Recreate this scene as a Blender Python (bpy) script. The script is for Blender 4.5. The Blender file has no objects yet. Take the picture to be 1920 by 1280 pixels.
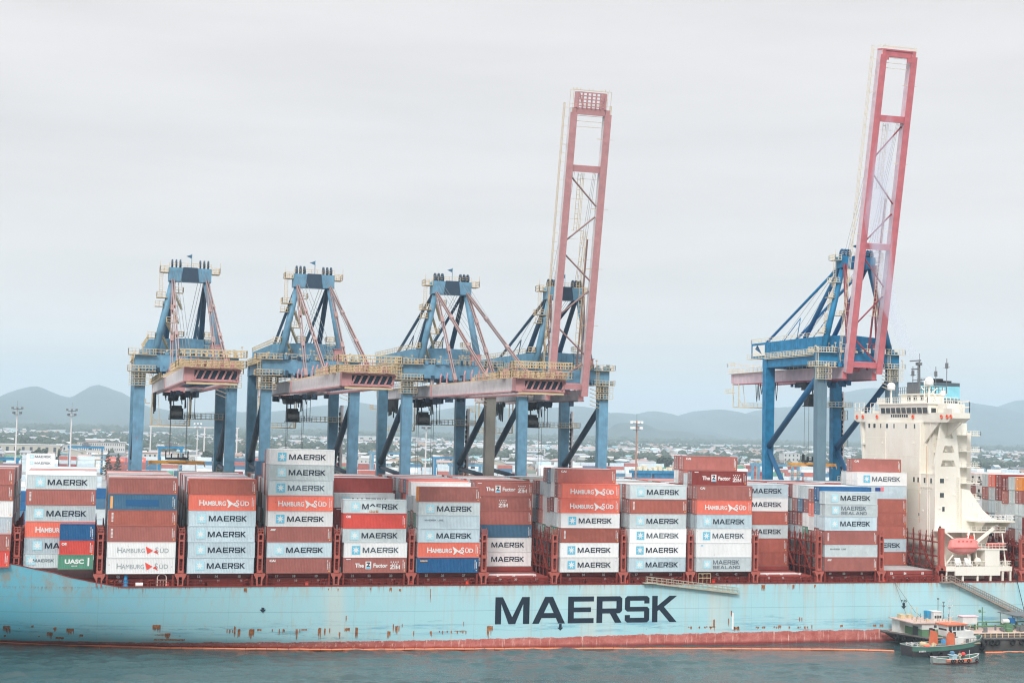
import bpy, math, random
import numpy as np
from mathutils import Vector, Matrix
R_ = math.radians
SC = bpy.context.scene
COL = SC.collection

# ---------------------------------------------------------------- camera
cam_d = bpy.data.cameras.new("camera")
cam = bpy.data.objects.new("camera", cam_d); COL.objects.link(cam)
SC.camera = cam
cam_d.sensor_width = 36.0
cam_d.lens = 2771.98/1920*36
cam_d.clip_start = 1.0; cam_d.clip_end = 40000
F_ = Vector((0.27174685, 0.9605968, 0.05837318)); RI = Vector((0.96159163, -0.27346458, 0.02363592)); UP = Vector((-0.03866759, -0.04970818, 0.99801499))
m_ = Matrix(((RI.x, UP.x, -F_.x, 0), (RI.y, UP.y, -F_.y, 0), (RI.z, UP.z, -F_.z, 42.754), (0, 0, 0, 1)))
cam.matrix_world = m_

# ---------------------------------------------------------------- sky, sun, exposure
SUN_EL, SUN_AZ = 38.0, 210.0       # azimuth measured clockwise from +Y
w = bpy.data.worlds.new("World"); SC.world = w; w.use_nodes = True
nt = w.node_tree; nt.nodes.clear()
wo = nt.nodes.new("ShaderNodeOutputWorld"); bg = nt.nodes.new("ShaderNodeBackground")
sky = nt.nodes.new("ShaderNodeTexSky"); sky.sky_type = 'NISHITA'; sky.sun_disc = False
sky.sun_elevation = R_(SUN_EL); sky.sun_rotation = R_(SUN_AZ); sky.air_density = 1.0; sky.dust_density = 3.0
geo = nt.nodes.new("ShaderNodeTexCoord"); sep = nt.nodes.new("ShaderNodeSeparateXYZ")
nt.links.new(geo.outputs['Generated'], sep.inputs[0])
ramp = nt.nodes.new("ShaderNodeValToRGB")   # overcast cloud sheet: brighter towards the zenith
e = ramp.color_ramp.elements
e[0].position = 0.0; e[0].color = (0.72, 0.68, 0.65, 1)
e[1].position = 1.0; e[1].color = (2.0, 2.02, 2.05, 1)
for p_, c_ in ((0.05, (0.71, 0.67, 0.645)), (0.10, (0.70, 0.665, 0.645)), (0.20, (0.695, 0.665, 0.655)), (0.30, (0.705, 0.675, 0.665)), (0.45, (1.0, 1.0, 1.0))):
    k = e.new(p_); k.color = (*c_, 1)
nt.links.new(sep.outputs['Z'], ramp.inputs[0])
cmap = nt.nodes.new("ShaderNodeMapping"); cmap.inputs['Scale'].default_value = (2.0, 2.0, 16.0)
nt.links.new(geo.outputs['Generated'], cmap.inputs[0])
cn = nt.nodes.new("ShaderNodeTexNoise"); cn.inputs['Scale'].default_value = 1.6; cn.inputs['Detail'].default_value = 5; cn.inputs['Roughness'].default_value = 0.55
nt.links.new(cmap.outputs[0], cn.inputs['Vector'])
cr = nt.nodes.new("ShaderNodeMapRange"); cr.inputs[1].default_value = 0.3; cr.inputs[2].default_value = 0.72; cr.inputs[3].default_value = 7.95; cr.inputs[4].default_value = 9.0
nt.links.new(cn.outputs['Fac'], cr.inputs[0])
vm = nt.nodes.new("ShaderNodeVectorMath"); vm.operation = 'SCALE'
nt.links.new(ramp.outputs[0], vm.inputs[0]); nt.links.new(cr.outputs[0], vm.inputs['Scale'])
mx = nt.nodes.new("ShaderNodeMix"); mx.data_type = 'RGBA'; mx.inputs['Factor'].default_value = 0.94
nt.links.new(sky.outputs[0], mx.inputs['A']); nt.links.new(vm.outputs[0], mx.inputs['B'])
nt.links.new(mx.outputs['Result'], bg.inputs['Color']); bg.inputs['Strength'].default_value = 0.1
nt.links.new(bg.outputs[0], wo.inputs['Surface'])
sun_d = bpy.data.lights.new("sun", 'SUN'); sun_d.energy = 1.45; sun_d.angle = R_(14); sun_d.color = (1.0, 0.965, 0.92)
sun = bpy.data.objects.new("sun", sun_d); COL.objects.link(sun)
sd = Vector((math.sin(R_(SUN_AZ))*math.cos(R_(SUN_EL)), math.cos(R_(SUN_AZ))*math.cos(R_(SUN_EL)), math.sin(R_(SUN_EL))))
sun.rotation_euler = sd.to_track_quat('Z', 'Y').to_euler()
SC.view_settings.view_transform = 'Standard'; SC.view_settings.look = 'None'
SC.view_settings.gamma = 1.0; SC.view_settings.exposure = 0.55
SC.cycles.volume_bounces = 2; SC.cycles.filter_width = 1.15

# ---------------------------------------------------------------- helpers
def lin(c):
    return tuple(((v/255)/12.92 if v/255 <= 0.04045 else ((v/255+0.055)/1.055)**2.4) for v in c)
KLIT = 0.86
def alb(r, g, b, k=KLIT):
    """surface albedo for a thing that photographs as r,g,b in this light"""
    return tuple(min(0.92, max(0.008, v-h)/k) for v, h in zip(lin((r, g, b)), (0.024, 0.030, 0.033)))

class MB:
    def __init__(s): s.v = []; s.f = []; s.m = []
    def add(s, vs, fs, m=0):
        o = len(s.v); s.v.extend([tuple(p) for p in vs])
        for f in fs: s.f.append(tuple(i+o for i in f)); s.m.append(m)
        return s
    def box(s, x0, x1, y0, y1, z0, z1, m=0):
        return s.add([(x0,y0,z0),(x1,y0,z0),(x1,y1,z0),(x0,y1,z0),(x0,y0,z1),(x1,y0,z1),(x1,y1,z1),(x0,y1,z1)],
              [(0,3,2,1),(4,5,6,7),(0,1,5,4),(1,2,6,5),(2,3,7,6),(3,0,4,7)], m)
    def beam(s, p, q, w, h=None, m=0, w2=None, h2=None):
        p = Vector(p); q = Vector(q); h = w if h is None else h; w2 = w if w2 is None else w2; h2 = h if h2 is None else h2
        d = (q-p)
        if d.length < 1e-6: return s
        d.normalize(); a = Vector((0,0,1)) if abs(d.z) < 0.93 else Vector((0,1,0))
        sx = d.cross(a).normalized(); uy = sx.cross(d).normalized()
        vs = []
        for c, ww, hh in ((p, w, h), (q, w2, h2)):
            for i, j in ((-1,-1),(1,-1),(1,1),(-1,1)): vs.append(c + sx*(i*ww/2) + uy*(j*hh/2))
        return s.add(vs, [(0,1,2,3),(7,6,5,4),(0,4,5,1),(1,5,6,2),(2,6,7,3),(3,7,4,0)], m)
    def tube(s, p, q, r, n=8, m=0, r2=None, cap=True):
        p = Vector(p); q = Vector(q); r2 = r if r2 is None else r2
        d = (q-p)
        if d.length < 1e-6: return s
        d.normalize(); a = Vector((0,0,1)) if abs(d.z) < 0.93 else Vector((0,1,0))
        sx = d.cross(a).normalized(); uy = sx.cross(d)
        vs = []
        for c, rr in ((p, r), (q, r2)):
            for k in range(n):
                t = 2*math.pi*k/n; vs.append(c + sx*(rr*math.cos(t)) + uy*(rr*math.sin(t)))
        fs = [(k, (k+1) % n, n+(k+1) % n, n+k) for k in range(n)]
        if cap: fs += [tuple(range(n-1, -1, -1)), tuple(range(n, 2*n))]
        return s.add(vs, fs, m)
    def path(s, pts, r, n=6, m=0):
        for a, b in zip(pts[:-1], pts[1:]): s.tube(a, b, r, n, m)
        return s
    def prism(s, pts, axis, a, b, m=0):
        """pts 2-D outline; axis 'x','y','z' is the extrusion direction from a to b"""
        def P(u, v, t): return {'x': (t,u,v), 'y': (u,t,v), 'z': (u,v,t)}[axis]
        n = len(pts); vs = [P(u, v, a) for u, v in pts] + [P(u, v, b) for u, v in pts]
        ar = sum(pts[i][0]*pts[(i+1) % n][1]-pts[(i+1) % n][0]*pts[i][1] for i in range(n))
        flip = (ar > 0) != (axis == 'y'); flip = flip != (b < a)
        fs = [tuple(range(n)), tuple(range(2*n-1, n-1, -1))] + [(i, i+n, (i+1) % n+n, (i+1) % n) for i in range(n)]
        if not flip: fs = [tuple(reversed(f)) for f in fs]
        return s.add(vs, fs, m)
    def sphere(s, c, r, n=10, m=0, sz=1.0):
        vs = []; fs = []
        for i in range(n//2+1):
            t = math.pi*i/(n//2)
            for j in range(n):
                u = 2*math.pi*j/n; vs.append((c[0]+r*math.sin(t)*math.cos(u), c[1]+r*math.sin(t)*math.sin(u), c[2]+r*sz*math.cos(t)))
        for i in range(n//2):
            for j in range(n): fs.append((i*n+j, (i+1)*n+j, (i+1)*n+(j+1) % n, i*n+(j+1) % n))
        return s.add(vs, fs, m)
    def torus(s, c, R, r, axis='y', n=14, k=6, m=0):
        vs = []; fs = []
        for i in range(n):
            t = 2*math.pi*i/n
            for j in range(k):
                u = 2*math.pi*j/k; a = (R+r*math.cos(u))*math.cos(t); b = (R+r*math.cos(u))*math.sin(t); d = r*math.sin(u)
                vs.append({'y': (c[0]+a, c[1]+d, c[2]+b), 'x': (c[0]+d, c[1]+a, c[2]+b), 'z': (c[0]+a, c[1]+b, c[2]+d)}[axis])
        for i in range(n):
            for j in range(k): fs.append((i*k+j, ((i+1) % n)*k+j, ((i+1) % n)*k+(j+1) % k, i*k+(j+1) % k))
        return s.add(vs, fs, m)
    def rail(s, pts, h=1.05, step=1.6, r=0.045, m=0, bars=2, closed=False):
        """handrail along pts (feet)"""
        P = [Vector(p) for p in pts]
        if closed: P.append(P[0])
        for a, b in zip(P[:-1], P[1:]):
            L = (b-a).length
            if L < 0.05: continue
            for k in range(bars):
                o = Vector((0,0,h*(k+1)/bars)); s.beam(a+o, b+o, 2*r, 2*r, m)
            n = max(1, int(round(L/step)))
            for k in range(n+1):
                c = a+(b-a)*(k/n); s.beam(c, c+Vector((0,0,h)), 2*r, 2*r, m)
        return s
    def ladder(s, p, q, w=0.5, step=0.5, r=0.035, side=(1,0,0), m=0):
        p = Vector(p); q = Vector(q); sd_ = Vector(side)*w/2
        s.beam(p-sd_, q-sd_, 2*r, 2*r, m); s.beam(p+sd_, q+sd_, 2*r, 2*r, m)
        n = int((q-p).length/step)
        for k in range(n):
            c = p+(q-p)*((k+.5)/n); s.beam(c-sd_, c+sd_, 2*r, 2*r, m)
        return s
    def mesh(s, name, mats, smooth=False):
        me = bpy.data.meshes.new(name); me.from_pydata(s.v, [], s.f)
        for m in (mats if isinstance(mats, (list, tuple)) else [mats]): me.materials.append(m)
        if any(s.m): me.polygons.foreach_set('material_index', s.m)
        if smooth: me.polygons.foreach_set('use_smooth', [True]*len(s.f))
        me.update(); return me
    def build(s, name, mats, parent=None, loc=(0,0,0), smooth=False, rot=(0,0,0)):
        return link(name, s.mesh(name, mats, smooth), parent, loc, rot)
def link(name, data, parent=None, loc=(0,0,0), rot=(0,0,0)):
    o = bpy.data.objects.new(name, data); COL.objects.link(o)
    o.location = loc; o.rotation_euler = rot
    if parent: o.parent = parent
    return o
def tag(o, label=None, cat=None, group=None, kind=None):
    if label: o['label'] = label
    if cat: o['category'] = cat
    if group: o['group'] = group
    if kind: o['kind'] = kind
    return o
def thing(name, label, cat, loc=(0,0,0), rz=0, group=None):
    return tag(link(name, None, None, loc, (0,0,rz)), label, cat, group)

# ---------------------------------------------------------------- materials
class NT:
    def __init__(s, name):
        s.mat = bpy.data.materials.new(name); s.mat.use_nodes = True; s.t = s.mat.node_tree
        s.b = s.t.nodes['Principled BSDF']; s.co = s.t.nodes.new("ShaderNodeTexCoord"); s.inf = None
    def n(s, typ, **kw):
        x = s.t.nodes.new(typ)
        for k, v in kw.items(): setattr(x, k, v)
        return x
    def ln(s, a, b): s.t.links.new(a, b)
    def noise(s, scale, vec='Object', sc=None, detail=3, rough=0.55, off=None):
        src = s.co.outputs[vec] if isinstance(vec, str) else vec
        if sc or (off is not None):
            mp = s.n("ShaderNodeMapping")
            if sc: mp.inputs['Scale'].default_value = sc
            s.ln(src, mp.inputs[0])
            if off is not None: s.ln(off, mp.inputs['Location'])
            src = mp.outputs[0]
        x = s.n("ShaderNodeTexNoise"); x.inputs['Scale'].default_value = scale; x.inputs['Detail'].default_value = detail; x.inputs['Roughness'].default_value = rough
        s.ln(src, x.inputs['Vector']); return x.outputs['Fac']
    def rng(s, v, a, b, c=0.0, d=1.0, smooth=False):
        x = s.n("ShaderNodeMapRange"); x.interpolation_type = 'SMOOTHSTEP' if smooth else 'LINEAR'
        s.ln(v, x.inputs[0])
        for i, k in zip((1,2,3,4), (a,b,c,d)): x.inputs[i].default_value = k
        return x.outputs[0]
    def math(s, op, a, b=None):
        x = s.n("ShaderNodeMath", operation=op)
        for i, v in enumerate((a, b)):
            if v is None: continue
            if isinstance(v, (int, float)): x.inputs[i].default_value = v
            else: s.ln(v, x.inputs[i])
        return x.outputs[0]
    def mix(s, f, a, b, mode='MIX'):
        x = s.n("ShaderNodeMix", data_type='RGBA', blend_type=mode)
        for nm, v in (('Factor', f), ('A', a), ('B', b)):
            sk = x.inputs[nm]
            if isinstance(v, (int, float)): sk.default_value = v
            elif isinstance(v, tuple): sk.default_value = (*v[:3], 1)
            else: s.ln(v, sk)
        return x.outputs['Result']
    def rand(s):
        if s.inf is None: s.inf = s.n("ShaderNodeObjectInfo")
        return s.inf.outputs['Random']
    def seedvec(s):
        c = s.n("ShaderNodeCombineXYZ"); r = s.rand()
        for i in range(3): s.ln(s.math('MULTIPLY', r, (37., 71., 13.)[i]), c.inputs[i])
        return c.outputs[0]
    def out(s, col, rough=0.6, metal=0.0, bump=None, bs=0.1, bd=0.02, spec=0.4):
        if isinstance(col, tuple): s.b.inputs['Base Color'].default_value = (*col[:3], 1)
        else: s.ln(col, s.b.inputs['Base Color'])
        if isinstance(rough, (int, float)): s.b.inputs['Roughness'].default_value = rough
        else: s.ln(rough, s.b.inputs['Roughness'])
        s.b.inputs['Metallic'].default_value = metal
        s.b.inputs['Specular IOR Level'].default_value = spec
        if bump is not None:
            bn = s.n("ShaderNodeBump"); bn.inputs['Strength'].default_value = bs; bn.inputs['Distance'].default_value = bd
            s.ln(bump, bn.inputs['Height']); s.ln(bn.outputs[0], s.b.inputs['Normal'])
        return s.mat
RUST = alb(150, 84, 52)
def paint(name, c, dirt=0.25, rust=0.0, rough=0.55, scale=0.6, streak=0.25, var=0.12, seed=True):
    """weathered paint: cloudy fading, dark runs, rust blooms"""
    t = NT(name); off = t.seedvec() if seed else None
    a = t.noise(scale, sc=(1,1,1), detail=4, off=off)
    col = t.mix(t.rng(a, 0.3, 0.7), tuple(v*(1-var) for v in c), tuple(min(.92, v*(1+var)) for v in c))
    if streak:
        b = t.noise(2.2, sc=(1,1,0.12), detail=4, off=off)
        col = t.mix(t.rng(b, 0.52, 0.78, 0, streak), col, tuple(v*0.55+0.02 for v in c))
    if dirt:
        b = t.noise(scale*4, detail=5, rough=0.7, off=off)
        col = t.mix(t.rng(b, 0.5, 0.8, 0, dirt), col, tuple(v*0.6+0.015 for v in c))
    if rust:
        b = t.noise(1.1, sc=(1,1,0.35), detail=6, rough=0.75, off=off)
        col = t.mix(t.rng(b, 0.66-rust*0.2, 0.80-rust*0.15, 0, 0.85), col, RUST)
    return t.out(col, rough)

# ================================================================ setting: water, quay, land
def mat_water():
    t = NT("water"); pos = t.co.outputs['Object']
    a = t.noise(1.1, sc=(.6,1.2,1), detail=4, rough=0.62); b = t.noise(4.5, sc=(0.7,1.3,1), detail=3, rough=0.65)
    c = t.noise(0.02, sc=(1,1.6,1), detail=3)
    h = t.math('ADD', t.math('MULTIPLY', a, 1.0), t.math('MULTIPLY', b, 0.30))
    col = t.mix(t.rng(c, 0.35, 0.65), (0.036, 0.072, 0.075), (0.064, 0.104, 0.106))
    t.out(col, 0.07, bump=h, bs=1.0, bd=.12, spec=0.5)
    t.b.inputs['IOR'].default_value = 1.33
    return t.mat
def grid(name, xs, ys, z, mat, zf=None):
    vs = [(x, y, zf(x, y) if zf else z) for y in ys for x in xs]; n = len(xs)
    fs = [(j*n+i, j*n+i+1, (j+1)*n+i+1, (j+1)*n+i) for j in range(len(ys)-1) for i in range(n-1)]
    mb = MB().add(vs, fs); return mb.build(name, mat)
_rw = np.random.RandomState(3); WV = []
for k in range(34):
    lam = 1.3*(9.0/1.3)**_rw.rand(); th = _rw.normal(1.15, .75); kk = 2*math.pi/lam; WV.append((kk*math.cos(th), kk*math.sin(th), .046/kk*(1.3 if lam > 3 else .8), _rw.rand()*6.28))
wxs = np.concatenate([[-1400, -400, -100], np.arange(-28, 214, .42), [260, 500, 2200]]); wys = np.concatenate([[-260, 0, 150, 205], np.arange(226, 288, .40), [300, 326]])
GX, GY = np.meshgrid(wxs, wys); GZ = np.zeros_like(GX)
for a_, b_, c_, d_ in WV: GZ += c_*np.sin(a_*GX+b_*GY+d_)
GZ *= .55+.45*np.sin(GX/23+1.7*np.sin(GY/19))*np.sin(GY/13+GX/41)
GZ *= ((GX > -30) & (GX < 214) & (GY > 225) & (GY < 289))
_n = len(wxs); _vs = np.stack([GX, GY, GZ], -1).reshape(-1, 3).tolist()
tag(MB().add(_vs, [(j*_n+i, j*_n+i+1, (j+1)*_n+i+1, (j+1)*_n+i) for j in range(len(wys)-1) for i in range(_n-1)]).build('water', mat_water(), smooth=True), kind='structure')

def mat_ground():
    t = NT("ground"); a = t.noise(0.004, detail=6, rough=0.65); b = t.noise(0.03, detail=4)
    col = t.mix(t.rng(a, 0.42, 0.58), (0.055, 0.085, 0.04), (0.24, 0.235, 0.21))
    col = t.mix(t.rng(b, 0.45, 0.7), col, (0.10, 0.12, 0.08)); return t.out(col, 0.9)
def mat_yard():
    t = NT("yard_paving"); a = t.noise(0.02, detail=5); b = t.noise(0.3, detail=3)
    col = t.mix(t.rng(a, 0.3, 0.7), (0.20, 0.20, 0.20), (0.34, 0.335, 0.325)); col = t.mix(t.rng(b, 0.5, 0.8, 0, .4), col, (0.12, 0.12, 0.12)); return t.out(col, 0.85)
ground = MB().box(-3400, 11400, 326.0, 12300, -3, 3.0)
tag(ground.build('ground', mat_ground()), kind='structure')
tag(MB().box(-700, 2400, 325.9, 1250, 2.99, 3.02).build('container_yard_paving', mat_yard()), kind='structure')
m_conc = paint("quay_concrete", (0.30,0.29,0.27), dirt=.5, rough=.85, seed=False)
quay = MB(); quay.box(-700, 1900, 322.6, 325.9, -3, 3.03)
for k in range(60): quay.box(-300+k*14, -298.6+k*14, 321.8, 322.6, 0.4, 3.0)
tag(quay.build('quay', m_conc), kind='structure')

# ================================================================ the container ship
Yc, HB = 300.9, 21.4
def interp(x, xs, ys): return float(np.interp(x, xs, ys))
WLX = [-62,-40,-25,-15,-5,4.5,14,24,39,53,70,215,245,262]
WLY = [300.7,300.7,300.2,298.7,294.8,291.6,288.4,286,282.8,281.1,279.5,279.5,284,292]
DKX = [-62,-52,-40,-28,-15,-2,10,240,262]
DKY = [300.4,292,285.4,281.8,279.9,279.5,279.5,279.5,281.5]
TPX = [-62,-25,-14.6,-11.6,-8.6,-5.6,-2.6,2,6.3,262]
TPZ = [21,18.6,16.85,16.25,15.55,14.95,14.1,13.1,12.27,12.27]
def mat_hull():
    t = NT("hull_paint"); sp = t.n("ShaderNodeSeparateXYZ"); t.ln(t.co.outputs['Object'], sp.inputs[0]); X, Z = sp.outputs['X'], sp.outputs['Z']
    base = alb(162, 203, 211); col = t.mix(t.rng(X, -28, 34, smooth=True), alb(124, 210, 236), base)
    a = t.noise(0.055, sc=(1,1,1.5), detail=5); gx = t.rng(X, -15, 40, .15, 1); col = t.mix(t.math('MULTIPLY', t.rng(a, 0.5, 0.72, 0, .5), gx), col, alb(186, 216, 220))
    # deeper blue scuffs low on the side, laid horizontally
    s1 = t.noise(0.5, sc=(0.16,1,2.4), detail=6, rough=.75); mk = t.math('MULTIPLY', t.rng(Z, 2.2, 3.4, smooth=True), t.rng(Z, 4.2, 6.0, 1, 0, smooth=True))
    col = t.mix(t.math('MULTIPLY', t.rng(s1, 0.50, 0.66, 0, .75), mk), col, alb(86, 150, 176))
    # worn grey vertical bands
    s2 = t.noise(0.075, sc=(1,1,.05), detail=3); col = t.mix(t.math('MULTIPLY', t.rng(s2, 0.54, 0.64, 0, .55), gx), col, alb(198, 204, 198))
    # rust runs that hang from the deck edge and from the fender line, each of its own length
    def drips(col, z0, seed_sc, lo, hi, length, tint, amt, width=2.2, soft=.25):
        n1 = t.noise(width, sc=(1,0,0), detail=3, rough=.8, off=None); n2 = t.noise(seed_sc, sc=(1,0,0), detail=3, rough=.6)
        ln_ = t.math('MULTIPLY', t.math('MULTIPLY', t.rng(n1, lo, hi), t.rng(n2, .40, .62, .12, 1)), length)
        dep = t.math('SUBTRACT', z0, Z); k = t.math('SUBTRACT', ln_, dep)
        m1 = t.rng(k, 0, soft+.001); m2 = t.rng(dep, -.02, .04); br = t.rng(t.noise(3.5, sc=(1,1,.3), detail=4, rough=.8), .35, .6, .35, 1)
        return t.mix(t.math('MULTIPLY', t.math('MULTIPLY', t.math('MULTIPLY', m1, m2), br), amt), col, tint)
    s3 = t.noise(0.5, sc=(1,1,.04), detail=4, rough=.7); mk = t.rng(Z, 7.6, 12.3, 0, 1)
    col = t.mix(t.math('MULTIPLY', t.rng(s3, 0.48, 0.68, 0, .8), t.math('POWER', mk, 1.2)), col, alb(182, 172, 158))
    s8 = t.noise(.9, sc=(1,1,.012), detail=5, rough=.75); col = t.mix(t.math('MULTIPLY', t.rng(s8, .54, .70, 0, .5), gx), col, alb(186, 178, 160))
    s9 = t.noise(.35, sc=(.22,1,2.2), detail=6, rough=.8); col = t.mix(t.math('MULTIPLY', t.rng(s9, .58, .66, 0, .6), t.rng(Z, 6.2, 5.0, 0, 1)), col, alb(96, 142, 160))
    col = drips(col, 12.3, .16, .46, .72, 4.2, alb(156, 116, 92), .75, 1.1, 1.2)
    col = drips(col, 12.3, .31, .50, .70, 1.5, alb(132, 84, 60), .9, 3.1, .3)
    s5 = t.rng(t.noise(0.045, sc=(1,0,0), detail=3), .44, .54)
    old = col; col = drips(col, 4.7, .5, .56, .66, 1.0, alb(130, 82, 56), .6, 4.5, .15); col = t.mix(s5, old, col)
    s4 = t.noise(.8, sc=(1,1,1.2), detail=5, rough=.75); mk = t.math('MULTIPLY', t.rng(Z, 2.2, 2.6), t.rng(Z, 4.0, 4.9, 1, 0)); mk = t.math('MULTIPLY', mk, t.rng(X, 45, 10))
    col = t.mix(t.math('MULTIPLY', t.rng(s4, 0.64, 0.68, 0, .8), mk), col, alb(142, 92, 58))
    s6 = t.noise(1.6, sc=(1,1,.6), detail=6, rough=.8); col = t.mix(t.math('MULTIPLY', t.rng(s6, 0.66, 0.72, 0, .8), t.rng(Z, 6.5, 8, 1, .12)), col, alb(120, 84, 66))
    # plate seams
    for z0 in (7.35, 4.75, 10.3):
        d = t.math('ABSOLUTE', t.math('SUBTRACT', Z, z0)); col = t.mix(t.rng(d, 0.03, 0.07, .42 if z0 == 7.35 else .2, 0), col, alb(104, 140, 148))
    xm = t.math('ABSOLUTE', t.math('SUBTRACT', t.math('MODULO', t.math('ADD', X, 600.), 11.7), 5.85)); col = t.mix(t.rng(xm, 0.02, 0.08, .25, 0), col, alb(120, 160, 168))
    # red antifouling
    e = t.noise(0.35, sc=(1,1,.2), detail=6, rough=.75); lim = t.math('ADD', t.rng(X, -20, 140, 1.0, 2.5), t.math('MULTIPLY', t.math('SUBTRACT', e, .5), 1.1))
    isr = t.rng(t.math('SUBTRACT', lim, Z), -0.03, 0.03)
    r1 = t.noise(0.5, sc=(1,1,1.6), detail=6, rough=.7); red = t.mix(t.rng(r1, .35, .65), alb(166, 96, 90), alb(198, 130, 122))
    r2 = t.noise(1.7, sc=(1,1,.1), detail=4, rough=.8); red = t.mix(t.rng(r2, .56, .66, 0, .75), red, alb(228, 198, 190))
    red = t.mix(t.rng(Z, 0.25, 0.75, .75, 0), red, alb(116, 50, 48))
    col = t.mix(isr, col, red)
    # slight plate buckling
    bk = t.noise(0.35, detail=2); return t.out(col, 0.5)
M_HULL = mat_hull()
DKBR = paint("deck_brown", alb(146, 78, 74), dirt=.5, rust=.15, rough=.75, seed=False)
SALM = paint("lashing_salmon", alb(170, 98, 90), dirt=.45, rust=.25, rough=.7, seed=False)
DKRD = paint("lashing_dark_red", alb(128, 66, 62), dirt=.5, rust=.2, rough=.75, seed=False)
BLK = NT("black_rubber").out((0.018,0.018,0.02), 0.8)
CREAM = paint("deckhouse_cream", alb(230, 226, 216), dirt=.12, rust=.0, rough=.5, streak=.08, var=.04, seed=False)
def mat_cream_rust():
    t = NT("deckhouse_cream_rusty"); c = alb(226, 224, 215)
    a = t.noise(0.35, detail=4); col = t.mix(t.rng(a, .3, .7), tuple(v*.95 for v in c), c)
    b = t.noise(1.0, sc=(1,1,.08), detail=5, rough=.75); col = t.mix(t.rng(b, .60, .76, 0, .5), col, alb(214, 168, 132))
    d = t.noise(2.4, sc=(1,1,.7), detail=5, rough=.8); col = t.mix(t.rng(d, .62, .69, 0, .85), col, alb(200, 138, 98)); e_ = t.noise(.12, sc=(1,1,.5), detail=4); col = t.mix(t.rng(e_, .45, .65, 0, .45), col, alb(204, 194, 176))
    return t.out(col, .55)
CREAM_R = mat_cream_rust()
GLASS = NT("window_glass").out((0.045,0.055,0.06), 0.12, spec=0.8)
WHITEP = paint("white_paint", alb(232, 232, 230), dirt=.1, streak=.1, rough=.4, seed=False)
LID = paint("hatch_top_grey", (0.46,0.45,0.44), dirt=.4, rough=.8, seed=False)
INK = NT("lettering_dark").out(alb(44, 62, 74), .55)
WHT = NT("lettering_white").out((0.80,0.80,0.79), .6)
OCHRE = paint("platform_ochre", alb(196, 178, 146), dirt=.3, rough=.7, streak=0, seed=False)
GREYM = NT("cable_grey").out((0.16,0.17,0.18), .6)

ship = thing('container_ship', 'very long pale blue container ship with rusty red waterline and cream deckhouse, stacked with containers', 'ship')
def hull_mesh():
    xs = [-62,-56,-50,-44,-38,-32,-27,-22,-18,-15,-12,-9,-6,-3,0,3,6.3,10,15,20,26,32,40,48,56,64,72,90,120,150,180,210,225,240,252,262]
    zn = 12; mb = MB(); vs = []
    for x in xs:
        wl = interp(x, WLX, WLY); dk = interp(x, DKX, DKY); tp = interp(x, TPX, TPZ)
        for k in range(zn):
            z = -1.5+(tp+1.5)*(k/(zn-1))**1.5; tt = max(0, z/tp); y = wl+(dk-wl)*(max(0, (tt-.035)/.965)**.42); vs.append((x, y, z))
        for k in range(zn):
            z = -1.5+(tp+1.5)*(k/(zn-1))**1.5; tt = max(0, z/tp); y = wl+(dk-wl)*(max(0, (tt-.035)/.965)**.42); vs.append((x, 2*Yc-y, z))
    n = 2*zn; fs = []
    for i in range(len(xs)-1):
        for k in range(zn-1):
            a, b = i*n+k, (i+1)*n+k; fs.append((a, b, b+1, a+1))
            a, b = i*n+zn+k, (i+1)*n+zn+k; fs.append((a, a+1, b+1, b))
    mb.add(vs, fs)
    e = (len(xs)-1)*n; mb.add([vs[e+k] for k in range(zn)]+[vs[e+zn+k] for k in range(zn)], [(k, k+zn, k+zn+1, k+1) for k in range(zn-1)])
    return mb.build('hull', M_HULL, ship, smooth=True)
hull = hull_mesh()
bw = MB()   # bulwark cap and inner face at the bow, gunwale bar amidships
xs_ = [-40,-32,-25,-14.6,-11.6,-8.6,-5.6,-2.6,2,6.3]
for a, b in zip(xs_[:-1], xs_[1:]):
    pa = (a, interp(a, DKX, DKY)+.12, interp(a, TPX, TPZ)+.02); pb = (b, interp(b, DKX, DKY)+.12, interp(b, TPX, TPZ)+.02)
    bw.beam(pa, pb, .34, .14)
bw.box(6.3, 240, 279.42, 279.72, 12.18, 12.42)
bw.build('gunwale', DKRD, ship)
dk = MB(); dk.box(6, 250, 279.75, 2*Yc-279.75, 11.9, 12.27); dk.box(-40, 6, 283, 2*Yc-283, 12.5, 13.6); dk.build('deck', DKBR, ship)

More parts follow.
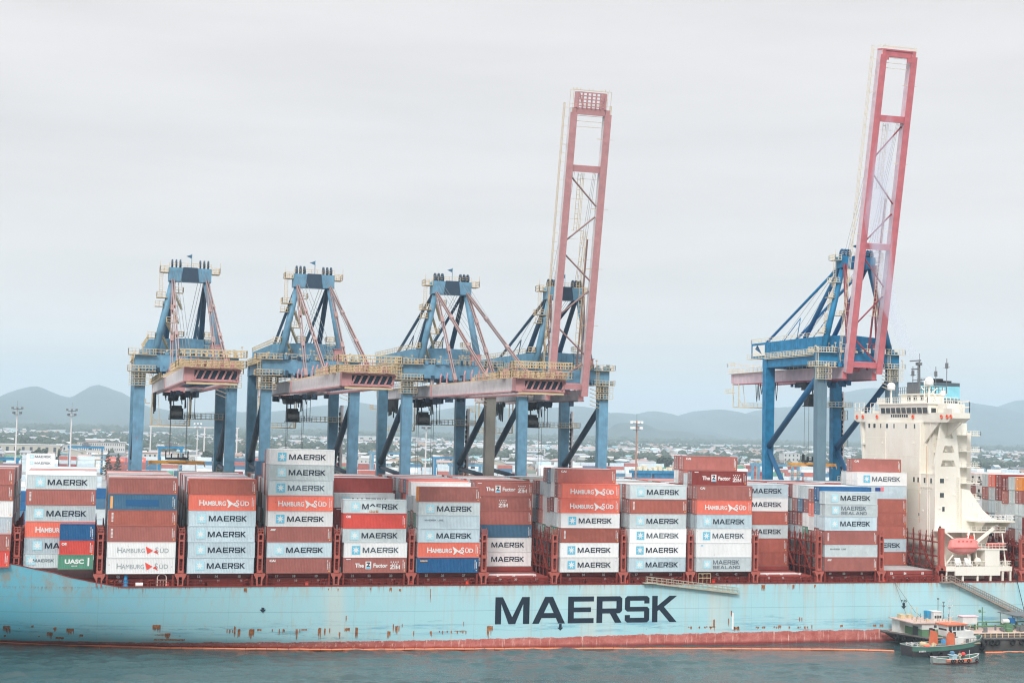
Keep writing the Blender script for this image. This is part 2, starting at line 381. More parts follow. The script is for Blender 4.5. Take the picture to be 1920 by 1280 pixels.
# --- big lettering on the side, and on the containers
def glyphs():
    K = 1/240.
    M = [[(0,0),(50,0),(50,178),(112,0),(168,0),(232,178),(232,0),(285,0),(285,240),(222,240),(142,62),(62,240),(0,240)]]
    A = [[(0,0),(56,0),(138,190),(138,240),(105,240)], [(276,0),(171,240),(138,240),(138,190),(220,0)], [(77.6,50),(198.4,50),(179,95),(97,95)]]
    E = [[(0,0),(220,0),(220,45),(50,45),(50,100),(196,100),(196,142),(50,142),(50,195),(220,195),(220,240),(0,240)]]
    Rr = [[(0,0),(50,0),(50,240),(0,240)], [(50,195),(170,195),(170,240),(50,240)], [(170,85),(200,87),(220,107),(220,220),(200,240),(170,240)],
          [(50,85),(115,85),(170,85),(170,130),(50,130)], [(115,85),(160,0),(217,0),(170,85)]]
    S = [[(45,198),(168,198),(168,240),(45,240)], [(0,120),(20,100),(45,100),(45,240),(20,240),(0,220)], [(45,100),(168,100),(168,142),(45,142)],
         [(168,0),(193,0),(213,20),(213,122),(195,142),(168,142)], [(45,0),(168,0),(168,42),(45,42)], [(0,20),(20,0),(45,0),(45,68),(0,68)], [(168,172),(213,172),(213,220),(193,240),(168,240)]]
    Kk = [[(0,0),(48,0),(48,100),(62,113),(155,0),(218,0),(104,140),(218,240),(152,240),(48,150),(48,240),(0,240)]]
    D = [[(0,0),(50,0),(50,240),(0,240)], [(50,195),(165,195),(165,240),(50,240)], [(50,0),(165,0),(165,45),(50,45)], [(165,0),(190,0),(215,25),(215,215),(190,240),(165,240)]]
    L = [[(0,0),(200,0),(200,45),(50,45),(50,240),(0,240)]]
    N = [[(0,0),(50,0),(50,165),(160,0),(215,0),(215,240),(165,240),(165,75),(55,240),(0,240)]]
    I = [[(0,0),(50,0),(50,240),(0,240)]]
    G = {'M': (M,285), 'A': (A,276), 'E': (E,220), 'R': (Rr,220), 'S': (S,213), 'K': (Kk,218), 'D': (D,215), 'L': (L,200), 'N': (N,215), 'I': (I,50), ' ': ([],90)}
    return G, K
GL, GK = glyphs()
def word(txt, w, h, gap=26, x0=0, z0=0, y=0.0, mb=None, m=0, thin=None):
    """flat lettering in the x-z plane facing -y, w wide and h high"""
    mb = mb or MB(); tot = sum(GL[c][1] for c in txt)+gap*(len(txt)-1); x = 0
    for c in txt:
        for poly in GL[c][0]:
            pts = [(x0+(x+px)/tot*w, y, z0+pz*GK*h) for px, pz in poly]
            mb.add(pts, [tuple(range(len(pts)))], m)
        x += GL[c][1]+gap
    return mb
word('MAERSK', 37.9, 5.22, gap=24, x0=76.95, z0=4.68, y=279.46).build('hull_lettering', INK, ship)
_tc = {}
def text_mesh(s, size, mat, bold=0.0, sx=1.0, align='CENTER'):
    k = (s, size, mat.name, bold, sx, align)
    if k in _tc: return _tc[k]
    cu = bpy.data.curves.new('t', 'FONT'); cu.body = s; cu.size = size; cu.align_x = align; cu.offset = bold; cu.resolution_u = 3
    ob = bpy.data.objects.new('t', cu); COL.objects.link(ob)
    me = bpy.data.meshes.new_from_object(ob.evaluated_get(bpy.context.evaluated_depsgraph_get()))
    for v in me.vertices: v.co = (v.co.x*sx, 0, v.co.y)
    me.materials.clear(); me.materials.append(mat); me.name = 'lettering'
    bpy.data.objects.remove(ob); bpy.data.curves.remove(cu); _tc[k] = me
    return me
for x_, z_ in ((32.2, 7.9), (90.3, 3.9), (166.2, 7.3)):
    a = MB(); a.add([(-.27,0,.7),(-.27,0,0),(-.6,0,0),(0,0,-.6),(.6,0,0),(.27,0,0),(.27,0,.7)], [tuple(range(7))])
    y_ = interp(x_, WLX, WLY)
    yy = y_+(279.5-y_)*((z_/12.27-.035)/.965)**.42-.07
    ar = a.build('tug_mark', INK, hull, (x_, yy, z_)); 
    link('tug_lettering', text_mesh('TUG', .7, INK, .012), hull, (x_, yy, z_+.85))
RUSTS = [(-13.4,4.51,2.62,1.32),(-8.9,4.73,3.94,0.47),(-4.9,4.37,3.24,0.57),(-5.8,3.33,1.60,1.05),(-2.2,4.21,2.72,1.32),(-4.0,2.31,1.53,1.52),(-0.2,2.99,2.16,0.66),(-7.7,2.44,2.06,0.29),(-13.8,2.49,1.83,0.38),(13.1,5.08,3.38,1.43),(15.2,3.38,1.94,0.96),(15.6,2.17,1.71,5.58),(13.8,3.16,2.83,1.91),(25.9,4.22,2.95,0.19),(26.4,4.11,2.95,0.29),(26.9,4.00,3.16,0.20),(27.3,4.73,1.77,0.30),(28.1,4.21,2.42,0.49),(30.2,4.20,1.66,0.58),(30.7,4.20,1.88,0.40),(31.8,4.20,3.68,0.79),(34.2,4.19,2.94,0.19),(35.5,4.19,2.73,0.19),(36.3,4.18,3.05,0.40),(38.7,4.18,1.79,0.39),(40.1,4.17,3.76,1.00),(39.3,4.17,3.35,0.20),(43.0,4.35,1.98,0.60),(44.0,4.24,2.70,0.30),(44.9,4.34,3.10,0.20),(47.9,6.65,4.92,0.20),(48.2,4.31,3.49,1.01),(46.8,3.50,2.06,0.30),(50.0,4.40,2.04,0.51),(56.2,3.63,1.78,0.62),(57.0,5.05,2.19,0.20),(57.6,4.64,2.59,0.51),(58.1,4.63,3.20,0.21),(58.7,5.04,3.81,0.16),(61.0,3.59,2.36,0.21),(64.3,3.56,2.33,0.42),(66.0,3.65,3.03,0.21),(66.6,3.64,2.82,0.21),(67.5,3.63,2.61,0.21),(68.3,3.62,2.91,0.21),(69.5,3.61,2.70,0.21),(70.2,3.61,3.00,0.21),(70.6,3.60,2.79,0.22),(71.2,3.59,2.57,0.22),(70.0,3.61,3.41,2.32),(70.7,5.34,3.70,0.10),(75.6,4.45,1.58,0.43),(76.2,4.44,2.39,0.75),(117.5,3.79,3.36,0.34),(118.0,3.78,3.03,0.35),(119.8,3.76,3.11,0.35),(121.0,3.74,3.20,0.35),(121.4,3.73,3.31,0.35),(122.3,3.72,2.97,0.35),(127.4,3.65,3.01,0.36),(128.3,3.64,3.10,0.35),(132.4,3.59,3.15,0.36),(132.8,3.58,2.82,0.36),(133.8,3.57,2.92,0.36),(134.2,3.56,3.02,0.36),(136.4,3.53,3.10,0.36),(136.9,3.52,2.77,0.36),(139.8,3.49,2.83,0.36),(141.8,3.46,2.91,0.36),(142.3,3.45,3.02,0.36),(143.3,3.44,2.68,0.37),(143.9,3.43,2.78,0.36),(123.0,5.10,2.10,0.35),(126.2,5.28,3.56,0.23),(126.8,6.78,4.84,0.24),(122.6,3.72,3.40,1.40),(127.9,3.54,2.46,1.42),(137.6,3.73,2.86,0.72),(142.1,5.31,4.00,0.24),(142.6,5.30,3.99,0.25),(144.9,3.64,2.43,0.24),(151.7,3.66,3.00,0.62),(159.4,3.66,2.89,0.75),(161.0,3.64,2.87,0.88),(28.8,12.04,10.93,0.59),(64.0,11.61,8.86,0.13),(58.0,11.65,10.63,0.41),(46.1,11.83,11.02,0.20),(44.3,11.84,11.24,0.20),(56.2,11.87,10.95,0.51),(52.3,11.89,11.28,0.21),(133.8,12.02,10.61,0.84),(140.6,11.98,10.78,0.48),(145.5,11.95,11.07,0.37)]
_hr = random.Random(5); rs_ = MB()
def hull_y(x, z): wl = interp(x, WLX, WLY); dk = interp(x, DKX, DKY); return wl+(dk-wl)*(max(0, z/interp(x, TPX, TPZ)-.035)/.965)**.42
for (x, za, zb, wd) in RUSTS:
    wd = max(wd, .12); n = max(1, int(wd/.13)); tall = (za-zb) > .9
    for k in range(n):
        x0 = x-wd/2+wd*k/n; x1 = x0+wd/n*.94; z1 = za-_hr.uniform(0, .12); z0 = zb+(za-zb)*_hr.uniform(0, .55 if tall else .35); zm = z0+(z1-z0)*.35; xm = (x0+x1)/2+_hr.uniform(-.02, .02)
        P = [(x0,z1),(x1,z1),(x1,zm),(xm+.02,z0),(xm-.02,z0),(x0,zm+.1)]
        rs_.add([(a, hull_y(a, b)-.035, b) for a, b in P], [tuple(range(6))][::1])
def mat_rust():
    t = NT("hull_rust"); a = t.noise(1.8, detail=5, rough=.75); return t.out(t.mix(t.rng(a, .35, .65), alb(120, 74, 48), alb(186, 128, 84)), .85)
tag(rs_.build('rust_streaks', mat_rust(), ship), kind='stuff')
# draught mark board and pilot ladder board
MB().box(135.5-8.6, 135.9-8.6, 279.40, 279.47, 3.0, 6.3).build('draught_board', WHITEP, hull)

# --- hatch coamings, numbers, pedestals and lashing bridges
BX = lambda i: 3.6136+i*14.4036
BZ = 14.63
co = MB()
NUM = {0:('05','',''), 1:('13','14','15'), 2:('17','18','19'), 3:('21','22','23'), 4:('25','26','27'), 5:('29','30','31'), 6:('33','34','35'), 7:('37','38','39'), 8:('41','42','43'), 9:('45','46','47'), 10:('49','50','51'), 11:('53','54','55')}
for i in range(0, 12):
    x0 = BX(i)-.3; x1 = x0+12.8
    c = MB(); c.box(x0, x1, 281.6, 2*Yc-281.6, 12.27, 13.6); c.box(x0-.1, x1+.1, 281.35, 2*Yc-281.35, 13.35, 13.62)
    for k in range(9): c.box(x0+.6+k*1.45, x0+.72+k*1.45, 281.3, 281.6, 12.3, 13.35)
    c.build('hatch_coaming', DKBR, ship)
    empty_rows = 5 if i in (5, 9) else (0)
    if i == 11: pass
    y0 = 281.75 if i not in (5, 9) else 292.0
    h = MB(); h.box(x0+.1, x1-.1, y0, 2*Yc-281.8, 13.72, 14.55); h.box(x0+.1, x1-.1, y0+.1, 2*Yc-281.9, 14.55, 14.58, 1)
    h.build('hatch_cover', [DKBR, LID], ship)
    if i in (5, 9):
        q = MB(); q.box(x0+.8, x1-.8, 282.3, 291.6, 12.6, 12.75); q.build('hold_opening', BLK if False else DKRD, ship)
        q = MB(); q.box(x0+1.2, x1-1.6, 284.0, 286.2, 12.76, 13.75); q.build('hold_guide', WHITEP, ship)
    if i == 3:
        pass
    for (fx, s_) in zip((.2, .45, .78), NUM[i]):
        if not s_: continue
        link('number_mark', text_mesh(s_, .62, WHT, .03), ship, (x0+fx*12.8, 281.28, 13.75))
        link('number_mark', text_mesh(s_, .55, WHT, .03), ship, (x0+fx*12.8+.4, 281.28, 12.95))
    # stanchions under the outboard row and clutter on the side deck
    p = MB()
    for k in range(2 if i != 5 and i != 9 else 0):
        xx = BX(i)+.25+k*11.7; p.box(xx-.16, xx+.16, 279.7, 280.0, 12.27, 14.55)
    p.rail([(BX(i)-1.2, 279.95, 12.42), (BX(i)+13.2, 279.95, 12.42)], h=1.0, step=1.5, r=.035)
    p.tube((BX(i)-1, 280.9, 12.75), (BX(i)+13, 280.9, 12.75), .09, 6)
    p.tube((BX(i)-1, 281.05, 13.1), (BX(i)+13, 281.05, 13.1), .06, 6)
    rnd = random.Random(50+i)
    for k in range(5):
        xx = BX(i)+rnd.uniform(.8, 11.5); ty = rnd.random()
        if ty < .4: p.tube((xx, 280.6, 12.27), (xx, 280.6, 13.2), .16, 8); p.tube((xx, 280.6, 13.2), (xx+.5, 280.4, 13.45), .2, 8)
        elif ty < .7: p.box(xx, xx+.5, 280.3, 280.8, 12.27, 12.95)
        else: p.ladder((xx, 281.2, 12.3), (xx, 281.2, 13.6), .45, .3, .03)
    p.build('side_rail', DKRD, ship)
for (x_, c_) in ((14.6, (188,76,70)), (40.2, (200,90,84)), (60.3, (206,80,72)), (71.4, (230,84,66)), (104.5, (220,84,70)), (146.4, (230,80,60)), (161.9, (220,86,66)), (123.0, (210,70,60))):
    MB().box(-.3, .3, -.2, .2, 0, .75).build('fire_box', paint("fire_box_red", alb(*c_), dirt=.2, seed=False), ship, (x_, 280.2, 12.3))
# things at the first bay: blue tank, white roller, arched cage
tb = MB(); tb.tube((0,0,0), (0,0,1.1), .5, 12); tb.tube((0,0,1.15), (0,0,2.0), .36, 12, 0, .3); tb.build('deck_tank', paint("tank_blue", alb(60,150,200), seed=False), ship, (7.2, 280.5, 12.3))
MB().tube((-.65,0,.45), (.65,0,.45), .38, 12).build('life_raft_canister', WHITEP, ship, (9.6, 280.1, 12.2))
MB().tube((-.6,0,.8), (.6,0,.8), .3, 10).build('orange_drum', paint("drum_orange", alb(170,78,52), seed=False), ship, (4.3, 280.9, 12.4))
ac = MB(); pts = [(-.8,0,0),(-.8,0,1.6)]+[(-.8*math.cos(R_(a)),0,1.6+.7*math.sin(R_(a))) for a in range(20,180,20)]+[(.8,0,1.6),(.8,0,0)]; ac.path(pts, .09); ac.rail([(-.8,0,0),(.8,0,0)], 1.2, .5, .03)
ac.build('arched_cage', paint("cage_pale", alb(220,196,186), seed=False), ship, (13.6, 280.0, 12.3))

def lashing_bridge(xc, closed=True, seed=0, z0=12.27, zt=22.2, truss=True, ped=True):
    rn = random.Random(seed)
    br = MB()
    if truss:
        yrow = [279.6+2.52*r for r in range(0, 18)]
        for r, y in enumerate(yrow):
            if r == 0: continue
            for dx in (-.75, .75):
                br.beam((xc+dx, y, z0+.3), (xc+dx, y, zt-.2), .20, .20)
            br.beam((xc-.75, y, zt-.3), (xc-.75, y, zt+.5+rn.random()*.6), .12, .12)
        for z in (zt-1.6, zt-4.6, 15.2):
            br.box(xc-.85, xc+.85, 280.6, 2*Yc-280.6, z-.12, z)
            for dx in (-.85, .85): br.beam((xc+dx, 280.6, z+1.0), (xc+dx, 2*Yc-280.6, z+1.0), .07, .07)
        for r in range(1, 16, 3):
            br.beam((xc-.8, yrow[r], 15.0), (xc-.8, yrow[r+2], zt-1.7), .32, .28)
        for r in range(1, 17): # turnbuckles and lashing rods standing up
            for k in range(3):
                y = yrow[r]+rn.uniform(-1, 1); x = xc-.9
                br.tube((x, y, zt-4.6), (x-.05, y+rn.uniform(-.6, .6), zt-4.6+rn.uniform(1.2, 2.8)), .05, 5)
                br.tube((x, y+.4, zt-1.6), (x, y+rn.uniform(-.5, .5), zt-1.6+rn.uniform(.8, 2.4)), .05, 5)
    o = br.build('lashing_bridge', DKRD, ship)
    # outboard post: box with slotted holes over a flared pedestal
    p = MB(); x0, x1 = xc-.52, xc+.52; ya, yb = (279.55, 280.5) if ped else (280.6, 281.5); zb_ = BZ+.1 if ped else 15.9
    p.box(x0, x0+.22, ya, yb, zb_, zt-.2); p.box(x1-.22, x1, ya, yb, zb_, zt-.2); p.box(x0+.22, x1-.22, yb-.06, yb, zb_, zt-.2, 1)
    for za, zb in ((zb_, zb_+.45), (17.35, 17.95), (20.5, 20.85), (zt-.45, zt-.2)): p.box(x0+.22, x1-.22, ya+.01, yb-.07, za, zb)
    for z in (15.6, 16.1, 16.6, 18.5, 19.0, 19.5, 20.0): p.box(x0+.22, x1-.22, ya+.3, ya+.36, z, z+.06)
    for a in range(2):
        for s_ in (-1, 1):
            zz = (BZ+.55, 17.95)[a]
            p.add([(xc+s_*.30, ya+.02, zz), (xc+s_*.12, ya+.02, zz), (xc+s_*.30, ya+.02, zz+.3)], [(0,1,2) if s_ > 0 else (0,2,1)])
    p.rail([(x0, ya+.05, zt-.2), (x1, ya+.05, zt-.2)], .9, .5, .04); p.rail([(x0, yb, zt-.2), (x1, yb, zt-.2)], .9, .5, .04)
    p.tube((xc-.2, ya+.2, zt-.2), (xc-.9, ya+.3, zt+1.5), .05, 5); p.tube((xc+.1, ya+.2, zt-.2), (xc+.4, ya+.3, zt+1.1), .05, 5)
    p.build('lashing_post', [SALM, DKRD], o)
    if not ped: return o
    q = MB()
    pl = [(-.55,12.27),(-.30,12.27),(-.30,13.2),(-.30,13.9),(-.2,14.05),(.2,14.05),(.30,13.9),(.30,12.27),(.55,12.27),(.55,13.4),(1.05,14.35),(1.05,BZ),(-1.05,BZ),(-1.05,14.35),(-.55,13.4)]
    q.prism([(xc+a*1.0, b) for a, b in pl], 'y', 279.56, 280.7); q.box(xc-.3, xc+.3, 279.9, 280.6, 12.27, 12.6)
    q.build('pedestal', SALM, o)
    return o
for i in range(-2, 12):
    if i == 11: continue
    lashing_bridge(BX(i)+12.19+1.1, seed=i, z0=12.27 if i >= 0 else 13.5, ped=i != -2)
lb = lashing_bridge(175.35, seed=77)
MB().box(174.6, 176.2, 279.56, 280.9, 12.3, 15.6).box(174.9, 175.9, 279.5, 280.6, 15.6, 23.6).build('end_post', SALM, lb)

# --- deckhouse: tower, wings, wheelhouse, funnel
dh = MB()
XF = 177.0
dh.box(XF, 183.3, 285.2, 315.4, 12.3, 34.9); dh.box(XF, 185.3, 291.2, 315.4, 34.9, 46.2)   # main tower, then the narrower upper house
dh.box(178.6, 186.5, 288.6, 291.2, 34.9, 44.0); dh.prism([(285.3,46.2),(291.2,46.2),(291.2,41.6)], 'x', 178.0, 178.4)
dh.box(183.3, 187.3, 289.0, 314.0, 12.3, 46.2)                 # stair tower aft of it
dh.box(187.3, 190.6, 292.5, 311.0, 12.3, 44.0)
for z in (43.4, 39.9, 36.4, 32.9, 29.4): dh.box(187.3, 189.4, 286.9, 292.0, z, z+.25); dh.box(183.3, 188.6, 286.8, 289.0, z, z+.22)
deckhouse = dh.build('deckhouse', CREAM_R, ship)
rc = MB()     # recess bands, pipes and rails on the tower
for z in (43.3, 39.8, 36.3, 32.8, 29.3):
    rc.rail([(183.4, 286.75, z+.25), (189.3, 286.75, z+.25)], 1.0, 1.2, .04); rc.rail([(189.3, 286.75, z+.25), (189.3, 292, z+.25)], 1.0, 1.2, .04)
for y in (287.2, 291.1, 291.5): rc.box(XF-.08, XF+.0, y, y+.07, 30.5 if y > 288 else 13, 46.0)
rc.tube((XF-.1, 291.2, 33), (XF-.1, 291.2, 46), .08, 6); rc.rail([(XF-.15, 286.0, 31.6), (XF-.15, 290.9, 31.6)], .5, .9, .03)
rc.build('tower_rail', CREAM, deckhouse)
rr = MB(); rr.box(XF-.012, XF-.002, 291.3, 291.45, 24, 45.5); rr.box(XF-.012, XF-.002, 288.6, 288.8, 33, 41); rr.box(XF-.012, XF-.002, 285.4, 285.5, 13, 30)
rr.build('rust_run', NT("rust_run").out(alb(212,164,124), .8), deckhouse)
# bridge wings
wg = MB(); WZ0, WZ1 = 46.2, 48.3
wg.box(XF+.6, 182.0, 283.0, 318.6, WZ0+.004, WZ1)
wg.prism([(279.6,WZ1),(283.0,WZ1),(283.0,WZ0),(281.6,WZ0),(279.6,WZ0+.9)], 'x', XF+.6, 182.0)
wg.prism([(318.6,WZ1),(322.0,WZ1),(322.0,WZ0+.6),(320.6,WZ0),(318.6,WZ0)], 'x', XF+.6, 182.0)
wg.box(XF+.6, 178.2, 279.65, 283.0, WZ1, WZ1+.9); wg.box(XF+.6, 178.2, 318.6, 321.9, WZ1, WZ1+.5)
wg.box(179.0, 183.4, 283.8, 287.5, WZ1, 50.3)                   # block at the near wing
wing = wg.build('bridge_wing', CREAM_R, deckhouse)
wr = MB(); z = WZ1
wr.rail([(XF+.7, 279.7, z+.9), (XF+.7, 283, z+.9)], 1.6, 1.4, .05); wr.rail([(XF+.7, 279.7, z), (181.9, 279.7, z)], 2.6, 2.0, .06); wr.rail([(181.9, 279.7, z), (181.9, 284, z)], 2.4, 2.0, .06)
wr.beam((XF+.7, 279.7, z+2.6), (181.9, 283.5, z+2.6), .1)
wr.rail([(XF+.7, 321.8, z), (XF+.7, 313, z)], 1.3, 1.4, .05); wr.rail([(XF+.7, 321.8, z), (XF+.7, 317.5, z)], 2.5, 2.2, .07); wr.rail([(181.9, 321.8, z), (181.9, 313, z)], 2.5, 1.6, .05)
wr.build('wing_rail', CREAM, deckhouse)
for y in (320.4, 317.6, 311.0, 295.2, 283.6, 281.4, 279.9):
    o = MB().torus((0,0,0), .38, .12, 'x', 12, 6).build('life_ring', paint("life_ring_orange", alb(232,108,84), dirt=0, streak=0, seed=False), wing, (XF+.45, y, 47.4))
# wing supports: near one is a wide pylon with openings, far one a slim strut
py = MB(); ya, yb = 285.22, 286.0
L_ = lambda z: 176.95+max(0, z-36)*.16
Rr_ = lambda z: 183.3-(z-34.9)*.11
def opening(z0, z1, w0, w1):
    return
bands = ((34.9,36.6),(38.0,39.6),(41.1,42.8),(43.9,44.4))
zz = [34.9, 36.6, 38.0, 39.6, 41.1, 42.8, 43.9, 46.2]
for k in range(7):
    za, zb = zz[k], zz[k+1]
    if k % 2 == 0: py.prism([(L_(za),za),(Rr_(za),za),(Rr_(zb),zb),(L_(zb),zb)], 'y', ya, yb)
    else:
        py.prism([(L_(za),za),(L_(za)+1.35,za),(L_(zb)+1.6,zb),(L_(zb),zb)], 'y', ya, yb); py.prism([(Rr_(za)-1.0,za),(Rr_(za),za),(Rr_(zb),zb),(Rr_(zb)-1.3,zb)], 'y', ya, yb)
        py.box(L_(za)+1.2, Rr_(za)-.8, yb, 288.6, za-.12, za+.02)
py.prism([(279.9,46.2),(285.2,46.2),(285.2,43.2)], 'x', 180.0, 180.4)
pyl_ = py.build('wing_pylon', CREAM_R, deckhouse)
st_in = MB()
for k, z in enumerate((36.7, 39.7, 42.9)):
    st_in.beam((179.0,287.2,z), (181.6,287.2,z+1.9), .8, .15); st_in.rail([(179.0,286.8,z),(181.6,286.8,z+1.9)], .9, .5, .04); st_in.box(180.2,180.8,286.4,286.9,z+.2,z+.8)
st_in.build('stair_flight', CREAM, pyl_)
lt = MB()
lt.prism([(183.3,24.0),(183.3,31.9),(185.2,31.6),(188.6,27.2),(190.8,25.6),(193.6,24.9),(193.4,24.2),(190.6,23.8),(189.6,20.2),(183.3,20.2)], 'y', 284.6, 288.5)
lt.box(184.4, 193.8, 280.4, 284.6, 24.9, 25.2); lt.prism([(280.6,24.9),(284.6,24.9),(284.6,21.6)], 'x', 192.6, 192.9); lt.prism([(280.6,24.9),(284.6,24.9),(284.6,21.6)], 'x', 186.4, 186.7)
lt.box(183.3, 189.5, 285.4, 288.8, 12.3, 20.2)
lower = lt.build('aft_platform', CREAM_R, deckhouse)
det = MB()   # pipes, vents, ladders and seams on the walls
for y, z0, z1 in ((300.2,20,35),(296.6,14,29),(306.0,31,44),(288.0,14,34)): det.tube((XF-.07,y,z0),(XF-.07,y,z1),.07,6)
for z in (20.4, 24.9, 31.3, 34.8, 38.6, 42.6): det.box(XF-.03, XF-.001, 285.3 if z < 34.9 else 291.3, 315.3, z, z+.06)
for z in (20.4, 24.9, 31.3): det.box(XF+.1, 183.2, 285.17, 285.199, z, z+.06)
det.ladder((XF-.14,304.4,14),(XF-.14,304.4,34.5),.6,.5,.035,(0,1,0)); det.ladder((182.6,285.05,13),(182.6,285.05,34.5),.6,.5,.035)
for y, z in ((311,37.5),(307.6,41.2),(299.4,37.2),(294,41.4),(303,33.2),(290,26.6),(287.4,31.2)): det.box(XF-.12,XF-.002,y-.25,y+.25,z,z+.35)
for x, z in ((178.2,27.4),(181.4,24.0),(180.6,19.0),(178.4,18.6),(181.8,30.4),(179.9,33.9)): det.box(x-.25,x+.25,285.06,285.198,z,z+.4)
det.tube((181.0,285.12,16),(181.0,285.12,24),.07,6); det.box(181.4,182.2,284.7,285.19,16.4,19.4)
det.build('wall_fitting', CREAM, deckhouse)
fs_ = MB(); fs_.beam((XF+1.6, 319.8, 46.3), (XF+1.6, 317.6, 30.0), .9, .9, 0, .8, .8); fs_.box(XF+1.0, XF+2.2, 315.4, 319.0, 40.8, 41.3); fs_.box(XF+1.0, XF+2.2, 315.4, 318.6, 36.4, 36.9)
fs_.build('wing_strut', CREAM, deckhouse)
wp = MB(); wp.rail([(184.6, 280.45, 25.2), (193.7, 280.45, 25.2), (193.7, 283.9, 25.2)], 1.2, .8, .05); wp.rail([(183.3, 281.9, 27.9), (186.0, 281.9, 27.9)], 1.0, .8, .04)
wp.build('platform_rail', WHITEP, deckhouse)
# windows
def win(x0, x1, y, z0, z1, parent=deckhouse, axis='y'):
    mb = MB()
    if axis == 'y': mb.box(x0, x1, y-.05, y+.02, z0, z1); mb.box(x0-.08, x1+.08, y-.035, y-.02+.03, z0-.08, z1+.08, 1)
    else: mb.box(y-.05, y+.02, x0, x1, z0, z1); mb.box(y-.035, y+.01, x0-.08, x1+.08, z0-.08, z1+.08, 1)
    return mb.build('window', [GLASS, CREAM], parent)
for y, wd in ((313.6,.9),(311.2,1.0),(308.3,.5),(305.5,.9),(302.4,.5),(297.2,.6),(293.6,.6)): win(y-wd/2, y+wd/2, XF, 44.8, 45.8, axis='x')
for y in (293.7,291.9,289.3,286.7): win(y-.35, y+.35, XF, 32.9, 34.0, axis='x')
for y in (303.8, 291.5): win(y-.2, y+.2, XF, 25.5, 26.2, axis='x')
for x, z, s_ in ((178.7,33.5,.5),(178.7,30.4,.5),(179.1,27.4,.3),(178.3,23.2,.3)): win(x-s_, x+s_, 285.2, z-.5, z+.5)
DZ = -1.15
# wheelhouse
wh = MB(); wh.prism([(XF+.9,48.9),(XF+.5,49.3),(XF+.15,51.4),(184.4,51.4),(184.4,48.9)], 'y', 288.6, 309.6)
wh.box(XF-.1, 184.8, 288.2, 310.2, 51.4, 51.65); wh.box(XF+.9, XF+1.4, 309.6, 314, 49.5, 50.0)
wheel = wh.build('wheelhouse', CREAM, ship, (0,0,DZ))
for k in range(9):
    y0 = 308.9-k*2.25; mb = MB(); a = 1.85
    mb.add([(XF+.405,y0,49.35),(XF+.405,y0-a,49.35),(XF+.235,y0-a,50.6),(XF+.235,y0,50.6)], [(0,1,2,3)]); mb.build('window', GLASS, wheel)
for x in (178.6, 180.5, 182.4): win(x-.6, x+.6, 288.6, 49.4, 50.5, wheel)
_np = MB(); [_np.box(XF+.56, XF+.58, 297.6+k*.95, 298.2+k*.95, 47.3+1.15, 47.9+1.15) for k in range(8)]; _np.build('nameplate_marks', INK, wheel)
rl = MB(); rl.rail([(XF, 310, 51.65), (XF, 288.4, 51.65)], 1.3, 1.0, .05); rl.rail([(XF, 288.4, 51.65), (184.6, 288.4, 51.65)], 1.3, 1.0, .05); rl.box(XF-.02, XF+.06, 306.5, 310, 51.65, 52.7); rl.build('roof_rail', CREAM, wheel)
# monkey island house, masts, domes
mk = MB(); mk.box(179.0, 183.0, 291.5, 303.0, 51.65, 53.6); mk.box(178.6, 183.4, 291, 303.6, 53.6, 53.8); mh = mk.build('radar_deck', CREAM, ship, (0,0,DZ))
r_ = MB(); r_.rail([(178.7,303.5,53.8),(178.7,291.1,53.8),(183.3,291.1,53.8)], 1.5, .9, .05); r_.build('radar_rail', GREYM, mh)
for k, y in enumerate((299.4, 296.8, 294.0)): win(y-.7, y+.7, 179.0, 52.2, 53.3, mh, 'x')
ms = MB(); mxp = (180.5, 297.6); ms.tube((mxp[0], mxp[1], 53.8), (mxp[0], mxp[1], 61.2), .32, 8, 0, .18)
ms.beam((mxp[0]-1, mxp[1]-2.2, 61.3), (mxp[0]-1, mxp[1]+2.4, 61.3), .18, .25); ms.beam((mxp[0]-1, mxp[1]-1.6, 59.4), (mxp[0]-1, mxp[1]+1.6, 59.4), .2, .3); ms.box(mxp[0]-.7, mxp[0]+.4, mxp[1]-.5, mxp[1]+.5, 60.3, 60.9); ms.tube((mxp[0], mxp[1], 61.2), (mxp[0], mxp[1], 63), .06, 5)
ms.beam((mxp[0], mxp[1]-3, 57.0), (mxp[0], mxp[1]+3, 57.0), .12, .12); ms.ladder((mxp[0]-.4, mxp[1], 54), (mxp[0]-.4, mxp[1], 61), .5, .5, .04, (0,1,0))
ms.build('radar_mast', GREYM, ship, (0,0,DZ))
m2 = MB()
for (x, y, zt_, zb) in ((180.2, 307.4, 58.8, 51.65), (181, 291.6, 59.8, 53.8), (182.5, 289.6, 61.6, 53.8), (181, 301.2, 60.2, 53.8)):
    m2 = MB(); m2.tube((x, y, zb), (x, y, zt_), .09, 6); m2.beam((x, y-1.2, zt_-4.6 if zt_ < 60 else zt_-2), (x, y+1.2, zt_-4.6 if zt_ < 60 else zt_-2), .1, .1); m2.box(x-.25, x+.25, y-.25, y+.25, zt_-2.2, zt_-1.0); m2.tube((x+.3, y+.4, zt_-3.5), (x+.3, y+.4, zt_-1.6), .05, 5)
    m2.build('antenna', GREYM, ship, (0,0,DZ))
def radome(x, y, z0, z, r):
    o = MB().tube((x, y, z0), (x, y, z), .22, 8, 0, .16).build('radome_post', CREAM, ship, (0,0,DZ)); s_ = MB(); s_.sphere((x, y, z+r*.8), r, 14); s_.tube((x, y, z-.1), (x, y, z+r*.7), r*.92, 14); s_.build('radome', WHITEP, o, smooth=True)
radome(178.6, 306.6, 51.65, 54.9, .95); radome(178.6, 290.4, 51.65, 55.6, 1.0); radome(181.6, 289.6, 51.6, 53.4, .6)
lf = MB()
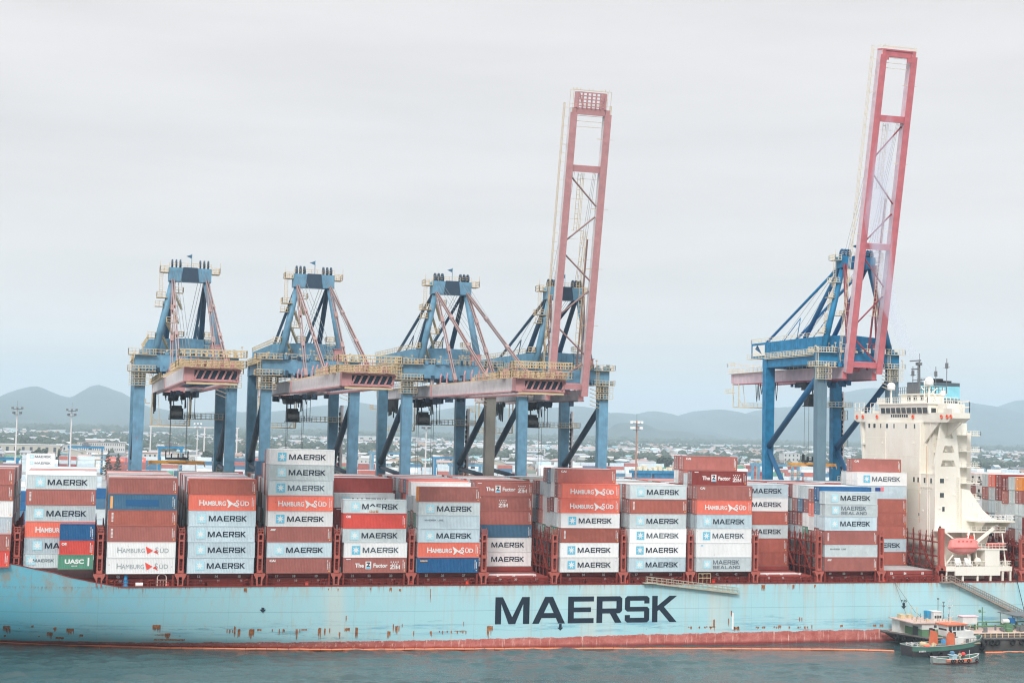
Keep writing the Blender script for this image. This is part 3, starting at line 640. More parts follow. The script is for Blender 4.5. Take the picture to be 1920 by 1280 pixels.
for a, b in (((179,289.9,51.6),(178.6,292.4,56.6)),((181.2,289.9,51.6),(178.6,292.4,56.6)),((178.4,291.9,51.6),(178.6,292.4,56.6)),((178,292.4,51.7),(180.6,290.4,55.0)),((180.8,290.6,51.6),(178.2,293.0,55.2))): lf.tube(a, b, .13, 6)
lf.build('signal_mast', CREAM, ship, (0,0,DZ))
# funnel
fn = MB(); fx0, fx1, fy0, fy1 = 183.6, 193.9, 302.2, 308.0
for za, zb, m in ((44.0,51.9,1),(51.9,54.75,0),(54.75,55.6,1)): fn.box(fx0, fx1, fy0, fy1, za, zb, m)
funnel = fn.build('funnel', [paint("funnel_blue", alb(140,205,220), dirt=.1, seed=False), paint("funnel_dark", alb(88,104,114), dirt=.1, seed=False)], ship)
ft = MB(); ft.tube((190.5, 306, 55.6), (190.5, 306, 56.6), 1.2, 12); ft.box(188.6, 192.6, 303.6, 308, 55.6, 56.1); ft.rail([(183,302.6,55.6),(188,302.6,55.6)], .8, 1.0, .04); ft.build('exhaust_pipe', BLK, funnel)
def star(mb, cx, cz, R1, R2, y, m=0, n=7):
    pts = []
    for k in range(2*n):
        a = math.pi/2+math.pi*k/n; r = R1 if k % 2 == 0 else R2; pts.append((cx+r*math.cos(a), y, cz+r*math.sin(a)))
    o = [(cx, y, cz)]+pts; mb.add(o, [(0, 1+k, 1+(k+1) % (2*n)) for k in range(2*n)], m); return mb
MB().box(fx0-.08, fx0-.01, fy0+.1, fy1-.1, 50.0, 55.3).build('louvre_panel', GREYM, funnel)
star(MB(), 189.6, 53.35, 1.25, .45, fy0-.03).build('star_emblem', WHT, funnel)
# boat deck, lifeboats, davits
bd = MB(); bd.box(176.4, 192.6, 279.7, 285.0, 14.5, 15.5); bd.box(178.6, 189.6, 279.62, 280.0, 13.6, 15.5)
bd.box(186.0, 189.6, 279.9, 284.2, 15.5, 19.0); bd.box(183.2, 191.4, 279.8, 285.0, 19.0, 19.3)
for x in (176.6, 180.6, 184.2, 187.4, 190.4, 192.3): bd.box(x-.18, x+.18, 279.8, 280.2, 12.3, 14.5)
bd.box(176.5, 176.9, 284.8, 285.2, 12.3, 14.5); bd.box(176.3, 192, 281.3, 285.2, 22.6, 22.9)
boatdeck = bd.build('boat_deck', CREAM_R, ship)
br_ = MB(); br_.rail([(176.6,279.8,15.5),(186,279.8,15.5)], 1.1, 1.0, .045); br_.rail([(183.4,279.9,19.3),(191.3,279.9,19.3),(191.3,283,19.3)], 1.1, .9, .045); br_.rail([(189.7,279.9,15.5),(192.5,279.9,15.5),(192.5,284,15.5)], 1.1, .9, .045)
br_.rail([(176.4,281.3,22.9),(192,281.3,22.9)], 1.0, 1.2, .04)
for x in (176.8, 183.0, 184.6, 191.6): br_.tube((x, 280.6, 15.5), (x-.3, 281.6, 22.7), .16, 6)
for x, x2 in ((176.9,178.4),(183.0,182.0)): br_.beam((x, 281, 15.6), (x2, 280.2, 18.0), .22, .3); br_.beam((x, 281.2, 22.8), (x2, 280.2, 21.4), .22, .3)
br_.beam((183.6, 280.8, 20.0), (188.4, 280.4, 23.6), .45, .6); br_.box(186.9, 188.3, 280.5, 281.6, 15.5, 17.2); br_.sphere((184.7, 280.7, 16.6), .8, 8)
br_.build('davit', CREAM, boatdeck)
for x in (179.2, 181.6): MB().add([(x,280.1,15.6),(x+1.4,280.1,15.6),(x+1.1,280.6,17.3),(x-.3,280.6,17.3)], [(0,1,2,3)]).box(x-.1,x+1.2,280.62,280.8,15.6,17.2).build('life_raft_box', WHITEP, boatdeck)
lbm = paint("lifeboat_salmon", alb(214,140,136), dirt=.12, seed=False); lbd = paint("lifeboat_red", alb(206,92,82), dirt=.12, seed=False)
def lifeboat(x0, x1, y, z0, z1, wdt, mat, canopy):
    n = 12; mb = MB(); vs = []; prof = []
    for i in range(n+1):
        t = i/n; wv = wdt/2*(max(0.0, 1-(abs(2*t-1))**3.0))**.6+.03; x = x0+(x1-x0)*t; zk = z0+.55*abs(2*t-1)**2.5*(z1-z0)*.6
        zm = z0+(z1-z0)*.45; ztop = zm+((z1-zm) if canopy else (z1-zm)*.35)*(max(0,1-abs(2*t-1)**4))**.5
        vs += [(x, y, zk), (x, y-wv*.7, zk+(zm-zk)*.4), (x, y-wv, zm), (x, y-wv*.62, ztop-.12), (x, y, ztop), (x, y+wv*.62, ztop-.12), (x, y+wv, zm), (x, y+wv*.7, zk+(zm-zk)*.4)]
    fs = [(i*8+k, i*8+(k+1) % 8, (i+1)*8+(k+1) % 8, (i+1)*8+k) for i in range(n) for k in range(8)]
    mb.add(vs, [tuple(reversed(f)) for f in fs])
    o = mb.build('lifeboat', mat, ship)
    g = MB(); g.beam((x0+.2, y-wdt/2-.02, z0+(z1-z0)*.45), (x1-.2, y-wdt/2-.02, z0+(z1-z0)*.45), .08, .12)
    if canopy:
        for k in range(4): g.box(x0+1.9+k*1.0, x0+2.3+k*1.0, y-wdt*.42, y-wdt*.40, z1-.75, z1-.5)
        g.box(x0+5.0, x0+6.0, y-.6, y+.6, z1-.1, z1+.5)
    g.build('fender_bar', lbd if canopy else lbm, o)
lifeboat(177.3, 185.0, 280.6, 18.0, 21.5, 2.6, lbm, True); lifeboat(186.8, 191.4, 280.8, 19.4, 21.1, 1.9, lbd, False)
# aft of the house: red bridge frame and posts
lashing_bridge(195.3, seed=91, zt=21.4)
# gangways
g1 = MB(); g1.beam((108.1,279.0,12.6), (128.0,279.0,10.3), .9, .28); g1.box(107.4,110.0,278.4,279.5,12.4,12.6)
g1.rail([(108.1,278.6,12.7),(128.0,278.6,10.4)], 1.05, 1.1, .04); g1.rail([(108.1,279.4,12.7),(128.0,279.4,10.4)], 1.05, 1.1, .04)
g1.build('gangway', paint('gangway_pale', alb(176,172,156), dirt=.4, seed=False), ship)
g2 = MB(); g2.beam((176.7,278.7,12.6), (195.0,278.7,4.7), .9, .4); g2.rail([(176.7,278.3,12.7),(195.0,278.3,4.9)], 1.1, 1.1, .04); g2.rail([(176.7,279.1,12.7),(195.0,279.1,4.9)], 1.1, 1.1, .04)
g2.rail([(174.8,278.6,12.4),(178,278.6,12.4)], 1.2, .6, .06); g2.box(174.6,177.6,278.2,279.5,12.2,12.4)
g2.build('gangway', paint("gangway_grey", alb(150,138,130), dirt=.4, seed=False), ship)
fr = MB(); fr.box(119.6,122.2,279.6,280.4,13.3,13.4); fr.box(119.6,122.2,279.6,280.4,14.2,14.3)
for x in (119.6,120.5,121.4,122.2): fr.tube((x,279.7,12.3),(x,279.7,14.3),.05,5)
fr.build('winch_frame', OCHRE, ship)
sp_ = NT("rope").out((0.10,0.09,0.08), .9)
rp = MB(); rp.path([(163.8,279.2,12.4),(165.6,277.6,6.0),(167.2,276.9,3.9)], .035); rp.path([(163.8,279.2,12.4),(167.6,277.4,6.4),(170.6,276.2,3.9)], .035); rp.build('mooring_rope', sp_, ship)
rp = MB(); rp.tube((192.9,279.3,14.8),(194.2,277.4,5.6),.08,6); rp.build('fuel_hose', BLK, ship)
VIS = "22 12 24 172 24 01 25 05 21 05 11 05 11 05 11 05 11 05 11 05 11 05 11 05 11 05 11 05 11 05 11 26 15 21 111 21 15 21 172 26 15 21 111 21 15 21 15 21 15 21 15 21 15 21 15 21 15 21 15 21 15 21 118 03 11 01 11 28 17 21 146 05 11 21 05 11 05 11 05 11 05 11 05 11 05 11 05 11 210 04 11 21 05 11 05 11 05 11 05 11 05 11 05 11 05 11 05 11 05 11 05 11 222 15 21 04 11 21 04 11 21 04 11 21 04 11 21 04 11 21 04 11 21 05 11 05 11 05 11 05 11 05 11 05 11 26 05 21 05 11 05 11 05 11 05 11 05 11 05 11 05 11 05 11 05 11 05 11 252 05 11 05 11 05 11 05 11 05 11 05 11 05 11 05 11 05 11 212 15 21 011 21 05 11 05 11 05 11 05 11 05 11 05 11 05 11 05 11 05 11 05 11 011 11 213 16 21 05 11 22 05 11 22 05 11 05 11 05 11 05 11 05 11 05 11 05 11 05 11 05 11 05 11 05 11 05 11 26 05 11 05 11 05 11 05 11 05 11 05 11 05 11 024 242 05 11 05 11 05 11 05 11 05 11 05 11 05 11 05 11 05 11 05 11 27 05 11 22 05 11 21 05 11 05 11 05 11 05 11 05 11 05 11 05 11 05 11 05 18 237 11 21 11 22 05 22 05 22 05 22 05 11 21 06 11 06 11 06 11 06 11 06 11 06 11"
# ================================================================ containers: what stands where
CH = {'H': 2.896, 'S': 2.591}
FRONT = {  # (bay, row): bottom -> top   kind:colour:marks
 (-2,0): "H:C:N50 H:B:C", (-2,1): "H:B: H:W: H:b:K H:W:K H:B:C H:B:C",
 (-1,1): "S:G:m20 H:b:MS H:O:HS H:G:MS H:B:CV S:G:MS",
 (0,0): "H:W:HSr H:W:HSr H:B:CV H:P:CV H:T:PATCH H:B:C",
 (1,0): "H:b:MS H:b:MS H:b:MS H:b:MS H:O:HS H:P:C",
 (2,0): "H:B:CAI H:b:MS H:B:CT H:W:MS H:O:HS H:G:MSd H:G:MS H:W:MS",
 (3,0): "H:B:ZF H:W:MSd S:G:MS H:C:OII S:G:MSx", (3,5): "H:R:C H:R:CV H:R:CV H:R:ZF H:G:MS",
 (4,0): "H:U:SEA H:O:HS S:b:MS S:b:ML S:G:MS H:B:C",
 (5,5): "H:W:M H:W:M S:T:C H:B:C H:B:ZIM H:B:ZF",
 (6,0): "H:W:MS H:W:MS H:P:CV H:W:MS H:O:HS H:O:HS", (6,1): "H:G: H:G: H:E: H:G: H:W: H:R: H:B:CAI",
 (7,0): "H:b:MS H:W:MS H:W:MSd H:G:MS H:P:CV H:G:MS",
 (8,0): "H:G:MSL H:W:TL H:W:MSd H:b:MS H:O:HSf H:B:CAI", (8,1): "H:G: H:W: H:W: H:b: H:R: H:B: H:R:ZF", (8,3): "H:G: H:W: H:W: H:b: H:R: H:B: H:B: H:B:CAI",
 (9,5): "H:P:C H:P:C H:G:M H:P:C H:W:M H:b:M",
 (10,0): "H:B:CT S:G:ML H:B:CV H:b:MS S:G:MSL S:G:MS", (10,1): "H:W: H:B: H:B: H:b: H:T: H:U:",
 (11,5): "H:P:C H:b:M H:P:C H:P:C H:P:C H:b:LOG H:W:MSd", (11,6): "H:P: H:B: H:W: H:P: H:P: H:b: H:W: H:B:CAI",
}
def layout():
    import random
    rn = random.Random(11); out = []
    def bx(i): return 196.6 if i == 12 else 3.6136+i*14.4036
    def bz(i): return {-2: 15.9, -1: 15.5}.get(i, 14.63)
    pal = "GGGGbbWWWBBBBPRRRTOE"
    for i in range(-2, 13):
        for r in range(17):
            if i in (-2, -1) and (r > 13): continue
            if i == -1 and r == 0:
                z = 15.5
                for t, s in enumerate("S:E:UASC S:C:OII H:U:C".split()):
                    k, c, d = s.split(':'); h = CH[k]
                    out.append(dict(i=i, r=r, t=t, k=k, c=c, d=d, x=bx(i)+6.13, L=6.058, y=279.5, z=z, h=h, end=None)); z += h
                continue
            if (i, r) in FRONT: ks = FRONT[(i, r)].split()
            else:
                n = 6
                if i == -2 and r == 0: n = 2
                if i in (5, 9, 11) and r < 5: continue
                if i == 3 and 1 <= r <= 4: continue
                if i == 2: n = 8 if r in (1, 2) else (7 if r in (3, 4, 9) else 6)
                if i == 6 and 1 <= r <= 4: n = 7
                if i == 8: n = {2: 7, 4: 8, 5: 6}.get(r, 6)
                if i == 11: n = 8 if r == 6 else (7 if r in (7,) else 6)
                if i == 12: n = 7
                if i == 4 and r in (1, 2): n = 5
                if i == 10 and r in (2, 3, 4): n = 6
                ks = []
                for t in range(n):
                    k = 'H' if rn.random() < .9 or r > 3 else 'S'; c = rn.choice(pal)
                    ks.append(k+':'+c+':')
            z = bz(i)
            for t, s in enumerate(ks):
                k, c, d = s.split(':'); h = CH[k]; e = None
                L = 12.192; x = bx(i)
                if d == 'm20': L = 6.058
                if (i, r, t) == (4, 0, 5): e = 'Y'
                if i == 12:
                    if (r, t) in ((0,6),(1,6)): c = 'Y'
                    elif r < 2: c = "GGRRGBG"[t] if r == 0 else "GRGGGBG"[t]
                if i == 12 and c in 'W' and r >= 2: e = 'reefer'
                out.append(dict(i=i, r=r, t=t, k=k, c=c, d=d, x=x, L=L, y=279.5+2.52*r, z=z, h=h, end=e)); z += h
                if d == 'm20': out.append(dict(i=i, r=r, t=t, k=k, c='R', d='', x=x+6.13, L=6.058, y=279.5+2.52*r, z=z-h, h=h, end=None))
    return out

def unrle(s): return ''.join(a[0]*int(a[1:]) for a in s.split())
CC = {'B': (163,106,100), 'R': (138,74,72), 'P': (168,102,92), 'G': (192,202,205), 'b': (184,200,208), 'W': (236,237,237), 'O': (236,122,106), 'U': (42,98,142),
      'T': (78,114,140), 'E': (92,144,124), 'C': (206,88,82), 'Y': (252,146,74)}
CNAME = {'B': 'brown', 'R': 'dark red-brown', 'P': 'faded rust-red', 'G': 'light grey', 'b': 'blue-grey', 'W': 'white', 'O': 'orange', 'U': 'dark blue', 'T': 'weathered blue', 'E': 'green', 'C': 'red', 'Y': 'bright orange'}
def mat_cont(k):
    c = alb(*CC[k]); t = NT("container_paint_"+CNAME[k].replace(' ', '_').replace('-', '_')); off = t.seedvec()
    a = t.noise(0.35, detail=4, off=off); col = t.mix(t.rng(a, .32, .68), tuple(v*.90 for v in c), tuple(min(.9, v*1.08) for v in c))
    hv = t.rng(t.rand(), 0, 1, .84, 1.08); cb = t.n("ShaderNodeVectorMath", operation='SCALE'); t.ln(col, cb.inputs[0]); t.ln(hv, cb.inputs['Scale']); col = cb.outputs[0]
    b = t.noise(1.6, sc=(1,1,.10), detail=4, rough=.7, off=off); col = t.mix(t.rng(b, .54, .8, 0, .42), col, tuple(v*.60+.02 for v in c))
    d = t.noise(1.5, detail=6, rough=.75, off=off); rs = alb(140, 92, 70); col = t.mix(t.rng(d, .63, .70, 0, .75 if k not in 'WGb' else .55), col, rs)
    f_ = t.noise(.9, sc=(1,1,1), detail=2, off=off); pt = t.n('ShaderNodeTexVoronoi'); pt.feature = 'F1'; pt.inputs['Scale'].default_value = .55; mp_ = t.n('ShaderNodeMapping'); t.ln(t.co.outputs['Object'], mp_.inputs[0]); t.ln(off, mp_.inputs['Location']); t.ln(mp_.outputs[0], pt.inputs['Vector']); col = t.mix(t.math('MULTIPLY', t.rng(f_, .55, .62, 0, 1), .16), col, tuple(min(.9, v*1.35+.02) for v in c))
    e = t.noise(5.0, detail=4, rough=.7, off=off); col = t.mix(t.rng(e, .55, .8, 0, .22), col, tuple(v*.7 for v in c))
    return t.out(col, .55)
CM = {k: mat_cont(k) for k in CC}
SEAM = NT("container_gasket").out((0.07,0.06,0.06), .8)
def cont_body(L, h):
    mb = MB(); W = 2.438; pr = []; p = .278; x = .14; n = int((L-.28)/p); p = (L-.28)/n
    for k in range(n):
        a = x+k*p; pr += [(a, .062), (a+.07*p/.278, .062), (a+.139*p/.278, .026), (a+.209*p/.278, .026)]
    pr.append((L-.14, .062))
    vs = [(a, b, .13) for a, b in pr]+[(a, b, h-.09) for a, b in pr]; m = len(pr)
    mb.add(vs, [(k, k+1, m+k+1, m+k) for k in range(m-1)])
    mb.add([(.1,W-.03,.1),(L-.1,W-.03,.1),(L-.1,W-.03,h-.09),(.1,W-.03,h-.09)], [(1,0,3,2)])
    mb.add([(.08,.06,h-.025),(L-.08,.06,h-.025),(L-.08,W-.06,h-.025),(.08,W-.06,h-.025)], [(0,1,2,3)])
    mb.add([(.08,.06,.06),(L-.08,.06,.06),(L-.08,W-.06,.06),(.08,W-.06,.06)], [(3,2,1,0)])
    for xx, s_ in ((.05, -1), (L-.05, 1)):
        for a, b in ((.16, W/2-.02), (W/2+.02, W-.16)):
            q = [(xx,a,.14),(xx,b,.14),(xx,b,h-.1),(xx,a,h-.1)]; mb.add(q, [(0,3,2,1) if s_ < 0 else (0,1,2,3)])
        q = [(xx-s_*.02,.1,.1),(xx-s_*.02,W-.1,.1),(xx-s_*.02,W-.1,h-.05),(xx-s_*.02,.1,h-.05)]; mb.add(q, [(0,3,2,1) if s_ < 0 else (0,1,2,3)], 1)
    return mb
def cont_frame(L, h):
    mb = MB(); W = 2.438
    for x0 in (0, L-.15):
        for y0 in (0, W-.15): mb.box(x0, x0+.15, y0, y0+.15, .012, h-.012)
    for y0 in (0, W-.10):
        mb.box(.15, L-.15, y0+.004, y0+.10, .02, .15); mb.box(.15, L-.15, y0+.004, y0+.09, h-.10, h-.012)
    for x0 in (0, L-.10): mb.box(x0+.004, x0+.096, .15, W-.15, .02, .15); mb.box(x0+.004, x0+.096, .15, W-.15, h-.12, h-.012)
    return mb
def cont_doors(h):
    mb = MB(); W = 2.438
    for y in (.42, .88, 1.55, 2.02): mb.tube((.03, y, .15), (.03, y, h-.12), .022, 5)
    for y in (.42, .88, 1.55, 2.02): mb.box(.0, .03, y-.02, y+.28, .95, 1.0)
    mb.box(.035, .048, 1.66, 1.96, .35, .5, 1); mb.box(.035, .048, 1.5, 1.95, h-.5, h-.35, 1)
    return mb
def reefer():
    mb = MB(); mb.box(.0, .04, .25, 2.2, .5, 1.25, 1); mb.box(.0,.04,.9,1.6,1.5,2.2,1); mb.box(-.01,.03,.3,1.0,.25,.45,1); mb.tube((-.01,1.25,1.85),(.03,1.25,1.85),.3,12,1); mb.box(-.02,.0,.3,.9,.7,1.1,0); return mb
PM = {}
for kk, h in CH.items():
    for L in (12.192, 6.058):
        PM[(kk, L)] = (cont_body(L, h).mesh('body', [CM['B'], SEAM]), cont_frame(L, h).mesh('frame', [CM['B']]))
DOORM = {k: cont_doors(h).mesh('door_bars', [CM['G'], WHT]) for k, h in CH.items()}
REEF = reefer().mesh('reefer_unit', [WHITEP, BLK])
# --- decals, shared
SQ1 = NT("emblem_blue").out(alb(110,186,212), .5); SQ2 = NT("emblem_blue_pale").out(alb(168,212,224), .5)
LOGR = NT("emblem_red").out(alb(222,88,78), .5); ORP = NT("label_orange").out(alb(250,170,110), .5); INKF = NT("lettering_faded").out(alb(104,116,126), .55); INKG = NT("lettering_grey").out(alb(146,156,160), .55); REDP = NT("emblem_pink").out(alb(236,120,128),.5)
def decal(*a): return a
YD = -.006
def sq_star(pale):
    mb = MB(); mb.add([(0,0,0),(1.6,0,0),(1.6,0,1.6),(0,0,1.6)], [(0,1,2,3)], 0); star(mb, .8, .8, .76, .30, -.006, 1)
    return mb.mesh('emblem', [SQ2 if pale else SQ1, WHT])
EM = {0: sq_star(False), 1: sq_star(True)}
LET = {'dark': word('MAERSK', 6.95, 1.0, gap=30).mesh('lettering', [INK]), 'faded': word('MAERSK', 6.95, 1.0, gap=30).mesh('lettering', [NT("ink_worn").out(alb(84,98,108),.6)]),
       'small': word('MAERSK', 3.6, .52, gap=30).mesh('lettering', [INKF]), 'mid': word('MAERSK', 5.8, .85, gap=30).mesh('lettering', [INKF]), 'sea': word('SEALAND', 5.9, .62, gap=30).mesh('lettering', [INKF]),
       'line': word('MAERSK LINE', 3.7, .3, gap=40).mesh('lettering', [INKF])}
# the damaged one: letters two and three have lost their lower part
def damaged():
    mb = word('MAERSK', 6.95, 1.0, gap=30); out = MB()
    for f in mb.f:
        pts = [mb.v[i] for i in f]; cx = sum(p[0] for p in pts)/len(pts)
        if 1.3 < cx < 3.9:
            pts = [(x, y, max(z, .5 if x < 3.0 else .35)) for x, y, z in pts]
            if max(p[2] for p in pts)-min(p[2] for p in pts) < .02: continue
        out.add(pts, [tuple(range(len(pts)))])
    return out.mesh('lettering', [INK])
LET['dam'] = damaged()
PEEL = MB()
_r = random.Random(4)
for k in range(16):
    x = _r.uniform(0, 1.9); hh = _r.uniform(.2, .55); PEEL.add([(x,0,0),(x+.09,0,0),(x+.07,0,hh),(x-.03,0,hh)], [(0,1,2,3)])
PEEL = PEEL.mesh('peeled_patch', [NT("bare_rust").out(alb(186,140,92), .8)])
def hs_flag(mat):
    mb = MB(); P = [[(0,1.35),(.1,1.5),(1.15,.75),(.95,.6),(.35,0),(.12,0),(.35,.55)], [(.95,.6),(1.15,.75),(1.95,1.0),(1.5,.62),(2.35,.05),(1.9,.1),(1.2,.4)]]
    for pp in P: mb.add([(x,0,z) for x, z in pp], [tuple(range(len(pp)))])
    return mb.mesh('emblem', [mat])
FLAG = {'w': hs_flag(WHT), 'r': MB().add([(0,0,1.5),(.3,0,.1),(1.35,0,.75)], [(0,1,2)]).add([(1.35,0,.5),(2.3,0,.05),(1.9,0,.85)], [(0,1,2)]).mesh('emblem', [LOGR])}
def codes():
    mb = MB(); r = random.Random(3)
    for cx, nn in ((0,9),(.3,7)):
        z = 0
        for k in range(nn): hh = .1+.08*r.random(); mb.add([(cx,0,z),(cx+.13,0,z),(cx+.13,0,z+hh),(cx,0,z+hh)], [(0,1,2,3)]); z += .2
    mb.add([(.25,0,-.42),(.47,0,-.42),(.47,0,-.2),(.25,0,-.2)], [(0,1,2,3)], 1); return mb.mesh('code_marks', [WHT, ORP])
CODES = codes()
def vcodes():
    mb = MB(); r = random.Random(9)
    for k in range(7): mb.add([(0,0,k*.24),(.34,0,k*.24),(.34,0,k*.24+.15),(0,0,k*.24+.15)], [(0,1,2,3)])
    return mb.mesh('code_marks', [WHT])
VC = vcodes()
def zicon():
    mb = MB(); q = lambda x0,x1,z0,z1,m,y=0: mb.add([(x0,y,z0),(x1,y,z0),(x1,y,z1),(x0,y,z1)], [(0,1,2,3)], m)
    q(0,1.1,0,1.45,0); q(.08,1.02,.05,.35,1,-.005); q(.2,.85,1.05,1.3,2,-.005); mb.add([(.85,-.005,1.05),(.6,-.005,1.05),(.2,-.005,.45),(.45,-.005,.45)], [(0,3,2,1)], 2); q(.2,.9,.42,.62,2,-.008)
    return mb.mesh('emblem', [WHT, SQ1, INK])
ZI = zicon()
def zim():
    mb = MB()
    for k in range(4): star(mb, .2+k*.45, 1.35, .17, .08, 0)
    for k in range(3): star(mb, .42+k*.45, .98, .17, .08, 0)
    q = lambda pts: mb.add([(x,0,z) for x, z in pts], [tuple(range(len(pts)))])
    q([(0,0),(.75,0),(.75,.17),(0,.17)]); q([(0,.58),(.75,.58),(.75,.75),(0,.75)]); q([(.02,.17),(.28,.17),(.73,.58),(.47,.58)])
    q([(.85,0),(1.03,0),(1.03,.75),(.85,.75)]); q([(1.13,0),(1.31,0),(1.31,.75),(1.13,.75)]); q([(1.75,0),(1.93,0),(1.93,.75),(1.75,.75)]); q([(1.31,.75),(1.53,.25),(1.75,.75),(1.75,.5),(1.53,.02),(1.31,.5)])
    return mb.mesh('emblem', [WHT])
ZM = zim()
def quadm(name, w_, h_, mat): return MB().add([(0,0,0),(w_,0,0),(w_,0,h_),(0,0,h_)], [(0,1,2,3)]).mesh(name, [mat])
PATCH = quadm('paint_patch', 5.9, 1.15, NT("overpaint_blue").out(alb(52,98,140), .6)); BOXM = quadm('label_box', .45, 2.2, ORP); TICK = quadm('code_marks', .9, .14, WHT)
MARKN = {'MS': 'dark lettering beside a pale blue star', 'MSd': 'grey lettering beside a bright blue star square', 'MSx': 'scraped lettering and a peeled rusty patch', 'HS': 'white lettering and a white flag', 'HSf': 'white lettering and a narrow flag', 'HSr': 'grey lettering and a red flag',
         'C': 'white code marks only', 'CV': 'upright white code marks', 'CT': 'a small white corner mark', 'CAI': 'small white letters in the upper corner', 'OII': 'small white letters near its left end', 'UASC': 'bold white lettering', 'SEA': 'a small pale name at its left', 'ML': 'one tiny line of lettering', 'MSL': 'two lines of grey lettering',
         'ZF': 'white words around a small picture', 'ZIM': 'white letters under a row of stars', 'M': 'plain dark lettering', 'm20': 'small grey lettering', 'PATCH': 'an overpainted darker rectangle', 'TL': 'almost no marks', 'LOG': 'a small red and blue sign', 'N50': 'white numerals', '': ''}
def dl(par, data, x, z, y=YD, name=None):
    o = link(name or data.name.split('.')[0], data, par, (x, y, z)); return o
def decorate(o, d, h, L):
    zc = h/2
    if d in ('MS', 'MSd'):
        dl(o, EM[0 if d == 'MSd' or o['_c'] == 'W' else 1], 1.5, zc-.8); dl(o, LET['dark' if d == 'MS' else 'faded'], 3.6, zc-.5)
    elif d == 'MSx': dl(o, EM[1], 1.5, zc-.8); dl(o, LET['dam'], 3.6, zc-.5); dl(o, PEEL, 4.9, .16)
    elif d == 'M': dl(o, LET['dark'], 3.7, zc-.5)
    elif d == 'm20': dl(o, EM[1], .5, zc-.7); dl(o, LET['small'], 1.7, zc-.2)
    elif d == 'MSL': dl(o, EM[1], 1.6, zc-.75); dl(o, LET['mid'], 3.7, zc+.05); dl(o, LET['sea'], 3.7, zc-.85)
    elif d == 'ML': dl(o, LET['line'], 1.2, zc+.25)
    elif d in ('HS', 'HSf', 'HSr'):
        mt = WHT if d != 'HSr' else INKG
        for s, x, sz, al in (('H', 1.75, 1.45, 'LEFT'), ('AMBURG', 2.72, 1.15, 'LEFT'), ('S', 8.5, 1.45, 'LEFT'), ('ÜD', 9.3, 1.15, 'LEFT')):
            dl(o, text_mesh(s, sz, mt, .03 if mt is WHT else .0, 1.0 if len(s) < 4 else .86, al), x, zc-.5)
        dl(o, FLAG['r' if d == 'HSr' else 'w'], 6.85, zc-.85)
    elif d == 'CAI': dl(o, text_mesh('CAI', .55, WHT, .03, 1.25), 1.15, h-.72)
    elif d == 'OII': dl(o, text_mesh('OII', .6, WHT, .03, 1.1), .95 if L > 7 else .8, h-.85)
    elif d == 'SEA': dl(o, text_mesh('seaco', .5, ORP, .025, 1.25), 1.35, h-.72)
    elif d == 'UASC': dl(o, text_mesh('UASC', 1.05, WHT, .05, 1.25), 2.8, h/2-.25); dl(o, text_mesh('uasc.net', .32, WHT, .01), 2.8, h/2-.75); dl(o, quadm('emblem', .3, 1.5, WHT), 5.1, .6)
    elif d == 'ZF': dl(o, text_mesh('The', 1.05, WHT, .035), 3.1, zc-.35); dl(o, ZI, 4.25, zc-.7); dl(o, text_mesh('Factor', 1.05, WHT, .035), 7.1, zc-.35); dl(o, ZM, 9.0, zc-.7); dl(o, TICK, .5, h-.35)
    elif d == 'ZIM': dl(o, ZM, 5.0, zc-.75); dl(o, TICK, .3, h-.35)
    elif d == 'N50': dl(o, text_mesh('250', 1.1, WHT, .02), 9.3, zc-.3)
    elif d == 'CT': dl(o, TICK, .7, h-.55); dl(o, TICK, .6, h-.75)
    elif d == 'CV': dl(o, VC, .6, h-2.1)
    elif d == 'PATCH': dl(o, PATCH, 3.1, .75); dl(o, BOXM, .4, .3); dl(o, text_mesh('TRITON', .4, WHT, 0), 3.6, .3) if False else None
    elif d == 'TL': dl(o, quadm('code_marks', .5, .2, SQ1), 1.0, h-.6)
    elif d == 'LOG': dl(o, quadm('emblem', 1.3, .8, NT("emblem_navy").out(alb(60,80,140),.5)), 4.4, 1.7); dl(o, quadm('emblem', .7, .9, REDP), 5.8, 1.7)
    if d and d not in ('m20', 'UASC', 'MS', 'MSd', 'M', 'MSL', 'ML', 'MSx', 'HSr', 'TL'):
        dl(o, CODES, L-.75, h-2.15)
def setm(o, slot, m): o.material_slots[slot].link = 'OBJECT'; o.material_slots[slot].material = m
ORD = ['first','second','third','fourth','fifth','sixth','seventh','eighth','ninth','tenth','eleventh','twelfth','thirteenth','fourteenth','fifteenth','sixteenth','seventeenth','eighteenth']
CONT = layout(); VISM = unrle(VIS)
st_v = MB(); st_keys = list(CC)
def place_cont(c):
    L = c['L']; b_, f_ = PM[(c['k'], 12.192 if L > 7 else 6.058)]
    o = link('shipping_container', b_, None, (c['x']+c.get('jx', 0), c['y'], c['z'])); o['_c'] = c['c']; setm(o, 0, CM[c['c']])
    f = link('frame', f_, o); setm(f, 0, CM[c['c']])
    if c['d']: decorate(o, c['d'], c['h'], L)
    if c['end'] == 'Y':
        e = MB().box(-.004, .03, .0, 2.438, .02, c['h']-.02).build('end_panel', CM['Y'], o)
    elif c['end'] == 'reefer': link('reefer_unit', REEF, o)
    elif c['i'] >= 4: link('door_bars', DOORM[c['k']], o)
    del o['_c']
    return o
rj = random.Random(21)
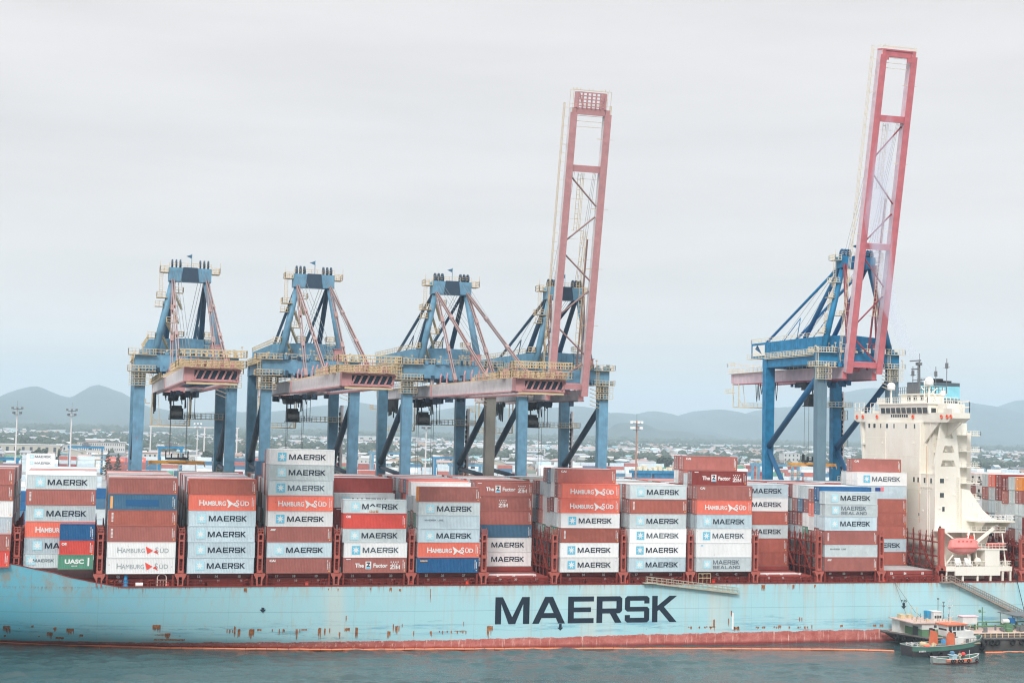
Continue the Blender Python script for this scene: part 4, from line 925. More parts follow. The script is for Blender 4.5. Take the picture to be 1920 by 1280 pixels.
for n_, c in enumerate(CONT):
    c['jx'] = rj.uniform(-.07, .07)
    if c['i'] == 3 and c['r'] == 0: c['jx'] += (.1, .18, -.1, -.05, -.12)[c['t']]
    v = VISM[n_]
    if v == '2':
        o = place_cont(c)
        stack = 'left-edge' if c['i'] == -2 else ('stack behind the deckhouse' if c['i'] == 12 else ORD[c['i']+1]+' stack from left')
        if c['i'] == -2: stack = 'stack cut by the left picture edge'
        mk = MARKN.get(c['d'], '')
        lab = CNAME[c['c']]+' container'
        row = '' if (c['r'] == 0 or (c['i'] in (5, 9, 11) and c['r'] == 5) or (c['i'] == -1 and c['r'] == 1)) else 'row %d inboard' % (c['r']+1)
        if c['d'] and not row: lab += ' with '+mk
        lab += ', '+ORD[c['t']]+' tier up'+((', '+row) if row else '')+', '+stack
        ws = lab.split()
        if len(ws) > 16: lab = CNAME[c['c']]+' container, '+mk+', tier %d of %s' % (c['t']+1, stack)
        if len(lab.split()) > 16: lab = CNAME[c['c']]+' container, tier %d of %s' % (c['t']+1, stack)
        tag(o, lab, 'container', 'containers stacked on the ship')
    elif v == '1':
        s_ = st_keys.index(c['c']); x0, y0, z0, L, h = c['x'], c['y'], c['z'], c['L'], c['h']
        st_v.box(x0+.03, x0+L-.03, y0+.03, y0+2.408, z0+.04, z0+h-.04, s_)
        for yy in (y0, y0+2.29): st_v.box(x0, x0+.14, yy, yy+.148, z0+.02, z0+h-.02, s_)
        st_v.box(x0, x0+L, y0, y0+.1, z0+h-.1, z0+h-.01, s_)
        st_v.box(x0-.004, x0+.025, y0+.12, y0+1.19, z0+.14, z0+h-.12, s_); st_v.box(x0-.004, x0+.025, y0+1.25, y0+2.3, z0+.14, z0+h-.12, s_)
tag(st_v.build('inner_containers', [CM[k] for k in st_keys]), 'mass of inner containers showing only as roof strips and end slivers behind the outer stacks', 'containers', kind='stuff')

# ================================================================ quayside gantry cranes
def crane_mats(tone):
    if tone == 'old':
        return dict(blue=paint("crane_blue_faded", alb(104,146,170), dirt=.5, rust=.25, var=.2, rough=.5, streak=.5), dark=paint("crane_blue_grimy", alb(62,80,96), dirt=.4, streak=.4),
                    side=paint("boom_faded_lilac", alb(200,196,198), dirt=.4, streak=.2), red=paint("boom_pink", alb(182,138,140), dirt=.4, streak=.4), stay=paint("stay_mauve", alb(146,124,122), dirt=.3, streak=0))
    if tone == 'brown':
        d = crane_mats('old'); d['leg2'] = paint("crane_leg_mossy", alb(126,128,122), dirt=.5, streak=.5, scale=.25); return d
    return dict(leg2=paint("crane_leg_chalky", alb(104,130,144), dirt=.5, streak=.5, scale=.25), blue=paint("crane_blue_bright", alb(48,122,162), dirt=.6, var=.3, rust=.0, rough=.5, streak=.3), dark=paint("crane_blue_deep", alb(44,96,132), dirt=.3, streak=.3),
                side=paint("boom_pale_pink", alb(200,180,188), dirt=.2, streak=.2), red=paint("boom_red", alb(192,116,122), dirt=.25, streak=.2), stay=paint("stay_maroon", alb(150,80,90), dirt=.3, streak=0))
MACH = NT("machinery_black").out((0.035,0.038,0.042), .6)
SPRE = paint("spreader_orange", alb(222,166,92), dirt=.3, seed=False)
PALE = paint("pale_pipe", alb(205,200,200), dirt=.2, seed=False)
OCH2 = paint("walkway_cream", alb(214,204,180), dirt=.3, rust=.0, rough=.7, streak=0, seed=False)
CM_OLD = crane_mats('old'); CM_BR = crane_mats('brown'); CM_NEW = crane_mats('new')
def girder(mb, x0, x1, y0, y1, z0, z1, side=0, other=1):
    vs = [(x0,y0,z0),(x1,y0,z0),(x1,y1,z0),(x0,y1,z0),(x0,y0,z1),(x1,y0,z1),(x1,y1,z1),(x0,y1,z1)]
    mb.add(vs, [(0,3,2,1),(4,5,6,7),(0,1,5,4),(2,3,7,6)], other); mb.add(vs, [(1,2,6,5),(3,0,4,7)], side)
def make_crane(c, P, M, label, up, yt, spreader=None, mossy=None):
    root = thing('gantry_crane', label, 'crane', (c, 324, 3.03), 0, 'quayside gantry cranes')
    def B(mb, name, mats, par=root, loc=None, rot=(0,0,0), smooth=False):
        l = (0,0,-3.03) if loc is None else loc
        if par is not root: l = (0,0,0) if loc is None else loc
        return mb.build(name, mats, par, l, smooth, rot)
    s, G = P['s'], P['g']; och = OCHRE if P['old'] else OCH2
    lt = P['legtop']
    # four legs, each with a bogie
    for (sx, y) in ((-1,0),(1,0),(-1,28.5),(1,28.5)):
        mb = MB(); x = sx*s; wb, wt = (1.85, 2.25) if P['old'] else (2.0, 2.5)
        zb = 7.0
        mb.add([(x-wb/2,y-.85,zb),(x+wb/2,y-.85,zb),(x+wb/2,y+.85,zb),(x-wb/2,y+.85,zb),(x-wt/2,y-1.05,lt-7),(x+wt/2,y-1.05,lt-7),(x+wt/2,y+1.05,lt-7),(x-wt/2,y+1.05,lt-7)],
               [(0,3,2,1),(4,5,6,7),(0,1,5,4),(1,2,6,5),(2,3,7,6),(3,0,4,7)])
        mb.box(x-wt/2, x+wt/2, y-1.05, y+1.05, lt-7, lt-.02)
        for z in (16, 25, 34, 43): mb.box(x-wb/2-.13, x+wb/2+.13, y-1.0, y+1.0, z, z+.08)
        mm = M['blue']
        if mossy == (sx, y) or (not P['old'] and y == 0): mm = M['leg2']
        leg = B(mb, 'leg', [mm])
        bg_ = MB(); bg_.box(x-4.2, x+4.2, y-.7, y+.7, 5.2, 7.0)
        for k in range(8): bg_.tube((x-3.8+k*1.08, y-.25, 3.75), (x-3.8+k*1.08, y+.25, 3.75), .38, 10)
        for k in range(4): bg_.box(x-3.9+k*2.15, x-2.3+k*2.15, y-.4, y+.4, 3.9, 5.2)
        B(bg_, 'bogie', [M['dark']], leg)
    mb = MB()
    for y in (0, 28.5): mb.box(-s+1.2, s-1.2, y-.8, y+.8, 6.8, 9.0)
    B(mb, 'sill_beam', [M['blue']])
    # portal head beams across the quay edge and along the sides
    mb = MB(); zb0, zb1 = P['beam']
    mb.box(-s-1.2, s+1.2, -1.3, 1.3, zb0, zb1); mb.box(-s-1.2, s+1.2, 27.2, 29.8, zb0, zb1-.5)
    for sx in (-1, 1): mb.box(sx*s-1.0, sx*s+1.0, 1.3, 27.2, zb0+.2, zb1-.7)
    hb = B(mb, 'portal_beam', [M['blue']])
    # side bracing
    for sx in (-1, 1):
        mb = MB(); x = sx*(s+.1)
        if P['old']:
            mb.tube((x,1.0,lt-5), (x,27.6,33.9), .72, 10); 
            o = B(mb, 'diagonal_brace', [M['dark']], smooth=True); mb = MB(); mb.tube((x,1.0,31.6), (x,27.6,32.6), .5, 10); B(mb, 'tie_tube', [M['dark']], smooth=True)
        else:
            mb.tube((x,1.0,lt-3), (x,27.7,39.6), .75, 10); o = B(mb, 'diagonal_brace', [M['dark']], smooth=True)
            mb = MB(); mb.tube((x,27.7,38.8), (x,1.0,12.5), .62, 10); B(mb, 'diagonal_brace', [M['dark']], smooth=True)
    # trolley girder running landward
    mb = MB(); z0, z1 = G; yb = 65
    for sx in (-1, 1): girder(mb, sx*4.0-.6, sx*4.0+.6, -1.5, yb-3, z0, z1)
    girder(mb, -4.7, 4.7, yb-3, yb-1.8, z0+.2, z1-.2)
    for y in (5, 17, 40, 52): mb.box(-3.4, 3.4, y-.4, y+.4, z1-.9, z1-.1, 1)
    mb.box(-5.2, 5.2, -.9, .9, z1, zb0+.05, 1) if False else None
    for sx in (-1, 1):
        for y in (0, 28.5): mb.box(sx*4.0-.35, sx*4.0+.35, y-.5, y+.5, z1, zb0)
    for sx in (-1,1): mb.box(sx*4.0-.75, sx*4.0+.75, -1.5, yb-3, z0-.22, z0, 2)
    gd = B(mb, 'trolley_girder', [M['side'], M['red'], M['stay']])
    mb = MB()
    for sx in (-1, 1):
        x = sx*5.3; mb.box(min(x, x-sx*.7), max(x, x-sx*.7), -1, yb-1, z1-.12, z1-.02); mb.rail([(x,-1,z1), (x,yb-1,z1)], 1.15, 2.4, .045)
    mb.rail([(-5.3,yb-1,z1), (5.3,yb-1,z1)], 1.15, 1.5, .05); mb.rail([(-5.0,yb-5,z1+1.9),(-5.0,yb,z1+1.9),(5,yb,z1+1.9)], 1.0, 2, .05)
    mb.box(-6.2, -5.2, yb-6, yb-1, z0-2.6, z0-2.45); mb.rail([(-6.2,yb-6,z0-2.5), (-6.2,yb-1,z0-2.5)], 1.1, 1.2, .05)
    B(mb, 'girder_walkway', [och])
    # festoon loops
    mb = MB()
    rn = random.Random(int(c))
    for k in range(9):
        y = 33+k*1.5; dpt = rn.uniform(3, 5.2); x = -4.9
        mb.path([(x,y,z0-.2),(x-.1,y+.2,z0-dpt*.7),(x,y+.7,z0-dpt),(x+.1,y+1.2,z0-dpt*.7),(x,y+1.4,z0-.2)], .16 if P['old'] else .1, 5)
    B(mb, 'festoon_cable', [MACH])
    # hung maintenance frame at the landward end
    mb = MB(); y0 = 58; zf = z0-8.0 if P['old'] else z0-6.5
    for x in (-4.7, 4.7):
        mb.beam((x,y0,z0), (x,y0,zf), .28, .28)
        mb.beam((x-.0,y0+3.5,z0), (x,y0+3.5,zf), .2, .2)
    mb.beam((-4.7,y0,zf), (4.7,y0,zf), .28, .28); mb.beam((-4.7,y0+3.5,zf), (4.7,y0+3.5,zf), .2, .2); mb.box(-4.7,4.7,y0+.2,y0+3.3,zf,zf+.1)
    mb.rail([(-4.5,y0,zf+.1),(4.5,y0,zf+.1)], 1.1, 1.2, .05); mb.beam((-2.6,y0,zf), (-3.4,y0,z0), .12); mb.beam((-4.7,y0,zf+2.2), (-2.6,y0,zf), .12); mb.beam((4.7,y0,zf+2.2),(2.9,y0,zf), .14)
    B(mb, 'maintenance_frame', [och])
    # machinery house
    hx, hy0, hy1, hz0, hz1 = P['house']; mb = MB()
    mb.prism([(-hx,hz0),(hx,hz0),(hx,hz1-.35),(0,hz1+.15),(-hx,hz1-.35)], 'y', hy0, hy1)
    n = int((hy1-hy0)/1.2)
    for k in range(n): mb.box(-hx-.07, -hx, hy0+.4+k*1.2, hy0+.52+k*1.2, hz0+.1, hz1-.45)
    for k in range(int(2*hx/1.2)): mb.box(-hx+.4+k*1.2, -hx+.52+k*1.2, hy0-.07, hy0, hz0+.1, hz1-.4)
    ho = B(mb, 'machinery_house', [M['blue']])
    mb = MB(); mb.rail([(-hx,hy0,hz1-.35),(-hx,hy1,hz1-.35),(hx,hy1,hz1-.35)], 1.1, 2.2, .05); mb.rail([(-hx-1.2,hy0-1,hz0),(-hx-1.2,hy1,hz0)], 1.15, 1.8, .05); mb.box(-hx-1.25,-hx,hy0-1,hy1,hz0-.15,hz0)
    B(mb, 'roof_rail', [och], ho)
    if not P['old']:
        lg = MB(); xx = -hx-.09; y1_ = hy1-1.0
        lg.add([(xx,y1_,hz1-1.0),(xx,y1_-7.5,hz1-1.0),(xx,y1_-7.5,hz0+.7),(xx,y1_,hz0+.7)], [(0,3,2,1)]); lg.add([(xx-.02,y1_-2.2,hz1-1.4),(xx-.02,y1_-6.3,hz1-1.6),(xx-.02,y1_-3.8,hz0+3.0),(xx-.02,y1_-5.9,hz0+1.0),(xx-.02,y1_-1.6,hz0+2.6),(xx-.02,y1_-3.0,hz0+3.6)], [tuple(range(6))], 1); B(lg, 'company_emblem', [WHT, M['dark']], ho)
    # A-frame
    a, az, ab = P['apex']; fb = P['fbase']; zs = zb1
    for sx in (-1, 1):
        mb = MB(); mb.tube((sx*fb,0,zs-.2), (sx*a,.6,az), .80, 12, 0, .64); B(mb, 'a_frame_leg', [M['blue']], smooth=True)
        mb = MB(); mb.tube((sx*4.0,P['ry'],zs+.4), (sx*a,2.0,az-.4), .66, 12, 0, .52); B(mb, 'a_frame_rear_leg', [M['dark']], smooth=True)
        mb = MB(); mb.tube((sx*3.8,42.8,hz1-.2), (sx*a,2.4,az-.2), .36, 10); mb.tube((sx*3.8,24.5,hz1), (sx*(a+.25),22.6,zs+(az-zs)*.46), .12, 6); mb.tube((sx*3.8,32,hz1), (sx*(a+.25),22.6,zs+(az-zs)*.46), .12, 6)
        B(mb, 'backstay', [M['dark'] if P['old'] else M['blue']], smooth=True)
    mb = MB(); mb.box(-a-1.1, a+1.1, -.5, 2.6, az-.9, az+2.0); mb.prism([(-1.9,az-1.0),(1.9,az-1.0),(1.5,az+2.1),(-1.5,az+2.1)], 'y', -.75, -.5, 1)
    ap = B(mb, 'apex_beam', [M['blue'], M['dark']])
    for sx in (-1, 1):
        for k in range(3):
            x = sx*(a-1.3+k*.85); mb = MB(); mb.tube((x-.15,.6,az+2.6), (x+.15,.6,az+2.6), 1.25, 16); mb.box(x-.2,x-.13,.1,1.1,az+1.9,az+3.4); mb.box(x+.13,x+.2,.1,1.1,az+1.9,az+3.4)
            B(mb, 'sheave', [M['dark']], ap)
    mb = MB(); mb.tube((.3,1,az+2), (.3,1,az+5.2), .07, 6); mb.add([(.3,1,az+5.1),(-.9,1.2,az+4.7),(.3,1.02,az+4.2)], [(0,1,2),(2,1,0)]); B(mb, 'flagpole', [M['blue']], ap)
    mb = MB(); zt = az+1.0
    for sx in (-1, 1):
        x0 = sx*(a+1.15); x1 = sx*(a+2.9); mb.box(min(x0,x1), max(x0,x1), -.6, 2.6, zt-.1, zt); mb.rail([(x0,-.6,zt),(x1,-.6,zt),(x1,2.6,zt),(x0,2.6,zt)], 1.2, 1.0, .05); mb.beam((x1,-.6,zt+1.2),(x1,-.6,zt+2.4),.08)
    mb.rail([(-a-1,-.4,az+2),(a+1,-.4,az+2)], 1.0, 1.2, .04)
    mb.ladder((-a-2.6,.2,zt-5.5), (-a-2.6,.2,zt), .7, .45, .04); mb.box(-a-3.4,-a-1.2,-.6,2.4,zt-5.6,zt-5.5); mb.rail([(-a-3.4,-.6,zt-5.5),(-a-3.4,2.4,zt-5.5)], 1.1, 1, .05); mb.rail([(-a-3.4,-.6,zt-5.5),(-a-1.6,-.6,zt-5.5)], 1.1, 1, .05)
    for k, t in enumerate((.22, .42, .62, .8)):
        z = zs+(az-zs)*t; x = -(fb+(a-fb)*t); sg = 1 if k % 2 else -1
        xa, xb = (x+.8, x+2.8) if sg > 0 else (x-2.4, x-.7); mb.box(xa, xb, -.6, 1.4, z-.1, z); mb.rail([(xa,-.6,z),(xb,-.6,z),(xb,1.4,z)], 1.1, .9, .05)
        if not P['old']:
            for q in range(6):
                za = z+q*.75; mb.beam((x+.9+(q % 2)*1.2, 4, za), (x+.9+((q+1) % 2)*1.2+.3, 4, za+.75), .25, .1); mb.rail([(x+.9+(q % 2)*1.2, 4, za),(x+.9+((q+1) % 2)*1.2+.3, 4, za+.75)], .9, .6, .035)
        else: mb.beam((x+.9, 1.6, z), (x+2.6+.3, 5.5, z-3.2), .5, .12); mb.rail([(x+.9, 1.6, z),(x+2.6+.3, 5.5, z-3.2)], .9, .9, .04)
    B(mb, 'apex_platform', [och])
    # platforms around the portal heads
    mb = MB()
    for sx in (-1, 1):
        for z in (zb0-.4, zb1):
            xa, xb = (-s-2.6, -s+3.2) if sx < 0 else (s-3.0, s+2.2); mb.box(xa, xb, -2.4, -1.3, z-.12, z); mb.rail([(xa,-2.4,z),(xb,-2.4,z)], 1.15, .75, .05); mb.rail([(xa,-2.4,z),(xa,1.5,z)], 1.15, .8, .05); mb.rail([(xb,-2.4,z),(xb,-1.3,z)], 1.15, .8, .05); mb.box(xa, xa+1.0, -1.3, 1.6, z-.12, z)
        mb.rail([(sx*(s+1.3),1.5,zb1-.6),(sx*(s+1.3),28,zb1-.6)], 1.15, 1.6, .05); mb.box(min(sx*(s+1.0),sx*(s+1.6)), max(sx*(s+1.0),sx*(s+1.6)), 1.5, 28, zb1-.8, zb1-.68)
        mb.ladder((sx*s-1.9,-1.9,zb0-3.6), (sx*s-1.9,-1.9,zb1), .7, .45, .04)
    mb.rail([(-s+3,-1.25,zb1),(s-3,-1.25,zb1)], 1.15, 1.1, .05)
    for x, y in ((-1.6,6),(4.8,5)):
        for k in range(4):
            z = zb1+k*1.5; mb.rail([(x-1.0,y-1,z),(x+1.0,y-1,z),(x+1.0,y+1,z),(x-1.0,y+1,z)], 1.0, 1.0, .05, closed=True) if (P['old'] or k < 2) else None
            mb.box(x-1.0,x+1.0,y-1,y+1,z-.08,z) if (P['old'] or k < 2) else None
    B(mb, 'portal_platform', [och])
    # operator walkway to the rear leg, lift tube and cable chain
    mb = MB(); zw = z0-6.2
    mb.box(1.4, s+2.4, 25.8, 27.2, zw-.16, zw); mb.box(s-2.6, s+3.4, 26, 31.4, zw-.16, zw); mb.rail([(1.4,25.8,zw),(s+3.4,25.8,zw),(s+3.4,31.4,zw)], 1.15, 1.0, .05); mb.rail([(1.4,27.2,zw),(s-2,27.2,zw)], 1.15, 1.2, .05)
    B(mb, 'service_walkway', [och])
    for z in (31.0, 22.0): mb = MB(); mb.box(s-.5, s+3.6, 26, 31, z-.16, z); mb.rail([(s-.5,26,z),(s+3.6,26,z),(s+3.6,31,z)], 1.2, .8, .06); B(mb, 'service_landing', [och])
    mb = MB(); mb.tube((s+2.1,28.5,8), (s+2.1,28.5,zw+4), .42, 10); B(mb, 'lift_tube', [PALE], smooth=True)
    mb = MB()
    for k in range(int((zw+3-10)/1.2)): mb.box(s+1.28, s+1.62, 27.3, 27.8, 10+k*1.2, 10.75+k*1.2)
    mb.box(s+1.4, s+1.5, 27.55, 27.8, 9.5, zw+3.5)
    B(mb, 'cable_chain', [MACH])
    if not P['old']:
        mb = MB()
        for z in (20, 27, 40, 47): mb.box(s+1.2, s+3.0, 27.5, 29.5, z-.1, z); mb.rail([(s+1.2,27.5,z),(s+3.0,27.5,z),(s+3.0,29.5,z)], 2.4, .9, .05)
        B(mb, 'leg_landing', [och])
    # trolley with cab and ropes
    tr = thing('trolley', None, None, (0, yt, -3.03)); tr.parent = root
    mb = MB(); mb.box(-3.6,3.6,-2.6,2.6,z0-1.1,z0-.35); mb.box(-2.4,-.4,-1.6,1.8,z0-2.3,z0-1.1); mb.box(.4,1.2,-2,2,z0-2.0,z0-1.1)
    for k in range(7): mb.beam((-3.2+k*.9,-2.2,z0-1.1), (-3.0+k*.9,-2.4,z0-2.2-(k % 3)*.8), .22, .3)
    mb.beam((-1.9,-.5,z0-1.1), (-1.9,-.5,z0-4.0), .3); mb.beam((1.4,-.5,z0-1.1), (1.4,-.5,z0-4.0), .25)
    mb.beam((2.8,-.5,z0-1.1), (2.8,-.5,z0-6.2), .12); mb.beam((3.6,-.5,z0-1.1), (3.6,-.5,z0-6.2), .12)
    mb.build('trolley_frame', MACH, tr)
    mb = MB(); mb.box(-1.9,1.0,-1.5,1.3,z0-6.3,z0-3.9); mb.box(-1.6,.7,-1.2,1.0,z0-3.9,z0-3.3); mb.box(-2.2,1.3,-1.8,1.5,z0-6.5,z0-6.3); mb.rail([(-2.2,-1.9,z0-6.4),(3.8,-1.9,z0-6.4)], 1.0, 1.2, .04)
    cab = mb.build('operator_cab', MACH, tr)
    MB().add([(-1.7,-1.53,z0-5.7),(.8,-1.53,z0-5.7),(.8,-1.53,z0-4.6),(-1.7,-1.53,z0-4.6)], [(0,1,2,3)]).build('cab_window', GLASS, tr)
    zs_ = spreader if spreader else 20.0
    mb = MB()
    for x in (-1.7, 2.0):
        for y in (-1.2, 1.2): mb.tube((x,y,z0-1), (x*1.0,y,zs_+1.6), .055, 5)
    mb.build('hoist_rope', GREYM, tr)
    mb = MB(); mb.box(-6.1,6.1,-.35,.35,zs_-.5,zs_+.25); mb.box(-2,2,-1,1,zs_-.1,zs_+.35)
    for x in (-6.1, 6.1): mb.box(x-.2,x+.2,-1.2,1.2,zs_-.4,zs_+.2); mb.beam((x,-1.2,zs_),(x*1.05,-1.2,zs_-1.1),.12,.3); mb.beam((x,1.2,zs_),(x*1.05,1.2,zs_-1.1),.12,.3)
    mb.build('spreader', SPRE, tr)
    mb = MB(); mb.box(-2.6,2.6,-.9,.9,zs_+.5,zs_+1.0)
    for x in (-2.5,-1.2,0.3,1.4,2.5): mb.box(x-.12,x+.12,-.5,.5,zs_+1.0,zs_+1.9+(.6 if x in (-2.5,2.5) else 0))
    mb.build('headblock', MACH, tr)
    # boom
    Lb = P['boom']; ang = R_(-78.6) if up else 0
    bo = MB(); h = (z1-z0) if P['old'] else 2.4
    for sx in (-1, 1):
        girder(bo, sx*4.0-.48, sx*4.0+.48, -Lb, 0, -h/2, h/2)
        bo.box(sx*4.0-.78, sx*4.0+.78, -Lb+1, 0, -h/2-.24, -h/2, 1)
    for y in ((-Lb+.6), -Lb*.795, -2.0) if P['old'] else ((-Lb+.6), -Lb*.795, -Lb*.40, -2.0):
        hh = 1.0 if y != -2.0 else .8
        bo.box(-3.4, 3.4, y-hh*.75, y+hh*.75, -h/2+.2, h/2-.1, 1)
    yy = [-Lb*.79, -Lb*.65, -Lb*.52, -Lb*.39, -Lb*.26, -Lb*.13, -1.6]
    for k in range(6):
        xa, xb = (-3.4, 3.4) if (k % 2 == 0) == P['old'] else (3.4, -3.4)
        bo.tube((xa, yy[k]+1.2, .2), (xb, yy[k+1]-1.2, .2), .20, 8, 2)
    boom = bo.build('boom', [M['side'], M['red'], M['stay']], root, (0, -2.5, (z0+z1)/2-3.03), False, (ang, 0, 0))
    tip = MB()
    if not up:
        tip.box(-4.6, 4.6, -Lb-2.6, -Lb-2.3, h/2-.55, h/2-.2); tip.box(-4.6, 4.6, -Lb-2.6, -Lb-2.3, -h/2-.1, -h/2+.35); tip.box(-4.6,-2.9,-Lb-2.6,-Lb-2.3,-h/2+.35,h/2-.55)
        tip.box(-4.6, -4.3, -Lb-2.3, -Lb, -h/2, h/2-.2); tip.box(4.3, 4.6, -Lb-2.3, -Lb, -h/2, h/2-.2)
        for k in range(7): tip.beam((-2.9+k*1.15, -Lb-2.5, -h/2+.2), (-2.1+k*1.15, -Lb-2.5, h/2-.4), .2, .3)
        tip.box(-3.4, 3.4, -Lb-2.95, -Lb-2.6, -h/2+.0, -h/2+.3)
    elif P['old']:
        for k in range(7): x = -3.1+k*1.03; tip.box(x-.13, x+.13, -Lb-3.5, -Lb, -h/2, -h/2+.45)
        for k in range(5): y = -Lb-.5-k*.75; tip.box(-3.2, 3.2, y-.13, y+.13, -h/2+.03, -h/2+.38)
        for sx in (-1, 1): tip.beam((sx*3.0,-Lb-3.3,-h/2+.2), (sx*1.9,-Lb-.4,-h/2+.2), .3, .3); tip.box(sx*3.2-.2, sx*3.2+.2, -Lb-3.6, -Lb, -h/2-.05, h/2)
    else: tip.box(-4.5, 4.5, -Lb-.35, -Lb-.02, -h/2, h/2); tip.box(-3.5,-2.7,-Lb+1.4,-Lb+2.2,-h/2-.3,-h/2); tip.box(2.2,3.2,-Lb+1.4,-Lb+2.4,-h/2-.3,-h/2)
    tip.build('boom_tip', [M['red']], boom)
    if not up:
        dk_ = MB(); dk_.box(-4.2, 4.2, -Lb-2.2, -Lb-2.1, -h/2+.1, h/2-.3); dk_.build('tip_shade_plate', [M['dark']], boom)  # dark plate standing in for the shade inside the open boom tip
    wk = MB()
    wcol = och
    zt2 = h/2
    for sx in (-1, 1):
        x0, x1 = sx*4.65, sx*5.45
        wk.beam((x1,-Lb-1,zt2-.05),(x1,-1,zt2-.05),.1,.14); [wk.beam((x0,-Lb+q*2.0,zt2-.05),(x1,-Lb+q*2.0,zt2-.05),.07,.07) for q in range(int(Lb/2))]
        rr = .05 if not up else .035
        wk.rail([(x1,-Lb-1,zt2),(x1,-1 if up else -Lb+24,zt2)], 1.15, 1.5 if not up else 2.6, rr)
        if not up: wk.rail([(x0,-Lb-1,zt2),(x0,-Lb+16,zt2)], 1.15, 1.5, rr)
    for q, (yc_, zz) in enumerate(((-Lb-3.2, zt2),(-Lb-3.2, zt2+1.7),(-Lb+6, zt2+.1))):
        if up and q == 2: continue
        if up and q < 2:
            if q == 0:
                yt_ = -Lb-(4.0 if P['old'] else 1.0)
                for zz_ in (-h/2, zt2):
                    wk.beam((-4.4,yt_,zz_),(4.4,yt_,zz_),.07); wk.beam((-4.4,yt_,zz_),(-4.4,-Lb+1,zz_),.07); wk.beam((4.4,yt_,zz_),(4.4,-Lb+1,zz_),.07); wk.beam((-4.4,-Lb-.9,zz_),(4.4,-Lb-.9,zz_),.05)
                    for xx_ in (-3.8,-2.9,0,2.9,3.8): wk.beam((xx_,yt_,zz_),(xx_,yt_-.5,zz_),.06)
            continue
        wk.box(-5.6,5.6,yc_-.8,yc_+.8,zz-.07,zz); wk.rail([(-5.6,yc_-.8,zz),(5.6,yc_-.8,zz),(5.6,yc_+.8,zz),(-5.6,yc_+.8,zz)], 1.15, .95, .05 if not up else .04, closed=True)
    if not up:
        wk.box(-4.2,4.2,-Lb-3.3,-Lb-2.7,-h/2-.55,-h/2-.25)
        for k in range(5): wk.rail([(-4.5,-Lb+2+k*3.4,zt2),(4.5,-Lb+2+k*3.4,zt2)], 1.1, 1.5, .05)
    else:
        for k in range(3): wk.rail([(-4.2,-Lb+1.6+k*1.2,-h/2),(4.2,-Lb+1.6+k*1.2,-h/2)], .9, 1.6, .04, bars=1)
        yl = -Lb*.78
        for k in range(3):  # ladder ways inside the frame
            xl = (-1.0, .8, 1.6)[k]; ya, yb_ = (yl+k*Lb*.2, yl+(k+1)*Lb*.2)
            wk.ladder((xl, ya, .3), (xl, yb_, .3), .7, 1.0, .05); wk.ladder((xl+.9, ya, .3), (xl+.9, yb_, .3), .3, 2.2, .04); wk.rail([(xl-.6,yb_,.3),(xl+2,yb_,.3)], .8, .8, .04)
        for k in range(10): wk.beam((-3.4, -Lb*.76+k*Lb*.07, .6), (3.2, -Lb*.76+k*Lb*.07, .6), .05, .05) if k < 5 else None
        for y_ in (.25,.45,.66,.9): wk.beam((4.6,-Lb*y_,0),(6.3,-Lb*y_,0),.07); wk.beam((-6.0,-Lb*y_*.97,0),(-4.6,-Lb*y_*.97,0),.07); wk.beam((2.2,-Lb*y_,-.3),(3.4,-Lb*y_,-.3),.14)
    if not up:
        rb_ = random.Random(int(c)+5); q_ = MB()
        for k in range(30):
            x = rb_.uniform(-5.2,5.2); y = -Lb+rb_.uniform(-3,22); h_ = rb_.uniform(.4,1.7); q_.box(x,x+rb_.uniform(.2,1.0),y,y+.6,zt2,zt2+h_)
        for k in range(14): x = rb_.uniform(-5.2,5.2); y = -Lb+rb_.uniform(-3,10); q_.beam((x,y,zt2),(x+rb_.uniform(-.5,.5),y,zt2+rb_.uniform(1.5,2.8)),.1)
        tag(q_.build('tip_equipment', [M['red']], boom), kind='stuff')
        u_ = MB()
        for k in range(int(Lb/3)): u_.box(-3.38,3.38,-Lb+1+k*3,-Lb+1.25+k*3,-h/2+.3,-h/2+.55)
        u_.box(-.6,.6,-Lb,-1,-h/2+.6,-h/2+.8); u_.build('cross_tie', [M['dark']], boom)
    wk.build('boom_walkway', [wcol], boom)
    if not up:   # red hoops on the girders
        for x in (-4.0, 4.0):
            for y in (-Lb+20, -Lb+26, -Lb+32, -Lb+38, -12, -6): hp = MB(); hp.path([(x,y,zt2),(x,y,zt2+1.5),(x+.25,y+.3,zt2+2.4)], .17, 6); hp.build('buffer_hoop', [M['red']], boom)
    # stays
    top = Vector((0,0,az-.2))
    if not up:
        yI, yO = P['stays']
        for sx in (-1, 1):
            for ye in (yI, yO):
                p0 = Vector((sx*(a+.2), -.4, az-.6)); p1 = Vector((sx*4.4, ye, z1+.4)); mb = MB(); d = (p1-p0)
                for da in (-.22, .22): mb.beam(p0+Vector((da,0,0)), p1+Vector((da,0,0)), .17, .5)
                for t in (.33, .66): q = p0+d*t; mb.beam(q-d.normalized()*.9, q+d.normalized()*.9, .72, .66)
                mb.beam(p1-d.normalized()*2.2, p1, .7, .8); B(mb, 'forestay', [M['stay']])
    else:
        for sx in (-1, 1):
            mb = MB(); mb.beam((sx*(a+.3), -1.2, az), (sx*(a+.2)+.2, -2.4, az-18), .28, .6); mb.beam((sx*(a+.9), -1.2, az), (sx*(a+.9), -3.0, az-19.5), .22, .5); B(mb, 'forestay', [M['stay']])
            mb = MB(); mb.beam((sx*3.0, -.3, 3), (sx*3.0, -Lb*.55, 3.0), .28, .5); mb.build('folded_stay', [M['stay']], boom)
    # ropes
    mb = MB()
